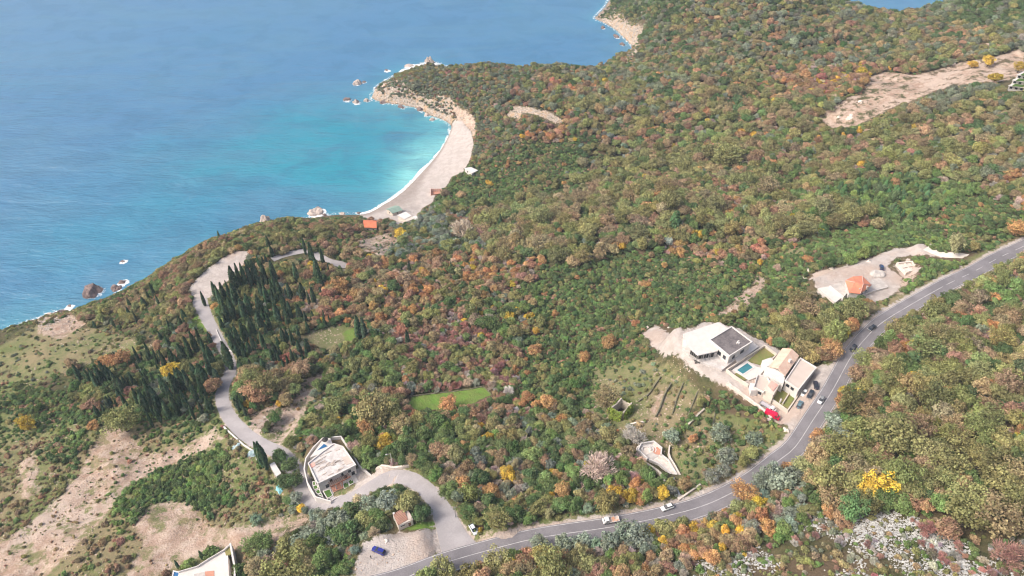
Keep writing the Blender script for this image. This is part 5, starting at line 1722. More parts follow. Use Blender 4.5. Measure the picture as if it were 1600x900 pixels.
# ------------------------------------------------------------------ finished villa with tiled gable and pool
def tiled_villa():
    U = site(vr_z)
    t = thing("villa", "white villa with pale tiled gable roof, flat roofs and walled pool garden", "villa", tuple(U(1215, 580, 0)))
    main = [(1223.5, 545), (1247, 556), (1226, 586), (1203, 573)]
    # main block under the gable; ridge runs down the slope
    P = [U(x, y, 7.0) for x, y in main]
    MB().prism(inset(P, 0.97), vr_z - 1, vr_z + 6.9).build("main_block", WHITE, t)
    gable("gable_roof", t, [P[0], P[3], P[2], P[1]], vr_z + 7.0, vr_z + 8.7, TILE_PALE)
    rc = (np.asarray(P[0]) + P[1] + P[2] + P[3]) / 4
    MB().box((rc[0] + 1.6, rc[1] - 1.2, vr_z + 8.7), (0.9, 0.9, 1.5), 0.5).build("chimney", WHITE, t)
    flat = [(1251, 559), (1275.5, 573.5), (1248, 608), (1227.5, 594)]
    quadbox("garage_block", U, inset([np.array(p) for p in flat], 0.985), -1, 6.2, WHITE, t)
    quadbox("flat_roof", U, flat, 6.2, 6.45, BEIGE, t)
    parapet("parapet", U, flat, 6.2, 6.95, 0.35, WHITE, t)
    deckp = [(1196, 574), (1212, 571), (1228, 586), (1224, 600), (1205, 588)]
    quadbox("middle_block", U, deckp, -1, 5.4, WHITE, t)
    quadbox("front_block", U, [(1184, 585), (1199, 588.5), (1203, 596), (1193, 612), (1178, 604)], -1, 3.4, BEIGE, t)
    parapet("terrace_parapet", U, [(1184, 585), (1199, 588.5), (1203, 596), (1193, 612), (1178, 604)], 3.4, 4.2, 0.3, WHITE, t)
    quadbox("small_block", U, [(1206, 592), (1218, 601), (1208, 618), (1194, 607)], -1, 4.8, CREAM, t)
    quadbox("tiled_lean_to", U, [(1206, 594), (1216, 601.5), (1208, 611), (1200, 602.5)], 4.85, 5.1, TILE_PINK, t)
    quadbox("entrance_block", U, [(1172, 598), (1184, 600), (1184, 610), (1174, 610)], -1, 3.0, WHITE, t)
    quadbox("kitchen_block", U, [(1191, 563), (1204, 558.5), (1212, 566), (1198, 573)], -1, 3.2, WHITE, t)
    f = [U(x, y, 6.2) for x, y in flat]
    for k in (0.25, 0.6):
        opening(t, "window", f[3], f[2], k, vr_z + 4.4, 1.4, 1.5, GLASS)
    m = [U(x, y, 7) for x, y in main]
    for k in (0.3, 0.7):
        opening(t, "window", m[0], m[3], k, vr_z + 5.4, 1.2, 1.3, GLASS)
    q = [U(x, y, 3.4) for x, y in [(1178, 604), (1193, 612)]]
    for k in (0.3, 0.7):
        opening(t, "window", q[0], q[1], k, vr_z + 1.8, 1.4, 1.6, GLASS)
    # pool and its deck
    pool = [(1168, 566), (1178, 574), (1161, 585), (1150, 578)]
    pt = thing("swimming_pool", "rectangular green blue pool beside the tiled villa", "swimming pool", tuple(U(1164, 576, 0)))
    quadbox("pool_deck", U, [(1167.5, 563), (1183, 573.5), (1197, 575), (1186, 588), (1170, 594), (1144, 578)], -1, 0.45, PALETILE_DECK, pt)
    quadbox("water", U, pool, 0.3, 0.5, POOLWATER, pt)
    parapet("pool_rim", U, pool, 0.4, 0.62, 0.5, WHITE, pt)
    lawn = quadbox("garden_lawn", U, [(1195, 541), (1212, 554), (1198, 561), (1190, 570), (1168, 564)], -1, 0.3, GRASSY, None)
    lawn["kind"] = "structure"
    lawn = quadbox("garden_lawn", U, [(1148, 584), (1152, 582), (1167, 593), (1163, 594)], -1, 0.4, GRASSY, None)
    lawn["kind"] = "structure"
    low = [(1229, 601), (1249, 608), (1231, 639), (1206, 621), (1217, 607)]
    lawn = quadbox("garden_lawn", U, low, -3, 0.6, GRASSY, None)
    lawn["kind"] = "structure"
    # walls of the plot
    w = MB().wall([U(x, y, 1.5) for x, y in [(1197, 570), (1214, 553), (1195, 539), (1136, 577), (1150, 588), (1170, 601)]], vr_z - 1.5, vr_z + 1.5, 0.4)
    obj_prop(w.build("garden_wall", CREAM), "cream garden wall around the pool and upper lawn of the tiled villa", "wall")
    w = MB().wall([U(x, y, 1.9) for x, y in [(1277, 574), (1231, 640.5), (1205, 622)]], vr_z - 2.5, vr_z + 1.9, 0.45)
    obj_prop(w.build("garden_wall", CREAM), "cream boundary wall beside the parked cars", "wall")
    w = MB().wall([U(x, y, 1.4) for x, y in [(1239, 604.5), (1223, 630)]], vr_z - 1, vr_z + 1.4, 0.35)
    obj_prop(w.build("garden_wall", CREAM), "low wall dividing the two lower lawns", "wall")
    w = MB().wall([U(x, y, 1.2) for x, y in [(1205, 623), (1185, 611), (1172, 602)]], vr_z - 2, vr_z + 1.2, 0.35)
    obj_prop(w.build("garden_wall", PALESTONE), "pinkish wall along the drive under the tiled villa", "wall")
    g = MB()
    p = U(1219, 628, 1)
    g.box((p[0], p[1], vr_z + 1.1), (0.5, 0.5, 3.2), 0.4)
    obj_prop(g.build("gate_pillar", WHITE), "white gate pillar on the wall below the lower lawns", "pillar")


tiled_villa()


# ------------------------------------------------------------------ house with the new orange roof
def orange_house():
    U = site(or_z)
    roof = [(1321, 438), (1333, 432), (1347, 431), (1362, 445), (1344, 459), (1327, 457)]
    t = thing("house", "house with a new orange hipped tile roof on a gravel building site", "house", tuple(U(1340, 446, 0)))
    P = [U(x, y, 4.6) for x, y in roof]
    MB().prism(inset(P, 0.93), or_z - 1, or_z + 4.5).build("wall", ROUGHWHITE, t)
    c1, c2 = U(1336, 441, 6.6), U(1349, 444, 6.6)
    mb = MB()
    vs = [tuple(p) for p in P] + [(p[0], p[1], p[2] - 0.25) for p in P] + [tuple(c1), tuple(c2)]
    n = len(P)
    fs = [[i, (i + 1) % n, n + (i + 1) % n, n + i] for i in range(n)]
    near = [0, 0, 1, 1, 1, 0]
    for i in range(n):
        j = (i + 1) % n
        a, b = 2 * n + near[i], 2 * n + near[j]
        fs.append([i, j, b] if a == b else [i, j, b, a])
    mb.add(vs, fs)
    mb.build("roof", TILE_ORANGE, t)
    hipw = MB()
    for i in (0, 2, 3, 4):
        hipw.tube(P[i] + np.array([0, 0, 0.1]), vs[2 * n + near[i]], 0.16, 0.16, 6)
    hipw.build("ridge_caps", TILE_PINK, t)
    ch = U(1355, 449, 5.4)
    MB().box((ch[0], ch[1], or_z + 5.2), (0.7, 0.7, 1.8)).build("chimney", CONCRETE, t)
    ch = U(1343, 452, 5.4)
    MB().box((ch[0], ch[1], or_z + 5.4), (0.5, 0.5, 1.2)).build("chimney", CONCRETE, t)
    quadbox("terrace", U, [(1278, 450), (1298, 447), (1320, 461), (1305, 473)], -1, 0.8, PALETILE_DECK, t)
    quadbox("floor_slab", U, [(1297, 446), (1316, 441), (1326, 452), (1318, 463)], -1, 1.4, CONCRETE, t)
    MB().wall([U(x, y, 2.2) for x, y in [(1297, 446), (1318, 463), (1327, 453)]], or_z, or_z + 2.2, 0.3).build("low_wall", WHITE, t)
    quadbox("apron", U, [(1362, 437), (1374, 434), (1388, 447), (1368, 455), (1345, 462)], -1, 0.25, CONCRETE, t)
    pts = [P[3], P[4]]
    A, B = inset(P, 0.93)[4], inset(P, 0.93)[3]
    for k in (0.3, 0.7):
        opening(t, "window", A, B, k, or_z + 2.6, 1.5, 1.4, GLASS)
    w = MB().wall([U(x, y, 0.9) for x, y in [(1344, 462), (1365, 454), (1388, 448)]], or_z - 1.5, or_z + 0.9, 0.3)
    obj_prop(w.build("retaining_wall", WHITE), "low white wall in front of the orange roofed house", "wall")
    # gravel heap
    p = hit(1371, 428)
    heap("gravel_heap", p, 3.4, 1.3, CONCRETE, "grey gravel heap beside the dark blue car", "heap")
    # stone footings
    Uf = lambda x, y, h=0: hit(x, y) + np.array([0, 0, h])
    f = thing("foundation", "pinkish stone footings of an unbuilt house near the highway", "foundation", tuple(Uf(1416, 417)))
    outer = [hit(x, y) for x, y in [(1400, 416), (1425, 409), (1434, 417), (1414, 430)]]
    zf = float(np.mean([q[2] for q in outer]))
    MB().wall(outer, zf - 1, zf + 0.9, 0.6, True).build("footing_wall", PALESTONE, f)
    MB().wall([(outer[0] + outer[3]) / 2, (outer[1] + outer[2]) / 2], zf - 1, zf + 0.7, 0.5).build("footing_wall", PALESTONE, f)
    MB().wall([(outer[0] + outer[1]) / 2, (outer[3] + outer[2]) / 2], zf - 1, zf + 0.6, 0.5).build("footing_wall", PALESTONE, f)
    MB().prism(inset(outer, 0.97), zf - 1, zf + 0.05).build("floor", PALESTONE, f)


def heap(name, p, r, hgt, mat, label, cat, group=None, seed=3, rough=0.35):
    rng = np.random.default_rng(seed)
    bm = bmesh.new()
    bmesh.ops.create_icosphere(bm, subdivisions=3, radius=1.0)
    off = rng.uniform(0, 50, 3)
    for v in bm.verts:
        c = v.co.copy()
        q = 1 + rough * (2 * value_noise(np.array([c.x * 1.7 + off[0] + c.z]), np.array([c.y * 1.7 + off[1] + c.z * 1.3]), 1.0, seed)[0] - 1) + rough * 0.5 * (2 * value_noise(np.array([c.x * 4 + off[0]]), np.array([c.y * 4 + c.z * 4 + off[2]]), 1.0, seed + 5)[0] - 1)
        v.co = Vector((c.x * r * q, c.y * r * q * 0.8, c.z * hgt * q - 0.1 * hgt))
    me = bpy.data.meshes.new(name)
    bm.to_mesh(me)
    bm.free()
    me.materials.append(mat)
    o = bpy.data.objects.new(name, me)
    COLL.objects.link(o)
    o.location = tuple(p)
    o.rotation_euler = (0, 0, rng.uniform(0, 6))
    return obj_prop(o, label, cat, group)


orange_house()


# ------------------------------------------------------------------ white villa in the elbow of the side road
def roadside_villa():
    U = site(vl_z)
    t = thing("villa", "white villa with cluttered flat roof in the elbow of the side road", "villa", tuple(U(520, 735, 0)))
    roof = [(482, 725), (503, 708), (522, 694.5), (536, 699), (556, 727.5), (527, 742), (497, 756.5)]
    P = [U(x, y, 4.7) for x, y in roof]
    MB().prism(inset(P, 0.985), vl_z - 1.5, vl_z + 4.5).build("wall", WHITE, t)
    MB().prism(P, vl_z + 4.5, vl_z + 4.8).build("roof", ROUGHWHITE, t)
    MB().wall(P, vl_z + 4.7, vl_z + 5.3, 0.35, True).build("parapet", WHITE, t)
    quadbox("roof_patch", U, [(534, 715), (546, 711), (552, 722), (541, 726.5)], 4.7, 4.95, BEIGE, t)
    quadbox("roof_patch", U, [(483.5, 726), (490, 721.5), (493, 727), (487, 731)], 4.7, 5.0, TILE_PINK, t)
    rr = random.Random(2)
    mb = MB()
    for k in range(46):                                    # planks and blocks left on the roof
        a, b = rr.uniform(494, 540), rr.uniform(702, 744)
        if not inside(np.array([a]), np.array([b]), inset([np.array(p) for p in roof], 0.88))[0]:
            continue
        p = U(a, b, 4.9)
        mb.box((p[0], p[1], vl_z + 4.9), (rr.uniform(1.0, 3.2), rr.uniform(0.12, 0.4), 0.18), 0.62 + rr.uniform(-0.12, 0.12))
    o = mb.build("roof_planks", BEIGE, t)
    A, B = inset(P, 0.985)[6], inset(P, 0.985)[4]
    for k, w, hh in ((0.32, 1.1, 1.5), (0.58, 2.2, 1.9), (0.82, 1.1, 1.5)):
        opening(t, "window", A, B, k, vl_z + 3.3, w, hh, GLASS)
    for k in (0.2, 0.45, 0.7, 0.9):
        opening(t, "door", A, B, k, vl_z + 1.2, 1.3, 2.2, GLASS)
    C = inset(P, 0.985)[0]
    for k in (0.3, 0.7):
        opening(t, "window", C, A, k, vl_z + 3.2, 1.1, 1.4, GLASS)
    beam = MB()
    a, b = U(516, 761, 2.9), U(548, 744.5, 2.9)
    d = (b - a) / np.linalg.norm(b - a)
    n = np.array([d[1], -d[0], 0])
    beam.wall([a, b], vl_z + 2.7, vl_z + 3.0, 0.35)
    for k in range(12):
        q = a + (b - a) * (k + 0.5) / 12
        beam.wall([q, q - n * 2.6], vl_z + 2.75, vl_z + 2.95, 0.14)
    beam.build("pergola_beam", BROWNWOOD, t)
    for k in range(5):
        q = a + (b - a) * (k / 4)
        MB().box((q[0], q[1], vl_z + 1.3), (0.3, 0.3, 2.8), math.atan2(d[1], d[0])).build("pergola_post", WHITE, t)
    quadbox("terrace", U, [(500, 762), (552, 737), (560, 752), (516, 780)], -1.2, 0.25, PALETILE_DECK, t)
    quadbox("terrace_patch", U, [(517, 762), (535, 752), (541, 765), (524, 774)], 0.2, 0.3, TERRACOTTA, t)
    for k, px in enumerate([[(505, 768), (515, 764), (520, 774), (512, 779)], [(536, 756), (543, 752.5), (546, 760), (538, 764)], [(544, 752), (550, 748), (553.5, 754), (547, 758)], [(488.5, 753), (492.5, 752), (493, 758), (489, 759)], [(489, 760), (495, 757.5), (497, 763), (491.5, 765.5)], [(492.5, 767), (499, 764.5), (501, 770), (496, 772)], [(497, 773), (502, 770.5), (504.5, 776)]]):
        b = quadbox("planting_bed", U, px, -0.5, 0.5, GREENBED, None)
        obj_prop(b, ["largest square green bed on the terrace of the roadside villa", "green square bed under the pergola's middle", "green square bed at the pergola's upper end", "uppermost green bed beside the side road", "second green bed down beside the side road", "third green bed down beside the side road", "triangular green bed at the road elbow"][k], "planting bed", "walled planting beds of the roadside villa")
        wl = MB().wall([U(x, y, 0.5) for x, y in px], vl_z - 0.4, vl_z + 0.62, 0.22, True).build("bed_edging", WHITE, b, local=True)
    pt = thing("swimming_pool", "small blue triangular pool behind the roadside villa", "swimming pool", tuple(U(505, 700, 0)))
    quadbox("pool_deck", U, [(484, 715), (506, 685), (516, 684.5), (520, 694), (503, 708)], -1.5, 2.4, PALETILE_DECK, pt)
    quadbox("water", U, [(495.5, 703.8), (506, 693.5), (512, 697)], 2.35, 2.5, BLUEPOOL, pt)
    q = U(509, 691.5, 2.4)
    o = MB().tube((q[0], q[1], vl_z + 2.4), (q[0], q[1], vl_z + 4.3), 0.05)
    o.add([(q[0] + math.cos(k * math.pi / 4) * 1.2, q[1] + math.sin(k * math.pi / 4) * 1.2, vl_z + 4.1) for k in range(8)] + [(q[0], q[1], vl_z + 4.7)], [[k, (k + 1) % 8, 8] for k in range(8)])
    obj_prop(o.build("parasol", DARK), "dark parasol beside the blue triangular pool", "parasol")
    w = MB().wall([U(x, y, 1.6) for x, y in [(517, 783), (493, 776), (480, 754), (475, 732), (477.5, 716), (489, 699), (504, 684), (516, 683), (532.5, 681.5), (546, 701), (561.5, 727.5), (566, 731), (583, 745)]], vl_z - 2.5, vl_z + 1.6, 0.4)
    obj_prop(w.build("garden_wall", WHITE), "white rounded boundary wall around the roadside villa", "wall")
    w = MB().wall([U(x, y, 0.9) for x, y in [(519, 781), (540, 770), (556, 757)]], vl_z - 1.5, vl_z + 0.9, 0.3)
    obj_prop(w.build("garden_wall", WHITE), "low white wall in front of the roadside villa's terrace", "wall")


roadside_villa()


# ------------------------------------------------------------------ hut with the rusty roof
def hut():
    U = site(hut_z)
    t = thing("hut", "small stone hut with a rusty brown tile roof beside the gravel lot", "hut", tuple(U(629, 812, 0)))
    full = [(614.5, 804.5), (636, 793.5), (645.5, 811.5), (622, 821.5)]
    P = [U(x, y, 3.0) for x, y in full]
    MB().prism(inset(P, 0.96), hut_z - 1.5, hut_z + 2.9).build("wall", CREAM, t)
    r = [(614.5, 804.5), (630.5, 796), (637.5, 811.5), (622, 820.5)]
    Q = [U(x, y, 3.1) for x, y in r]
    mb = MB().prism(Q, hut_z + 2.9, [hut_z + 3.7, hut_z + 3.9, hut_z + 3.2, hut_z + 3.1])
    mb.build("roof", TILE_BROWN, t)
    quadbox("flat_roof", U, [(630.8, 796), (636, 793.5), (645.5, 811.5), (637.8, 811.5)], 2.9, 3.15, BEIGE, t)
    I = inset(P, 0.96)
    opening(t, "window", I[3], I[2], 0.3, hut_z + 1.9, 1.6, 0.7, DARK)
    opening(t, "door", I[3], I[2], 0.75, hut_z + 1.1, 0.9, 2.0, BROWNWOOD)
    opening(t, "window", I[2], I[1], 0.5, hut_z + 1.7, 0.9, 0.9, DARK)
    c = U(615, 801, 4.2)
    MB().tube((c[0], c[1], hut_z), (c[0], c[1], hut_z + 4.0), 0.35, 0.35, 10).build("water_tank", WHITE, t)


hut()


# ------------------------------------------------------------------ white flat roofed villa at the lower frame edge
def white_villa():
    U = site(vb_z)
    t = thing("villa", "white flat roofed villa with roof terrace above the gravel track", "villa", tuple(U(330, 895, 0)))
    out = [(280, 893), (308, 885), (324, 874.5), (349, 859.5), (356, 868), (358, 905), (346, 925), (276, 925)]
    P = [U(x, y, 4.0) for x, y in out]
    MB().prism(P, vb_z - 2, vb_z + 4.0).build("terrace_block", PALETILE_DECK, t)
    MB().wall([U(x, y, 4.8) for x, y in [(279, 893), (308, 884.5), (324, 874), (350, 858.5)]], vb_z + 3.5, vb_z + 4.8, 0.25).build("parapet", WHITE, t)
    MB().wall([U(x, y, 6.2) for x, y in [(359.5, 848.5), (367, 889), (366, 915)]], vb_z - 1, vb_z + 6.2, 0.6).build("fin_wall", WHITE, t)
    MB().wall([U(x, y, 4.9) for x, y in [(350, 858.5), (359, 850)]], vb_z - 1, vb_z + 4.9, 0.3).build("parapet", WHITE, t)
    quadbox("terracotta_patch", U, [(320, 893), (334.5, 891.5), (335, 915), (322, 915)], 3.9, 4.1, TERRACOTTA, t)
    quadbox("grey_mat", U, [(303, 897), (319, 893.5), (321, 915), (306, 915)], 3.9, 4.08, CONCRETE, t)
    quadbox("planted_corner", U, [(351, 860), (359, 852), (361, 866), (353, 868)], 3.7, 4.1, GRASSY, t)
    pt = thing("swimming_pool", "bright blue pool at the left corner of the white flat roofed villa", "swimming pool", tuple(U(275, 897, 0)))
    quadbox("water", U, [(272, 893), (279.5, 895), (275, 915), (268, 912)], 1.0, 2.0, BLUEPOOL, pt)
    parapet("pool_rim", U, [(271, 892), (280.5, 894), (275.5, 916), (267, 913)], 0.5, 2.2, 0.4, WHITE, pt)
    # two concrete tracks up the slope
    ln = smooth_line(hits([(388, 886), (402, 878), (418, 867), (437, 855.5)]), 1.5)
    ln[:, 2] += 0.25
    ln = np.c_[ln, np.full(len(ln), 2.6)]
    strip("concrete_track", ln, (0, 0.25), (0, 1), 0.0, CHALK, 0.6)
    strip("concrete_track", ln, (0, -1), (0, -0.25), 0.0, CHALK, 0.6)


white_villa()


# ------------------------------------------------------------------ smaller things along the side road
def small_things():
    z = float(hit(433, 742)[2])
    U = site(z)
    t = thing("shed", "white flat roofed shed below the big cypress at the side road", "shed", tuple(U(431, 736, 0)))
    px = [(421, 726), (428.6, 721.6), (439.5, 739.5), (432, 744.5)]
    P = [U(x, y, 2.7) for x, y in px]
    MB().prism(inset(P, 0.97), z - 1, z + 2.6).build("wall", CONCRETE, t)
    MB().prism(P, z + 2.6, z + 2.8).build("roof", WHITE, t)
    I = inset(P, 0.97)
    opening(t, "door", I[0], I[3], 0.5, z + 1.0, 0.9, 2.0, DARK)
    heap("tarpaulin", hit(439, 764), 2.0, 0.8, TARP, "crumpled turquoise sheet over a pile below the white shed", "tarpaulin", None, 9, 0.5)
    heap("tarpaulin", hit(390, 712), 2.2, 0.9, PALEBLUE, "pale green sheet beside the side road, next to the big cypress", "tarpaulin", None, 10, 0.5)
    heap("tarpaulin", hit(368, 698), 1.7, 0.8, PALEBLUE, "pale blue sheet with white rubble beside the side road", "tarpaulin", None, 12, 0.5)
    heap("rubble_heap", hit(404, 716), 1.2, 1.0, WHITE, "small white rubble heap at the foot of the big cypress", "heap", None, 14, 0.4)
    # low pale wall on the sea side of the side road
    pts = hits([(350, 668), (364, 681), (382, 697), (398, 707), (408, 713)])
    w = MB().wall(pts, [p[2] - 1.5 for p in pts], [p[2] + 0.75 for p in pts], 0.5)
    obj_prop(w.build("roadside_wall", WHITE), "low white wall along the outer edge of the side road", "wall")
    # street lamp and poles
    for px, py, hh, lab in ((613.5, 729, 7.5, "slim white street lamp where the side road turns, beside a dark bush"), (712, 808, 6.0, "grey utility pole on the bank above the road junction")):
        p = hit(px, py)
        t = thing("street_lamp" if hh > 7 else "utility_pole", lab, "street lamp" if hh > 7 else "pole", tuple(p))
        MB().tube(p - np.array([0, 0, .3]), p + np.array([0, 0, hh]), 0.14, 0.09).build("pole", WHITE if hh > 7 else METALGREY, t)
        if hh > 7:
            MB().tube(p + np.array([0, 0, hh - 0.06]), p + np.array([-1.2, -0.4, hh + 0.25]), 0.06).build("arm", WHITE, t)
            MB().box(tuple(p + np.array([-1.4, -0.5, hh + 0.27])), (0.75, 0.32, 0.16), 0.3).build("lamp_head", WHITE, t)
        else:
            MB().box(tuple(p + np.array([0, 0, hh - 0.5])), (1.6, 0.1, 0.1), 0.4).build("crossarm", METALGREY, t)
    # walls of dry stone
    for px, hgt, tk, mat, lab in [
        ([(640, 620), (668, 616), (700, 613), (730, 609), (756, 604)], 0.35, 0.3, DULLSTONE, "dry stone wall along the upper edge of the grassy lawn"),
        ([(755, 604), (761, 610), (768, 617)], 0.35, 0.25, DULLSTONE, "short wall at the right end of the grassy lawn"),
        ([(588, 735), (615, 733), (640, 729), (660, 724), (680, 717), (705, 708), (733, 700), (760, 696), (788, 690), (812, 686)], 1.3, 0.8, PALESTONE, "long curved stone wall through the wood below the lawn"),
        ([(1032, 590), (1022, 604), (1012, 618), (997, 628)], 0.9, 0.5, DULLSTONE, "upper terrace wall nearest the ivy ruin"),
        ([(1048, 601), (1038, 618), (1030, 640), (1024, 652)], 1.1, 0.5, DULLSTONE, "lower terrace wall beside the reddish strip"),
        ([(1068, 598), (1058, 622), (1050, 648)], 0.7, 0.35, DULLSTONE, "short terrace wall right of the reddish strip"),
        ([(1090, 612), (1080, 636), (1072, 658)], 0.6, 0.35, DULLSTONE, "middle terrace wall between the reddish strip and the driveway"),
        ([(1118, 628), (1117, 645), (1113, 668)], 0.6, 0.35, DULLSTONE, "terrace wall nearest the red van"),
        ([(983, 664), (995, 662), (1008, 660)], 0.8, 0.6, PALESTONE, "short pale wall on the grass below the ivy ruin"),
        ([(1006, 728), (1016, 734), (1026, 740), (1033, 748), (1037, 757)], 2.2, 0.8, STONE, "curved stone wall below the stone terrace building"),
        ([(1052, 748), (1056, 764), (1061, 776)], 1.0, 0.5, METALGREY, "grey rail beside the path down to the highway"),
        ([(955, 785), (990, 782), (1020, 775), (1040, 768)], 1.1, 0.5, STONE, "stone wall behind the highway verge above the white pickup"),
        ([(1060, 782), (1080, 768), (1094, 758)], 0.8, 0.5, CREAM, "cream kerb wall above the highway verge"),
        ([(552, 545), (530, 552), (500, 560), (470, 575)], 0.9, 0.7, PALESTONE, "pale dry stone wall below the two cypresses on the meadow"),
        ([(395, 480), (430, 470)], 0.4, 0.3, STONE, None),
        ([(1100, 640), (1075, 665)], 0.9, 0.7, STONE, "dry stone wall on the slope below the pale driveway"),
        ([(375, 555), (352, 543), (338, 516)], 0.6, 0.35, WHITE, "thin white parapet on the inner side of the side road"),
        ([(1136, 600), (1160, 618), (1185, 637), (1205, 655)], 1.0, 0.9, PALESTONE, "rubble wall along the lower edge of the pale driveway"),
    ]:
        if lab is None:
            continue
        L0 = hits(px)
        pts = smooth_line(L0, 2.0)
        zz = height(pts[:, 0], pts[:, 1])
        jit = np.random.default_rng(len(px)).uniform(-0.2, 0.2, len(pts)) * (0 if mat in (METALGREY, WHITE) else 1)
        w = MB().wall(pts, list(zz - 1), list(zz + hgt + jit), tk)
        obj_prop(w.build("guard_rail" if mat is METALGREY else "stone_wall", mat), lab, "railing" if mat is METALGREY else "wall")
    # ditch beside the lawn reads as a dark cut: low kerbs
    # rock blocks along the earthworks
    rr = np.random.default_rng(8)
    spots = [(1311, 183), (1327, 185), (1330, 180), (1345, 160), (1490, 100), (1530, 88), (1537, 84), (1455, 385), (1462, 383), (1470, 386), (1357, 409), (1265, 423), (1283, 421), (1300, 420), (1256, 436), (1012, 512), (1046, 512), (1200, 655), (1188, 648), (1170, 640), (1228, 672), (596, 731), (650, 806), (654, 812), (574, 832), (604, 845), (590, 828), (572, 840)]
    for k, (a, b) in enumerate(spots):
        p = hit(a, b)
        dist = np.linalg.norm(p - np.array([0, 0, CAM_H]))
        s = rr.uniform(0.7, 1.3) * (1.5 if dist > 380 else 0.9)
        place = "in the far earthworks" if b < 200 else "beside the gravel drive" if a > 1400 else "at the edge of the orange roofed house's site" if a > 1240 else "along the pale driveway" if a > 1000 else "around the gravel lot and its hut"
        heap("boulder", p, s, s * 0.7, PALESTONE, "pale boulder lying " + place, "boulder", "pale boulders " + place, 30 + k, 0.5)


small_things()


# ------------------------------------------------------------------ stone terrace building, ruin, beach and far buildings
def other_buildings():
    U = site(st_z)
    t = thing("unfinished_building", "roofless pale stone building with curved stairs above the highway", "building", tuple(U(1018, 706, 0)))
    out = [(997, 702), (1002, 692), (1021.5, 689), (1034, 699), (1033, 709), (1044, 718), (1057, 741), (1050, 741), (1028, 724), (1012, 716)]
    MB().prism([U(x, y, 0.6) for x, y in out], st_z - 3, st_z + 0.6).build("floor", PALESTONE, t)
    MB().wall([U(x, y, 2.0) for x, y in [(1012, 716), (997, 702), (1002, 692), (1021.5, 689), (1034, 699), (1033, 709)]], st_z - 2, st_z + 2.0, 0.45).build("outer_wall", WHITE, t)
    MB().wall([U(x, y, 1.4) for x, y in [(1033, 709), (1045, 718.5), (1058, 741)]], st_z - 2, st_z + 1.4, 0.4).build("stair_wall", WHITE, t)
    MB().wall([U(x, y, 1.3) for x, y in [(1012, 716), (1030, 724), (1048, 740)]], st_z - 2, st_z + 1.3, 0.4).build("stair_wall", WHITE, t)
    for r0 in (3.0, 2.2, 1.4):
        c = U(1010, 702, 0.8)
        MB().wall([c + np.array([math.cos(a) * r0 * 1.2, math.sin(a) * r0 * 0.8, 0]) for a in np.linspace(-0.6, 3.6, 10)], st_z + 0.5, st_z + 1.5 - r0 * 0.2, 0.35).build("curved_step", WHITE, t)
    quadbox("paved_court", U, [(1009, 711), (1020, 706), (1030, 712), (1020, 718)], 0.5, 0.7, CONCRETE, t)
    c = U(1027, 704.5, 0.7)
    MB().tube((c[0], c[1], st_z + 0.5), (c[0], c[1], st_z + 0.8), 1.7, 1.7, 18).build("round_platform", TERRACOTTA, t)
    for k in range(7):
        a, b = U(1034 + k * 2.6, 716 + k * 3.2, 0.7), U(1042 + k * 2.0, 716.5 + k * 3.4, 0.7)
        MB().wall([a, b], st_z - 1, st_z + 0.95 - k * 0.12, 0.7).build("stair_step", PALESTONE, t)
    pts = [U(x, y, 1.6) for x, y in [(1046.5, 695), (1045, 707), (1047, 714), (1056, 729), (1064, 744)]]
    w = MB().wall(pts, st_z - 3, st_z + 1.6, 0.5)
    obj_prop(w.build("retaining_wall", PALESTONE), "pale sloping wall beside the stone terrace building's stairs", "wall")
    ln = np.c_[hits([(1052, 740), (1058, 752), (1061, 766), (1064, 780)]), np.full(4, 2.2)]
    ln[:, 2] += 0.2
    strip("foot_path", smooth_line(ln, 1.5), (0, -1), (0, 1), 0.0, CHALK, 0.5)

    # the ruin in the ivy
    zr = float(hit(973, 640)[2])
    Ur = site(zr)
    r = thing("ruined_house", "roofless stone ruin overgrown with bright ivy on the terraces", "ruin", tuple(Ur(972, 636, 0)))
    R4 = [Ur(x, y, 5.6) for x, y in [(956, 636), (971, 621.5), (987, 629), (974, 644)]]
    for k, hh in enumerate((5.6, 4.9, 5.7, 5.3)):
        a, b = R4[k], R4[(k + 1) % 4]
        m = a + (b - a) * 0.5
        MB().wall([a, m, b], zr - 1, [zr + hh, zr + hh - 0.7, zr + hh - 0.1], 0.6).build("wall", STONE, r)
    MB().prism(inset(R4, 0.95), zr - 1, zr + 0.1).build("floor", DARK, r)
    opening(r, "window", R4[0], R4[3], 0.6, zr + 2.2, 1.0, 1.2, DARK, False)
    rng = np.random.default_rng(77)
    C, Nn = [], []
    for k in range(4):
        a, b = R4[k], R4[(k + 1) % 4]
        d = (b - a)[:2] / np.linalg.norm((b - a)[:2])
        n = np.array([d[1], -d[0]])
        cen = np.mean(R4, axis=0)[:2]
        if n @ (a[:2] - cen) < 0:
            n = -n
        m = 900 if k in (2, 3) else 500
        u, v = rng.uniform(0.05, 1.0, m), rng.random(m)
        hgt = v * 5.4
        bulge = 0.45 + (1 - v) * 2.6 * rng.random(m) + rng.normal(size=m) * 0.25
        keep = rng.random(m) < np.where((k == 3) & (u > 0.4) & (u < 0.8) & (v > 0.5), 0.25, 1)
        P = a[:2] + (b - a)[:2] * u[:, None] + n * bulge[:, None]
        C.append(np.c_[P, zr + hgt][keep])
        Nn.append((np.c_[np.tile(n, (m, 1)), np.full(m, 0.7)] + rng.normal(size=(m, 3)) * 0.4)[keep])
    C, Nn = np.vstack(C), np.vstack(Nn)
    me = leaf_mesh("ivy", C - np.array(r.location), Nn, 0.55, np.clip(0.5 + rng.normal(size=len(C)) * 0.25, 0, 1), 0.9, LEAF)
    iv = bpy.data.objects.new("ivy", me)
    COLL.objects.link(iv)
    iv.parent = r
    iv["tint"] = [0.23, 0.3, 0.06]

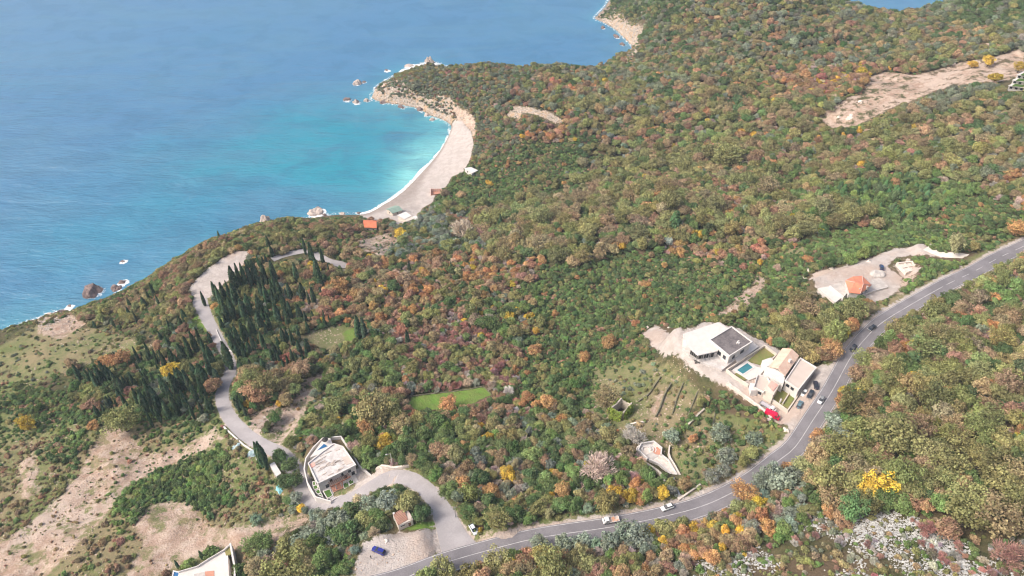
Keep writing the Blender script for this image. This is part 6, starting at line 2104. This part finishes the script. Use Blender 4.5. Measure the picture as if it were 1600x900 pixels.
    # beach house with the red roof, beach pavilion, green roofed bar, beach hut
    def roofed(name, label, cat, px, hgt, ridge, mat, wallm, z, axis=0, windows=1):
        V = site(z)
        P = [V(x, y, hgt) for x, y in px]
        P = P[axis:] + P[:axis]
        t = thing(name, label, cat, center(P, z))
        MB().prism(inset(P, 0.94), z - 1.5, z + hgt - 0.05).build("wall", wallm, t)
        gable("roof", t, P, z + hgt, z + hgt + ridge, mat, 0.3)
        I = inset(P, 0.94)
        for k in range(4):
            a, b = I[k], I[(k + 1) % 4]
            cc = np.mean(I, axis=0)
            d = (b - a)[:2]
            if (d[1] * (a - cc)[0] - d[0] * (a - cc)[1]) < 0:
                a, b = b, a
            for q in range(windows):
                opening(t, "window", a, b, (q + 0.5) / windows, z + hgt * 0.55, 1.1, 1.1, GLASS, False)
        return t
    zb = float(hit(580, 356)[2])
    roofed("house", "red roofed house among trees behind the beach", "house", [(568.5, 344), (588, 345), (588, 356), (569, 355)], 4.5, 1.6, TILE_RED, CREAM, zb, 0, 2)
    zb = float(hit(628, 345)[2])
    Ub = site(zb)
    t = thing("beach_bar", "white flat roofed beach bar at the near end of the sand", "beach bar", tuple(Ub(632, 342, 0)))
    quadbox("wall", Ub, [(622, 336), (634, 331.5), (648, 341), (636, 346)], -1, 3.0, CREAM, t)
    quadbox("roof", Ub, [(620.5, 336), (634, 330.5), (643, 337), (632, 342.5)], 3.0, 3.4, WHITE, t)
    quadbox("canopy", Ub, [(640, 340), (650, 336.5), (657, 342), (646, 346.5)], 2.4, 2.6, WHITE, t)
    for (x, y) in ((646, 346), (656, 342), (649, 337)):
        p = Ub(x, y, 2.4)
        MB().tube((p[0], p[1], zb - 0.5), (p[0], p[1], zb + 2.4), 0.12).build("post", WHITE, t)
    zg = float(hit(614, 333)[2])
    t = roofed("beach_pavilion", "green grey roofed pavilion beside the white beach bar", "pavilion", [(603, 327), (617, 321.5), (629, 328), (613, 333)], 3.2, 1.6, weathered("green_roof", (0.2, 0.3, 0.25), (0.28, 0.36, 0.32), 0.5, 0.8, 0.7), CREAM, zg, 0, 1)
    zh = float(hit(687, 300)[2])
    Uh = site(zh)
    t = thing("beach_hut", "open pink beach hut at the back of the sand", "beach hut", tuple(Uh(682, 298, 0)))
    quadbox("floor", Uh, [(673, 295), (689, 295), (692, 302), (673, 304)], -1, 0.3, TERRACOTTA, t)
    MB().wall([Uh(x, y, 2.2) for x, y in [(673.5, 301), (673, 295), (689, 295), (692, 301)]], zh, zh + 2.2, 0.3).build("wall", TILE_PINK, t)
    for x in (675, 678.5, 682, 685.5):
        p = Uh(x, 294.5, 3.2)
        MB().tube((p[0], p[1], zh), (p[0], p[1], zh + 3.4), 0.16).build("post", CREAM, t)
    zw = float(hit(736, 267)[2])
    Uw = site(zw)
    t = thing("cabin", "white flat roofed cabin in the trees behind the beach", "cabin", tuple(Uw(738, 267, 0)))
    quadbox("wall", Uw, [(726, 262.5), (736, 261.5), (746, 266), (737, 270.5)], -1.5, 3.2, WHITE, t)
    quadbox("roof", Uw, [(725.5, 262.5), (736, 261), (747, 266), (737, 271)], 3.2, 3.5, WHITE, t)
    wv = [Uw(x, y, 3.2) for x, y in [(726, 262.5), (737, 270.5), (746, 266)]]
    opening(t, "window", wv[0], wv[1], 0.4, zw + 1.7, 1.4, 1.1, GLASS, False)
    opening(t, "window", wv[1], wv[2], 0.5, zw + 1.7, 1.4, 1.1, GLASS, False)
    # terraced building at the right frame edge
    zt = float(hit(1592, 134)[2])
    Ut = site(zt)
    t = thing("terraced_building", "white terraced building with green balconies at the frame edge by the earthworks", "building", tuple(Ut(1595, 130, 0)))
    for k, (x0, y0) in enumerate(((1577, 133), (1583, 124.5), (1590, 116))):
        hh = 3.2 * (k + 1)
        quadbox("storey", Ut, [(x0, y0), (x0 + 12, y0 - 5), (x0 + 60, y0 - 1), (x0 + 50, y0 + 7)], hh - 3.4 if k else -2, hh, WHITE, t)
        quadbox("balcony_slab", Ut, [(x0 - 1.5, y0 + .4), (x0 + 12, y0 - 5.6), (x0 + 61, y0 - 1), (x0 + 50, y0 + 8)], hh, hh + 0.35, WHITE, t)
        quadbox("planting", Ut, [(x0 + 5, y0 + 0.5), (x0 + 12, y0 - 3.5), (x0 + 58, y0), (x0 + 49, y0 + 5.5)], hh + 0.3, hh + 0.8, GREENBED, t)
        a, b = Ut(x0, y0, hh), Ut(x0 + 50, y0 + 7, hh)
        for q in range(6):
            opening(t, "window", a, b, (q + 0.5) / 6, zt + hh - 1.5, 1.5, 1.3, GLASS, False)


other_buildings()

# ------------------------------------------------------------------ rocks in the sea and stones on the slope
SEAROCK = weathered("sea_rock", (0.24, 0.18, 0.165), (0.12, 0.09, 0.085), 0.6, 0.9, 0.9, 0.5, 2.5)
PALEROCK = weathered("pale_sea_rock", (0.55, 0.47, 0.42), (0.32, 0.27, 0.24), 0.6, 0.9, 0.9, 0.5, 2.5)


def crag(p, r, hgt, mat, seed):
    bm = bmesh.new()
    bmesh.ops.create_icosphere(bm, subdivisions=4, radius=1.0)
    rng = np.random.default_rng(seed)
    co = np.array([v.co[:] for v in bm.verts])
    o = rng.uniform(0, 90, 3)
    f = lambda s, q: fbm(co[:, 0] * s + o[0] + co[:, 2] * s * 0.7, co[:, 1] * s + o[1] - co[:, 2] * s * 0.5, 1.0, seed + q, 3)
    k = 1 + 0.5 * f(1.1, 1) + 0.28 * f(3.2, 9)
    planes = [(lambda d: d / np.linalg.norm(d))(rng.normal(size=3)) for _ in range(7)]
    for d in planes:                                     # broken faces
        h = co @ d
        cut = rng.uniform(0.55, 0.8)
        co = co - np.outer(np.clip(h - cut, 0, None) * 0.8, d)
    co = co * k[:, None]
    ar = rng.uniform(0.65, 1.0)
    for v, c in zip(bm.verts, co):
        v.co = Vector((c[0] * r, c[1] * r * ar, c[2] * hgt * 1.05 + hgt * 0.05))
    me = bpy.data.meshes.new("sea_rock")
    bm.to_mesh(me)
    bm.free()
    me.materials.append(mat)
    ob = bpy.data.objects.new("sea_rock", me)
    COLL.objects.link(ob)
    ob.location = tuple(p)
    ob.rotation_euler = (0, 0, rng.uniform(-0.5, 0.5))
    return ob


ROCK_LABEL = {(145, 456): "largest dark brown sea stack off the grassy point", (182, 452): "middle sized dark rock between the largest stack and the shore", (191, 441): "flat dark rock with foam on the seaward side of the pair", (190, 458): "small dark rock nearest the grassy shore", (193, 408): "tiny awash rock in white foam offshore",
 (107, 479): "tiny awash rock off the rocky point", (414, 347): "pale pointed sea stack off the road loop", (454, 348): "small dark rock beside the shore left of the foaming rock", (495, 332): "pale rock in white foam near the beach's end", (385, 366): "pale ledge rock at the shore below the car park's tip",
 (557, 130): "pale rock farther out off the headland tip", (569, 128): "tiny dark rock beside the outer headland rock", (541, 156): "dark low rock outermost in the headland's row", (556, 160): "pale rock in the middle of the headland's row", (573, 157): "pale rock of the row nearest the headland", (675, 187): "small pale rock in the cove's turquoise corner",
 (671, 98): "pale rock showing behind the headland crest", (640, 103): "white awash rock behind the headland", (604, 110): "faint awash rock off the headland's back", (303, 408): "faint awash rock beside the shore below the car park", (95, 492): "dark shore rock with surf at the rocky point"}
for k, (qx, qy, wpx, hm, c) in enumerate(ROCKS_PX):
    if c == "skip":
        continue
    p = W(qx, qy, 0)
    r = wpx / FPX * np.linalg.norm(p - np.array([0, 0, CAM_H])) * 0.5
    o = crag((p[0], p[1], -0.25 * hm if c != "wet" else -0.6), r * 1.05, hm * 1.0 if c != "wet" else 0.9, PALEROCK if c == "pale" else SEAROCK, 300 + k)
    far = qy < 100 and qx > 900
    lab = ROCK_LABEL.get((qx, qy)) or ((("dark" if c == "dark" else "pale") + " shore rock " + ("by the grassy point" if qx < 200 else "below the car park" if qx < 380 else "below the road loop")) if qx < 565 else "dark rock at the foot of the far cliff" if qx > 900 else ("pale" if c == "pale" else "dark") + " rock at the waterline under the headland cliff")
    obj_prop(o, lab, "rock", None if (qx, qy) in ROCK_LABEL else lab.replace(" rock ", " rocks "))


def stone_scatter():
    """the outcrop of white limestone, and stones on cliffs and bare ground: one mass each"""
    rng = np.random.default_rng(5)
    shapes = bpy.data.collections.new("stone_shapes")
    LIME = weathered("white_limestone", (0.5, 0.5, 0.485), (0.27, 0.27, 0.255), 1.2, 0.95, 0.9, 0.4, 4)
    EARTHY = weathered("earth_clod", (0.5, 0.4, 0.33), (0.33, 0.24, 0.18), 1.2, 0.95, 0.9, 0.4, 4)
    CLIFF = weathered("cliff_stone", (0.6, 0.5, 0.42), (0.38, 0.28, 0.22), 0.8, 0.95, 0.9, 0.4, 3)
    for q, mt in enumerate((LIME, LIME, LIME, EARTHY, CLIFF, CLIFF)):
        bm = bmesh.new()
        bmesh.ops.create_icosphere(bm, subdivisions=2, radius=1.0)
        for v in bm.verts:
            v.co *= rng.uniform(0.7, 1.2)
            v.co.z = v.co.z * 0.7
        me = bpy.data.meshes.new("stone")
        bm.to_mesh(me)
        bm.free()
        me.materials.append(mt)
        shapes.objects.link(bpy.data.objects.new("stone_%d" % q, me))
    g = GN.copy()
    for n in g.nodes:
        if n.bl_idname == "GeometryNodeCollectionInfo":
            n.inputs["Collection"].default_value = shapes

    def cloud(name, X, Y, S, idx, sink=0.2):
        me = bpy.data.meshes.new(name)
        n = len(X)
        z = height(X, Y)
        me.vertices.add(n)
        me.vertices.foreach_set("co", np.c_[X, Y, z - S * sink].astype(np.float32).ravel())
        me.attributes.new("shape", "INT", "POINT").data.foreach_set("value", idx.astype(np.int32))
        me.attributes.new("turn", "FLOAT_VECTOR", "POINT").data.foreach_set("vector", (rng.normal(size=(n, 3)) * np.array([0.35, 0.35, 3])).astype(np.float32).ravel())
        me.attributes.new("size", "FLOAT_VECTOR", "POINT").data.foreach_set("vector", (S[:, None] * rng.uniform(0.6, 1.3, (n, 3))).astype(np.float32).ravel())
        o = bpy.data.objects.new(name, me)
        COLL.objects.link(o)
        o["kind"] = "stuff"
        md = o.modifiers.new("stones", "NODES")
        md.node_group = g
    # limestone outcrop above the road
    poly = OUTCROP
    lo, hi = poly.min(0) - 6, poly.max(0) + 6
    X, Y = rng.uniform(lo[0], hi[0], 60000), rng.uniform(lo[1], hi[1], 60000)
    s = sdf(X, Y, poly)
    f = fbm(X, Y, 10, 61, 4)
    keep = (s > -3) & (f > -0.12 + np.clip(-s, 0, 9) * 0.08) & (rng.random(len(X)) < np.clip(0.32 + 1.6 * f, 0.08, 0.8))
    X, Y = X[keep], Y[keep]
    cloud("limestone_outcrop", X, Y, 0.12 + 0.42 * rng.random(len(X)) ** 3, rng.integers(0, 3, len(X)))
    # clods and stones on the bare earth
    X, Y = rng.uniform(-240, 110, 60000), rng.uniform(110, 330, 60000)
    f = fbm(X, Y, 9, 63, 4)
    s = np.maximum(sd_at("dirt", X, Y), sd_at("dry", X, Y) * 0.25 - 1)
    keep = (s > -1.5) & (f > 0.12) & (height(X, Y, HW_D) > 6) & (height(X, Y, LANE_D) > 1)
    X, Y = X[keep], Y[keep]
    cloud("earth_clods", X, Y, 0.12 + 0.4 * rng.random(len(X)) ** 3, np.full(len(X), 3))
    # broken stone along the cliffs
    X, Y = rng.uniform(-340, 180, 160000), rng.uniform(290, 900, 160000)
    s = height(X, Y, SHORE)
    rk = sd_at("rock", X, Y)
    keep = (s > -1.5) & (rk > -0.5) & (sd_at("sand", X, Y) < -1) & (rng.random(len(X)) < 0.6)
    X, Y = X[keep], Y[keep]
    cloud("cliff_rubble", X, Y, 0.25 + 1.0 * rng.random(len(X)) ** 3, rng.integers(4, 6, len(X)), 0.3)


stone_scatter()

# ------------------------------------------------------------------ vehicles
def car_paint(name, col, rough=0.25):
    return plain(name, col, rough, 0.0, 0.5, 0.6)


RUBBER = plain("tyre_rubber", (0.02, 0.02, 0.02), 0.9)
RIM = plain("wheel_rim", (0.4, 0.4, 0.42), 0.35, 0.7)
CARGLASS = plain("car_glass", (0.025, 0.03, 0.04), 0.08, 0, 0.7)
LIGHTS = plain("headlight_glass", (0.75, 0.75, 0.72), 0.2)
REDLIGHT = plain("tail_light_glass", (0.4, 0.03, 0.03), 0.3)
BUMPER = plain("grey_plastic", (0.06, 0.06, 0.065), 0.6)


def loft(sections):
    """sections: list of rings of equal length"""
    mb = MB()
    n = len(sections[0])
    vs = [p for r in sections for p in r]
    fs = []
    for i in range(len(sections) - 1):
        for k in range(n):
            fs.append([i * n + k, i * n + (k + 1) % n, (i + 1) * n + (k + 1) % n, (i + 1) * n + k])
    fs += [list(range(n))[::-1], [(len(sections) - 1) * n + k for k in range(n)]]
    return mb.add(vs, fs)


def ring(x, hw_, z0, z1, tuck=0.85):
    return [(x, -hw_ * 0.92, z0), (x, hw_ * 0.92, z0), (x, hw_, z0 + (z1 - z0) * 0.45), (x, hw_ * tuck, z1), (x, -hw_ * tuck, z1), (x, -hw_, z0 + (z1 - z0) * 0.45)]


def wheels(t, xs, w, r=0.32):
    for x in xs:
        for s in (-1, 1):
            y = s * (w / 2 - 0.1)
            tyre = MB().tube((x, y - 0.11, r), (x, y + 0.11, r), r, r, 16).build("wheel", RUBBER, t, local=True)
            MB().tube((x, y - 0.12, r), (x, y + 0.12, r), r * 0.6, r * 0.6, 12).build("rim", RIM, tyre, local=True)


def lamps(t, x0, x1, w, z):
    for s in (-1, 1):
        MB().box((x1, s * (w / 2 - 0.28), z), (0.12, 0.36, 0.15)).build("headlight", LIGHTS, t, local=True)
        MB().box((x0, s * (w / 2 - 0.25), z + 0.05), (0.1, 0.3, 0.16)).build("tail_light", REDLIGHT, t, local=True)


def car(label, cat, pos, rz, col, style="hatch", L_=4.3, group=None, roofcol=None):
    t = thing("car", label, cat, tuple(pos), rz, group)
    P = car_paint("car_paint", col)
    h = L_ / 2
    w = 0.9
    if style == "estate":
        zs = [(-h, .78, .45, .95), (-h + .12, w, .3, 1.0), (-1.2, w, .22, 1.0), (.7, w, .22, .98), (h - .9, w, .24, .9), (h - .2, w * .96, .28, .78), (h, .75, .38, .68)]
        cab = [(-h + .1, .78, .98, 1.1), (-h + .45, .76, .98, 1.55), (.2, .74, .98, 1.56), (1.05, .74, .95, 1.0)]
    elif style == "saloon":
        zs = [(-h, .74, .45, .85), (-h + .15, w, .3, .95), (-1.1, w, .22, .96), (.7, w, .22, .95), (h - .9, w, .24, .86), (h - .2, w * .95, .28, .76), (h, .75, .38, .66)]
        cab = [(-h + .75, .74, .94, .98), (-h + 1.35, .7, .94, 1.42), (.15, .7, .94, 1.42), (1.0, .74, .92, .95)]
    else:
        zs = [(-h, .76, .45, .95), (-h + .12, w, .3, .98), (-1.1, w, .22, .98), (.7, w, .22, .97), (h - .85, w, .24, .9), (h - .2, w * .95, .28, .78), (h, .74, .38, .68)]
        cab = [(-h + .1, .76, .96, 1.1), (-h + .6, .72, .96, 1.48), (.2, .72, .96, 1.5), (1.05, .74, .94, .98)]
    loft([ring(x, ww, a, b, 0.9) for x, ww, a, b in zs]).build("body", P, t, local=True, smooth=False, bevel=0.05)
    glass = loft([ring(x, ww, a, b, 0.82) for x, ww, a, b in cab]).build("window", CARGLASS, t, local=True)
    (xa, wa, _, za), (xb, wb, _, zb) = cab[1], cab[2]
    loft([ring(xa + .04, wa * .8, za - .02, za + .045, .96), ring((xa + xb) / 2, wa * .82, za, za + .07, .96), ring(xb - .04, wb * .8, zb - .02, zb + .04, .96)]).build("roof", P if roofcol is None else car_paint("roof_paint", roofcol), t, local=True, bevel=0.02)
    wheels(t, (-h + .8, h - .85), 1.8)
    lamps(t, -h + .02, h - .08, 1.7, .66)
    for s in (-1, 1):
        MB().box((0.75, s * 0.98, 1.0), (0.14, 0.2, 0.13)).build("mirror", P, t, local=True)
    return t


def van(label, pos, rz, col):
    t = thing("van", label, "van", tuple(pos), rz)
    P = car_paint("van_paint", col)
    h = 2.85
    loft([ring(-h, .93, .45, 2.25, .9), ring(-h + .1, .98, .3, 2.35, .9), ring(1.3, .98, .3, 2.35, .9), ring(1.75, .97, .3, 2.05, .85), ring(2.2, .96, .3, 1.25, .9), ring(h - .15, .93, .32, 1.05, .88), ring(h, .8, .42, .85, .88)]).build("body", P, t, local=True, bevel=0.06)
    MB().add([(1.66, -.74, 2.14), (1.66, .74, 2.14), (2.24, .8, 1.27), (2.24, -.8, 1.27), (1.6, -.74, 2.1), (1.6, .74, 2.1), (2.16, .8, 1.25), (2.16, -.8, 1.25)], [[0, 1, 2, 3], [4, 7, 6, 5], [0, 4, 5, 1], [2, 6, 7, 3], [0, 3, 7, 4], [1, 5, 6, 2]]).build("windscreen", CARGLASS, t, local=True)
    for s in (-1, 1):
        MB().box((1.35, s * .95, 1.6), (.8, .06, .6)).build("side_window", CARGLASS, t, local=True)
        MB().box((1.75, s * 1.1, 1.45), (.16, .24, .3)).build("mirror", BUMPER, t, local=True)
    wheels(t, (-1.7, 1.75), 1.95, .36)
    lamps(t, -h + .02, h - .1, 1.8, .8)
    return t


def truck(label, cat, pos, rz, col, bedcol, load=None, L_=5.4):
    t = thing("pickup_truck" if load else "flatbed_truck", label, cat, tuple(pos), rz)
    P = car_paint("truck_paint", col)
    h = L_ / 2
    loft([ring(h - 2.0, .95, .4, 1.9, .86), ring(h - 1.3, .96, .4, 1.98, .86), ring(h - .85, .96, .4, 1.9, .84), ring(h - .45, .96, .4, 1.2, .92), ring(h - .05, .92, .42, 1.0, .9), ring(h, .85, .5, .9, .9)]).build("cab", P, t, local=True, bevel=0.05)
    MB().add([(h - .88, -.74, 1.84), (h - .88, .74, 1.84), (h - .42, .82, 1.22), (h - .42, -.82, 1.22), (h - .94, -.74, 1.8), (h - .94, .74, 1.8), (h - .48, .82, 1.2), (h - .48, -.82, 1.2)], [[0, 1, 2, 3], [4, 7, 6, 5], [0, 4, 5, 1], [2, 6, 7, 3], [0, 3, 7, 4], [1, 5, 6, 2]]).build("windscreen", CARGLASS, t, local=True)
    for s in (-1, 1):
        MB().box((h - 1.35, s * .93, 1.5), (.75, .08, .5)).build("side_window", CARGLASS, t, local=True)
    B = plain("truck_bed_paint", bedcol, .6)
    b = MB().box(((-h + h - 2.1) / 2, 0, .78), (L_ - 2.1, 1.95, .14))
    b.build("bed", B, t, local=True)
    sides = MB()
    for s in (-1, 1):
        sides.box(((-2.1) / 2, s * .97, 1.0), (L_ - 2.1, .06, .34))
    sides.box((-h, 0, 1.0), (.06, 1.9, .34))
    sides.build("side_board", P if load else METALGREY, t, local=True)
    MB().box((-.3, 0, .55), (L_ - .8, .9, .25)).build("chassis", BUMPER, t, local=True)
    wheels(t, (-h + 1.0, h - 1.0), 1.9, .38)
    lamps(t, -h, h - .03, 1.7, .75)
    return t


def on_road(px, py, line=None):
    p = hit(px, py)
    if line is not None:
        d = np.hypot(line[:, 0] - p[0], line[:, 1] - p[1])
        p[2] = line[int(np.argmin(d)), 2] + 0.02
    else:
        p[2] = float(height(p[0], p[1])[0]) + 0.06
    return p


def aim(a, b):
    p, q = hit(*a), hit(*b)
    return math.atan2(q[1] - p[1], q[0] - p[0])


car("dark blue car alone on the pale gravel lot", "car", on_road(592, 862), aim((603, 867), (582, 858)), (0.012, 0.02, 0.22), "estate", 4.6)
car("black car leading on the upper highway stretch", "car", on_road(1361.5, 514, hw), aim((1367, 510), (1357, 517)), (0.02, 0.025, 0.035), "saloon", 4.5)
car("black car with white plate, following at the highway bend", "car", on_road(1332, 546, hw), aim((1336, 541), (1328, 551)), (0.02, 0.022, 0.028), "estate", 4.5)
car("white car with grey roof driving past the parked cars", "car", on_road(1282, 627, hw), aim((1288, 618), (1278, 634)), (0.75, 0.75, 0.76), "hatch", 4.3, None, (0.25, 0.26, 0.27))
car("white car driving behind the pickup on the lower highway", "car", on_road(1042, 794.5, hw), aim((1052, 791), (1035, 797)), (0.72, 0.76, 0.76), "hatch", 4.4)
PG = "cars parked below the tiled villa"
car("black parked car nearest the tiled villa's corner", "car", on_road(1274.5, 604), aim((1272, 598), (1277, 610)), (0.035, 0.03, 0.04), "hatch", 4.2, PG)
car("white parked car beside the boundary wall", "car", on_road(1256, 616), aim((1259, 611), (1253, 620)), (0.7, 0.74, 0.72), "hatch", 3.9, PG)
car("black parked car beside the white parked one", "car", on_road(1265.5, 618), aim((1269, 612), (1262, 624)), (0.03, 0.035, 0.045), "estate", 4.5, PG)
car("slate blue parked car apart from the others", "car", on_road(1249, 634), aim((1246, 640), (1252, 628)), (0.12, 0.2, 0.24), "estate", 4.4, PG)
car("dark blue car beside the gravel heap", "car", on_road(1377, 419), aim((1378, 424), (1376.5, 414)), (0.02, 0.05, 0.13), "hatch", 4.2)
car("white and blue car parked in the bushes at the road junction", "car", on_road(740, 829), aim((735, 821), (744, 835)), (0.6, 0.64, 0.68), "hatch", 4.2)
van("bright red van parked on the pale driveway", on_road(1206, 651), aim((1197, 645), (1215, 655)), (0.65, 0.01, 0.06))
truck("white flatbed truck beside the red van", "truck", on_road(1199, 637.5), aim((1190, 631), (1210, 643)), (0.75, 0.75, 0.76), (0.45, 0.42, 0.45), None, 6.4)
pk = truck("white pickup truck with an open bed on the lower highway", "pickup truck", on_road(954, 815, hw), aim((966, 813), (942, 817)), (0.8, 0.8, 0.8), (0.6, 0.5, 0.44), True, 5.4)
c = pk.matrix_basis
ld = MB()
rr = random.Random(6)
for k in range(9):
    ld.box((rr.uniform(-2.4, -0.2), rr.uniform(-0.7, 0.7), 1.0 + rr.uniform(-.05, .1)), (rr.uniform(.4, .9), rr.uniform(.2, .5), .22), rr.uniform(0, 3))
lo = ld.build("brick_load", weathered("orange_brick", (0.62, 0.3, 0.17), (0.7, 0.5, 0.4), 1.5, .9, .9), None)
lo.location = pk.location
lo.rotation_euler = pk.rotation_euler
obj_prop(lo, "load of orange bricks lying in the white pickup's bed", "bricks")


# ------------------------------------------------------------------ the person by the blue car
def person():
    p = hit(580, 873)
    p[2] = float(height(p[0], p[1])[0]) + 0.05
    J = {"pelvis": (0, 0, .95), "chest": (0, .02, 1.3), "neck": (0, .02, 1.47), "head": (0, .04, 1.6), "crown": (0, .04, 1.72), "sl": (.19, .02, 1.4), "el": (.26, .0, 1.12), "hl": (.24, .1, .88), "sr": (-.19, .02, 1.4), "er": (-.26, .0, 1.12), "hr": (-.24, .1, .88),
         "kl": (.11, .03, .5), "al": (.12, 0, .08), "tl": (.12, .14, .05), "kr": (-.11, .02, .5), "ar": (-.12, -.04, .08), "tr": (-.12, .1, .05), "pl": (.1, 0, .9), "pr": (-.1, 0, .9)}
    RAD = {"pelvis": .15, "chest": .17, "neck": .065, "head": .105, "crown": .08, "sl": .08, "el": .05, "hl": .04, "sr": .08, "er": .05, "hr": .04, "kl": .075, "al": .05, "tl": .04, "kr": .075, "ar": .05, "tr": .04, "pl": .11, "pr": .11}
    E = [("pelvis", "chest"), ("chest", "neck"), ("neck", "head"), ("head", "crown"), ("chest", "sl"), ("sl", "el"), ("el", "hl"), ("chest", "sr"), ("sr", "er"), ("er", "hr"), ("pelvis", "pl"), ("pl", "kl"), ("kl", "al"), ("al", "tl"), ("pelvis", "pr"), ("pr", "kr"), ("kr", "ar"), ("ar", "tr")]
    names = list(J)
    me = bpy.data.meshes.new("person")
    me.from_pydata([J[n] for n in names], [(names.index(a), names.index(b)) for a, b in E], [])
    o = bpy.data.objects.new("person", me)
    COLL.objects.link(o)
    sk = o.modifiers.new("skin", "SKIN")
    o.modifiers.new("sub", "SUBSURF").levels = 1
    o.modifiers["sub"].render_levels = 1
    if not me.skin_vertices:
        bm = bmesh.new()
        bm.from_mesh(me)
        bm.verts.layers.skin.verify()
        bm.to_mesh(me)
        bm.free()
    for i, n in enumerate(names):
        me.skin_vertices[0].data[i].radius = (RAD[n], RAD[n])
        me.skin_vertices[0].data[i].use_root = n == "pelvis"
    me.materials.append(plain("dark_clothes", (0.03, 0.03, 0.035), .9))
    o.location = tuple(p)
    o.rotation_euler = (0, 0, 2.4)
    obj_prop(o, "person in dark clothes standing beside the dark blue car on gravel", "person")
    bm = bmesh.new()
    bmesh.ops.create_uvsphere(bm, u_segments=12, v_segments=8, radius=.115)
    for v in bm.verts:
        v.co.y -= .02
        v.co.z += 1.66
        if v.co.z < 1.62:
            v.co.z = 1.62
    hm = bpy.data.meshes.new("hair")
    bm.to_mesh(hm)
    bm.free()
    hm.materials.append(plain("dark_hair", (0.02, 0.015, 0.012), .8))
    h_ = bpy.data.objects.new("hair", hm)
    COLL.objects.link(h_)
    h_.parent = o


person()

# ------------------------------------------------------------------ light and air
SUN_EL, SUN_AZ = R(44), R(-105)       # azimuth from +Y towards +X: the sun stands over the sea on the left
sun_d = bpy.data.lights.new("sun", "SUN")
sun_d.energy = 1.35
sun_d.angle = R(14)
sun_d.color = (1.0, 0.985, 0.97)
sun = bpy.data.objects.new("sun", sun_d)
COLL.objects.link(sun)
sdir = Vector((math.sin(SUN_AZ) * math.cos(SUN_EL), math.cos(SUN_AZ) * math.cos(SUN_EL), math.sin(SUN_EL)))
sun.rotation_euler = sdir.to_track_quat("Z", "Y").to_euler()
wd = bpy.data.worlds.new("World")
scene.world = wd
wd.use_nodes = True
nt = wd.node_tree
bg = nt.nodes["Background"]
sky = nt.nodes.new("ShaderNodeTexSky")
sky.sky_type = "NISHITA"
sky.sun_disc = False
sky.sun_elevation = SUN_EL
sky.sun_rotation = SUN_AZ
sky.air_density = 1.0
sky.dust_density = 8.0
sky.ozone_density = 0.6
nt.links.new(sky.outputs[0], bg.inputs[0])
bg.inputs[1].default_value = 0.15

if HAZE:
    mb = MB().box((0, 0, 149.5), (11000, 11000, 321))
    m = bpy.data.materials.new("haze")
    m.use_nodes = True
    t = m.node_tree
    t.nodes.clear()
    o = t.nodes.new("ShaderNodeOutputMaterial")
    v = t.nodes.new("ShaderNodeVolumePrincipled")
    v.inputs["Color"].default_value = (0.7, 0.84, 1.0, 1)
    v.inputs["Density"].default_value = HAZE
    v.inputs["Anisotropy"].default_value = 0.0
    t.links.new(v.outputs[0], o.inputs["Volume"])
    hz = mb.build("haze", m)
    hz["kind"] = "stuff"

vs = scene.view_settings
vs.view_transform = "Standard"
vs.look = "None"
vs.exposure = EXPOSURE
vs.gamma = 1.0
vs.use_curve_mapping = False
scene.cycles.max_bounces = 6
scene.cycles.diffuse_bounces = 3
scene.cycles.transparent_max_bounces = 4
scene.cycles.volume_bounces = 0

scene.cycles.filter_width = 1.15
